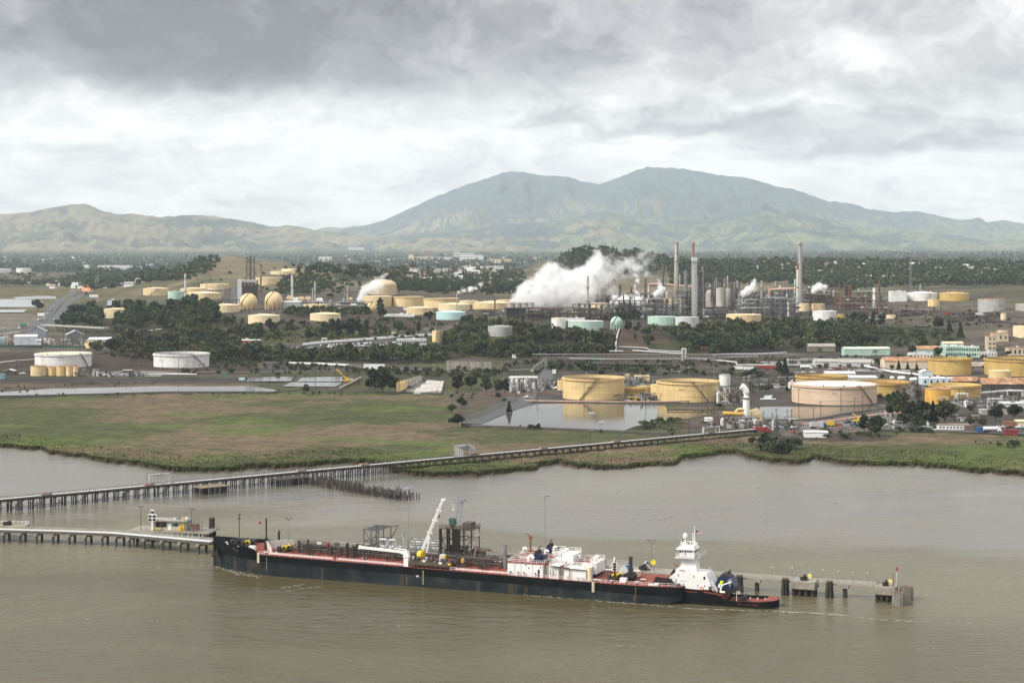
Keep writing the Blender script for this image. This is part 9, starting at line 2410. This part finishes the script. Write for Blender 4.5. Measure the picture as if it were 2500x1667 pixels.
MB_r=MB().box(-.5,.5,-.05,.05,0,1.0);s,z=bl(635,1279,26);o=MB_r.obj('red_board',MRED,None,ship_w(s,26,z),SA);tag(o,'small red square board on a thin post behind the bow','board');MB().cyl((0,0,4.6-z),(0,0,0),.05,n=6).obj('post',MS,o)
s,z=bl(1573,1372,34);e=empty('mooring_gear',ship_w(s,34,4.55),SA,'dark mooring hook with a rope before the tug on the dock','mooring hook');MB().box(-1.6,.8,-1,1,0,1.2).obj('base',MBK,e);MB().bar((-2,0,.8),(1.4,0,2.6),.7).obj('hook',MBK,e);MB().bar((1,-.5,2.4),(4.5,-3,.2),.25).obj('rope',MCO,e)
s,z=bl(1595,1385,36);e=empty('marker_disc',ship_w(s,36,4.55),SA,'yellow disc on the dock beside the tug tower','disc');MB().cyl((0,0,2.6),(0,.3,2.6),.9,n=16).obj('disc',M_YEL,e);MB().bar((0,.2,0),(0,.2,2.4),.15).obj('post',MS,e);MB().cyl((-2.6,0,.6),(-2.6,.4,3.2),1.8,.4,n=12).obj('grey_cone',MS,e)
# pipe jetty at the left
JL=[(-80,1287.5),(0,1290),(160,1294.5),(280,1299),(345,1304.5),(521,1320)]
JP=[atz(x,y,5.0)for x,y in JL]
jt=empty('pipe_jetty',(JP[1].x,JP[1].y,0),0,'low concrete jetty carrying wide white pipes to the barge','jetty')
J0=Vector((JP[1].x,JP[1].y,0))
def joff(k,off,z):
 a,b=JP[max(k-1,0)],JP[min(k+1,len(JP)-1)];n_=Vector((-(b-a).y,(b-a).x,0)).normalized();p=JP[k]+n_*off-J0;return Vector((p.x,p.y,z))
dk=MB()
for k in range(len(JP)-1):
 A,B_,C_,D_=joff(k,-2.8,4.4),joff(k,4.2,4.4),joff(k+1,4.2,4.4),joff(k+1,-2.8,4.4)
 dn=Vector((0,0,-.5))
 dk.add([tuple(q)for q in(A,B_,C_,D_)]+[tuple(q+dn)for q in(A,B_,C_,D_)],[(0,3,2,1),(4,5,6,7),(0,4,7,3),(1,2,6,5)])
dk.obj('deck',mat('dark jetty deck',(.10,.092,.078),.9,.25,.3),jt)
for off,r,m in((-2.3,.2,MPI),(-1.1,.24,MGL),(.1,.2,MS),(1.0,.18,MS),(1.3,.22,mat('dull brown pipe',(.25,.19,.13),.7,.2))):
 MB().tube([joff(k,off,5.0)for k in range(len(JP))],r,8).obj('pipe',m,jt)
rl=MB();rl.rail([joff(k,4.0,4.4)for k in range(len(JP))],1.1,2.5,.1);rl.obj('railing',mat('pale green rail',(.30,.31,.27),.7,.1),jt)
MB().tube([joff(k,3.3,4.9)for k in range(len(JP))],.5,8).obj('cable_tray',mat('olive grey tray',(.20,.20,.165),.8,.2),jt)
capm=MB().box(-.6,.6,-3.6,4.4,3.0,3.88).mesh('pile_cap',MDK)
tot=[(JP[0],JP[1],2),(JP[1],JP[2],4),(JP[2],JP[3],3),(JP[3],JP[4],2),(JP[4],JP[5],4)]
for a,b,n_ in tot:
 an_=math.atan2(b.y-a.y,b.x-a.x)
 for i in range(n_):
  p=a.lerp(b,(i+.4)/n_)-J0;c_=link('pile_cap',capm,jt,(p.x,p.y,0),an_)
  for t in(-2.4,2.6):link('pile',dpile,c_,(0,t,-.4))
kp=atz(430,1297,4.6);e=empty('jetty_platform',kp,R(-10),'wide concrete platform under the control hut','platform')
MB().box(-20,14,-1,12,-.6,-.05).obj('deck',MDK,e)
for i in range(8):
 for j in range(3):MB().cyl((-18+i*4.4,.6+j*4.6,-7),(-18+i*4.4,.6+j*4.6,-.6),.42,n=8).obj('pile',MTI,e)
r_=MB();r_.rail([(6,0,0),(14,0,0),(14,11,0)],1.2,1.5,.1);r_.obj('railing',MS,e)
def jp(px,py,z=4.6):return atz(px,py,z)
e=empty('control_hut',jp(425,1294),R(-10),'flat roofed control hut with brown windows on the jetty','hut')
MB().box(-8.5,5,0,6,0,3.6).obj('wall',mat('cream grey wall',(.47,.45,.38),.8,.1),e);MB().box(-9.4,5.8,-1.2,6.6,3.62,4.0).obj('roof',mat('grey roof felt',(.30,.29,.27),.8,.1),e)
for x0,x1,z0,z1 in((-7.8,-5.6,1.1,3.2),(-5.4,-3.2,1.1,3.2),(.2,1.6,1.6,2.8)):MB().box(x0,x1,-.08,.02,z0,z1).obj('window',mat('brown glass',(.04,.032,.03),.25,.1),e)
MB().box(-2.4,-1.2,-.08,.02,0,2.7).obj('door',MW,e);MB().box(-.9,.1,-.1,.02,1.6,2.6).obj('sign',MGRN,e);MB().box(2.2,3.4,-1.0,-.2,0,1.6).obj('yellow_bin',MYEL,e);MB().box(3.6,4.4,-.5,.2,0,5.4).obj('yellow_post',MYEL,e);MB().box(-8.3,-5.2,-1.2,-.6,.2,1.0).obj('yellow_box',mat('dull yellow',(.55,.45,.16),.7,.1),e)
for k in range(4):MB().box(-1+k*1.6,k*1.6,2,3.4,4.02,4.6+.3*(k%2)).obj('roof_unit',(MGL,MS,MGL,MW)[k],e)
ra=MB();[ra.bar((x,3,4),(x,3,h),.08)for x,h in((-3,6.6),(-2.4,6.2),(1.5,5.6))];ra.rail([(-9,6,4),(-4,6,4)],.8,1.2,.07);ra.obj('aerial',MS,e)
e=empty('dock_cage',jp(471,1296),R(-10),'grey railed equipment cage right of the control hut','cage');fm=MB();frame(fm,-2.6,2.6,0,4,0,4.6,3,1,3,.12);fm.obj('steel_frame',MS,e);MB().box(-1.6,1.8,.6,3,0,2.6).obj('equipment',MRU,e)
e=empty('signal_board',jp(372,1294),R(-6),'white cross shaped docking display with black panels','display board');MB().box(-.35,.35,-.3,.3,0,3.6).obj('post',MW,e);MB().box(-1.7,1.7,-.3,.3,3.6,6.4).obj('panel',MW,e);MB().box(-.7,.7,-.3,.3,6.42,8.2).obj('top_panel',MW,e)
for x,z in((-1.5,3.8),(-1.5,5.15),(.2,3.8),(.2,5.15),(-.55,6.8)):MB().box(x,x+1.25,-.36,-.305,z,z+.95).obj('display',MBK,e)
for px,yt,yb,lb,hd in[(344,1237,1294,'thin lamp post left of the docking display','wye'),(468,1243,1294,'double headed lamp post at the control hut','wye'),(82,1229,1281,'thin pale lamp post at the left of the jetty','cam')]:
 b=jp(px,yb);h=(yb-yt)*S(b.y);e=empty('lamp_post',b,R(-8),lb,'lamp post');MB().cyl((0,0,0),(0,0,h),.13,n=6).obj('shaft',MTI,e);h2=MB();h2.bar((-.8,0,h),(.8,0,h),.12);h2.box(-1.1,-.5,-.2,.2,h,h+.35);h2.box(.5,1.1,-.2,.2,h,h+.35);h2.obj('lamp_head',MDS,e)
p=atz(509,1306,3.0);e=empty('mooring_dolphin',(p.x,p.y+8,0),0,'black dolphin with a rust brown cap left of the bow','dolphin')
for k in range(6):MB().cyl((1.1*math.cos(k),1.1*math.sin(k),-3),(.7*math.cos(k),.7*math.sin(k),8.6),.45,n=8).obj('pile',MTI,e)
MB().cyl((0,0,8.6),(0,0,9.2),1.2,1.0,n=10).obj('head',MBS,e)
e=empty('mooring_platform',jp(16,1284),R(-5),'railed mooring deck with a black hook at the left edge','mooring platform');MB().box(-8,8,-2,4,-.7,.3).obj('platform',MDK,e);r_=MB();r_.rail([(-8,4,.3),(8,4,.3),(8,0,.3)],1.2,1.6,.12);r_.obj('railing',M_RAILW,e);MB().box(-1.6,1.6,0,1.6,.3,1.6).obj('hook',MBK,e);MB().bar((-1.4,.5,1.2),(1.5,.5,2.0),.6).obj('hook_arm',MBK,e);MB().box(-8,8,-2.3,-2.02,.2,.5).obj('yellow_kerb',MYEL,e)
# foam and birds
fmm=bpy.data.materials.new('foam');fmm.use_nodes=True
t=fmm.node_tree;bs=t.nodes['Principled BSDF'];bs.inputs['Base Color'].default_value=(.46,.44,.38,1);bs.inputs['Roughness'].default_value=.9
fm2=mat('painted ripple glint',(.27,.255,.205),.5,.05)  # pale flat colour imitates glints on ripples
def foam(pts,wpx,n,label,seed):
 r_=random.Random(seed);mb=MB()
 P=[atz(x,y,0.0)for x,y in pts]
 for i in range(n):
  f=r_.random()*(len(P)-1);k=min(int(f),len(P)-2);p=P[k].lerp(P[k+1],f-k)
  d_=(P[k+1]-P[k]).normalized();nn=Vector((-d_.y,d_.x,0));w_=wpx*S(p.y)*4
  p=p+nn*r_.gauss(0,w_*.8);L_=r_.uniform(.2,1.0);w2=r_.uniform(.05,.20)
  k2=7;vs=[(p.x+d_.x*L_*math.cos(a)*r_.uniform(.7,1.1)-d_.y*w2*math.sin(a)*r_.uniform(.5,1.3),p.y+d_.y*L_*math.cos(a)*r_.uniform(.7,1.1)+d_.x*w2*math.sin(a)*r_.uniform(.5,1.3),.05+.0005*i)for a in[2*math.pi*q/k2 for q in range(k2)]]
  mb.add(vs,[tuple(range(k2))])
 tag(mb.obj('foam',fmm if seed<6 else fm2),label,kind='stuff')  # later seeds draw painted ripple glints, not foam
foam([(1150,1436),(1240,1445),(1290,1452),(1430,1463),(1520,1472)],1.2,90,'broken line of foam along the barge side',1)
foam([(1510,1470),(1600,1478),(1700,1486),(1780,1488),(1890,1492)],1.0,110,'foam line below the tug',2)
foam([(1890,1492),(1980,1496),(2070,1502)],.9,130,'bright foam streak behind the tug stern',3)
foam([(2080,1504),(2150,1512),(2220,1516),(2340,1518),(2480,1530)],1.0,50,'thin foam trail trailing to the right',4)
foam([(515,1378),(560,1394),(600,1404),(640,1408)],2.2,90,'ruffled foam at the bow',5)
foam([(685,1436),(720,1430),(745,1426)],2.0,60,'pale ripple patch left of the barge middle',6);foam([(700,1442),(750,1434),(790,1432)],1.0,50,'curved pale ripple below the ripple patch',7)
foam([(0,1377),(80,1378),(130,1380),(230,1382),(330,1384)],1.6,90,'long pale ripple at the left',8);foam([(250,1387),(340,1384),(420,1386),(500,1381)],1.2,80,'second pale ripple running to the bow',9)
foam([(20,1518),(110,1512),(240,1512)],1.2,60,'pale streak in the open water at the left',10);foam([(240,1511),(460,1517)],.8,22,'thin end of the pale streak',11);foam([(1490,1575),(1530,1577),(1600,1580)],.9,34,'short pale streak in the foreground',12);foam([(640,1532),(700,1530),(960,1528),(1020,1526)],.7,26,'scattered pale flecks in the foreground',13);foam([(2070,1592),(2140,1588),(2280,1582)],.7,20,'faint flecks in the right foreground',14)
bm_=MB();bm_.add([(0,0,0),(.5,.1,.22),(1.0,0,.1),(.5,-.2,.1),(-.5,.1,.22),(-1,0,.1),(-.5,-.2,.1),(0,.4,0),(0,-.5,-.05)],[(0,1,2,3),(0,6,5,4),(7,1,0,4),(0,3,8,6)]);bme=bm_.mesh('bird',MBK)
for i,(x,y)in enumerate([(1130,1165),(1510,1200),(1545,1266),(1613,1270),(1625,1266),(1588,1271),(1709,1267),(1204,1275),(1168,1254),(2040,1228),(1852,1192),(1640,1262),(1695,1260)]):
 tag(link('bird',bme,None,tuple(atz(x,y,3+i%4)),i*1.3),'small dark bird flying low over the grey water','bird','birds over the water')
palms()
plant_all()
reeds()
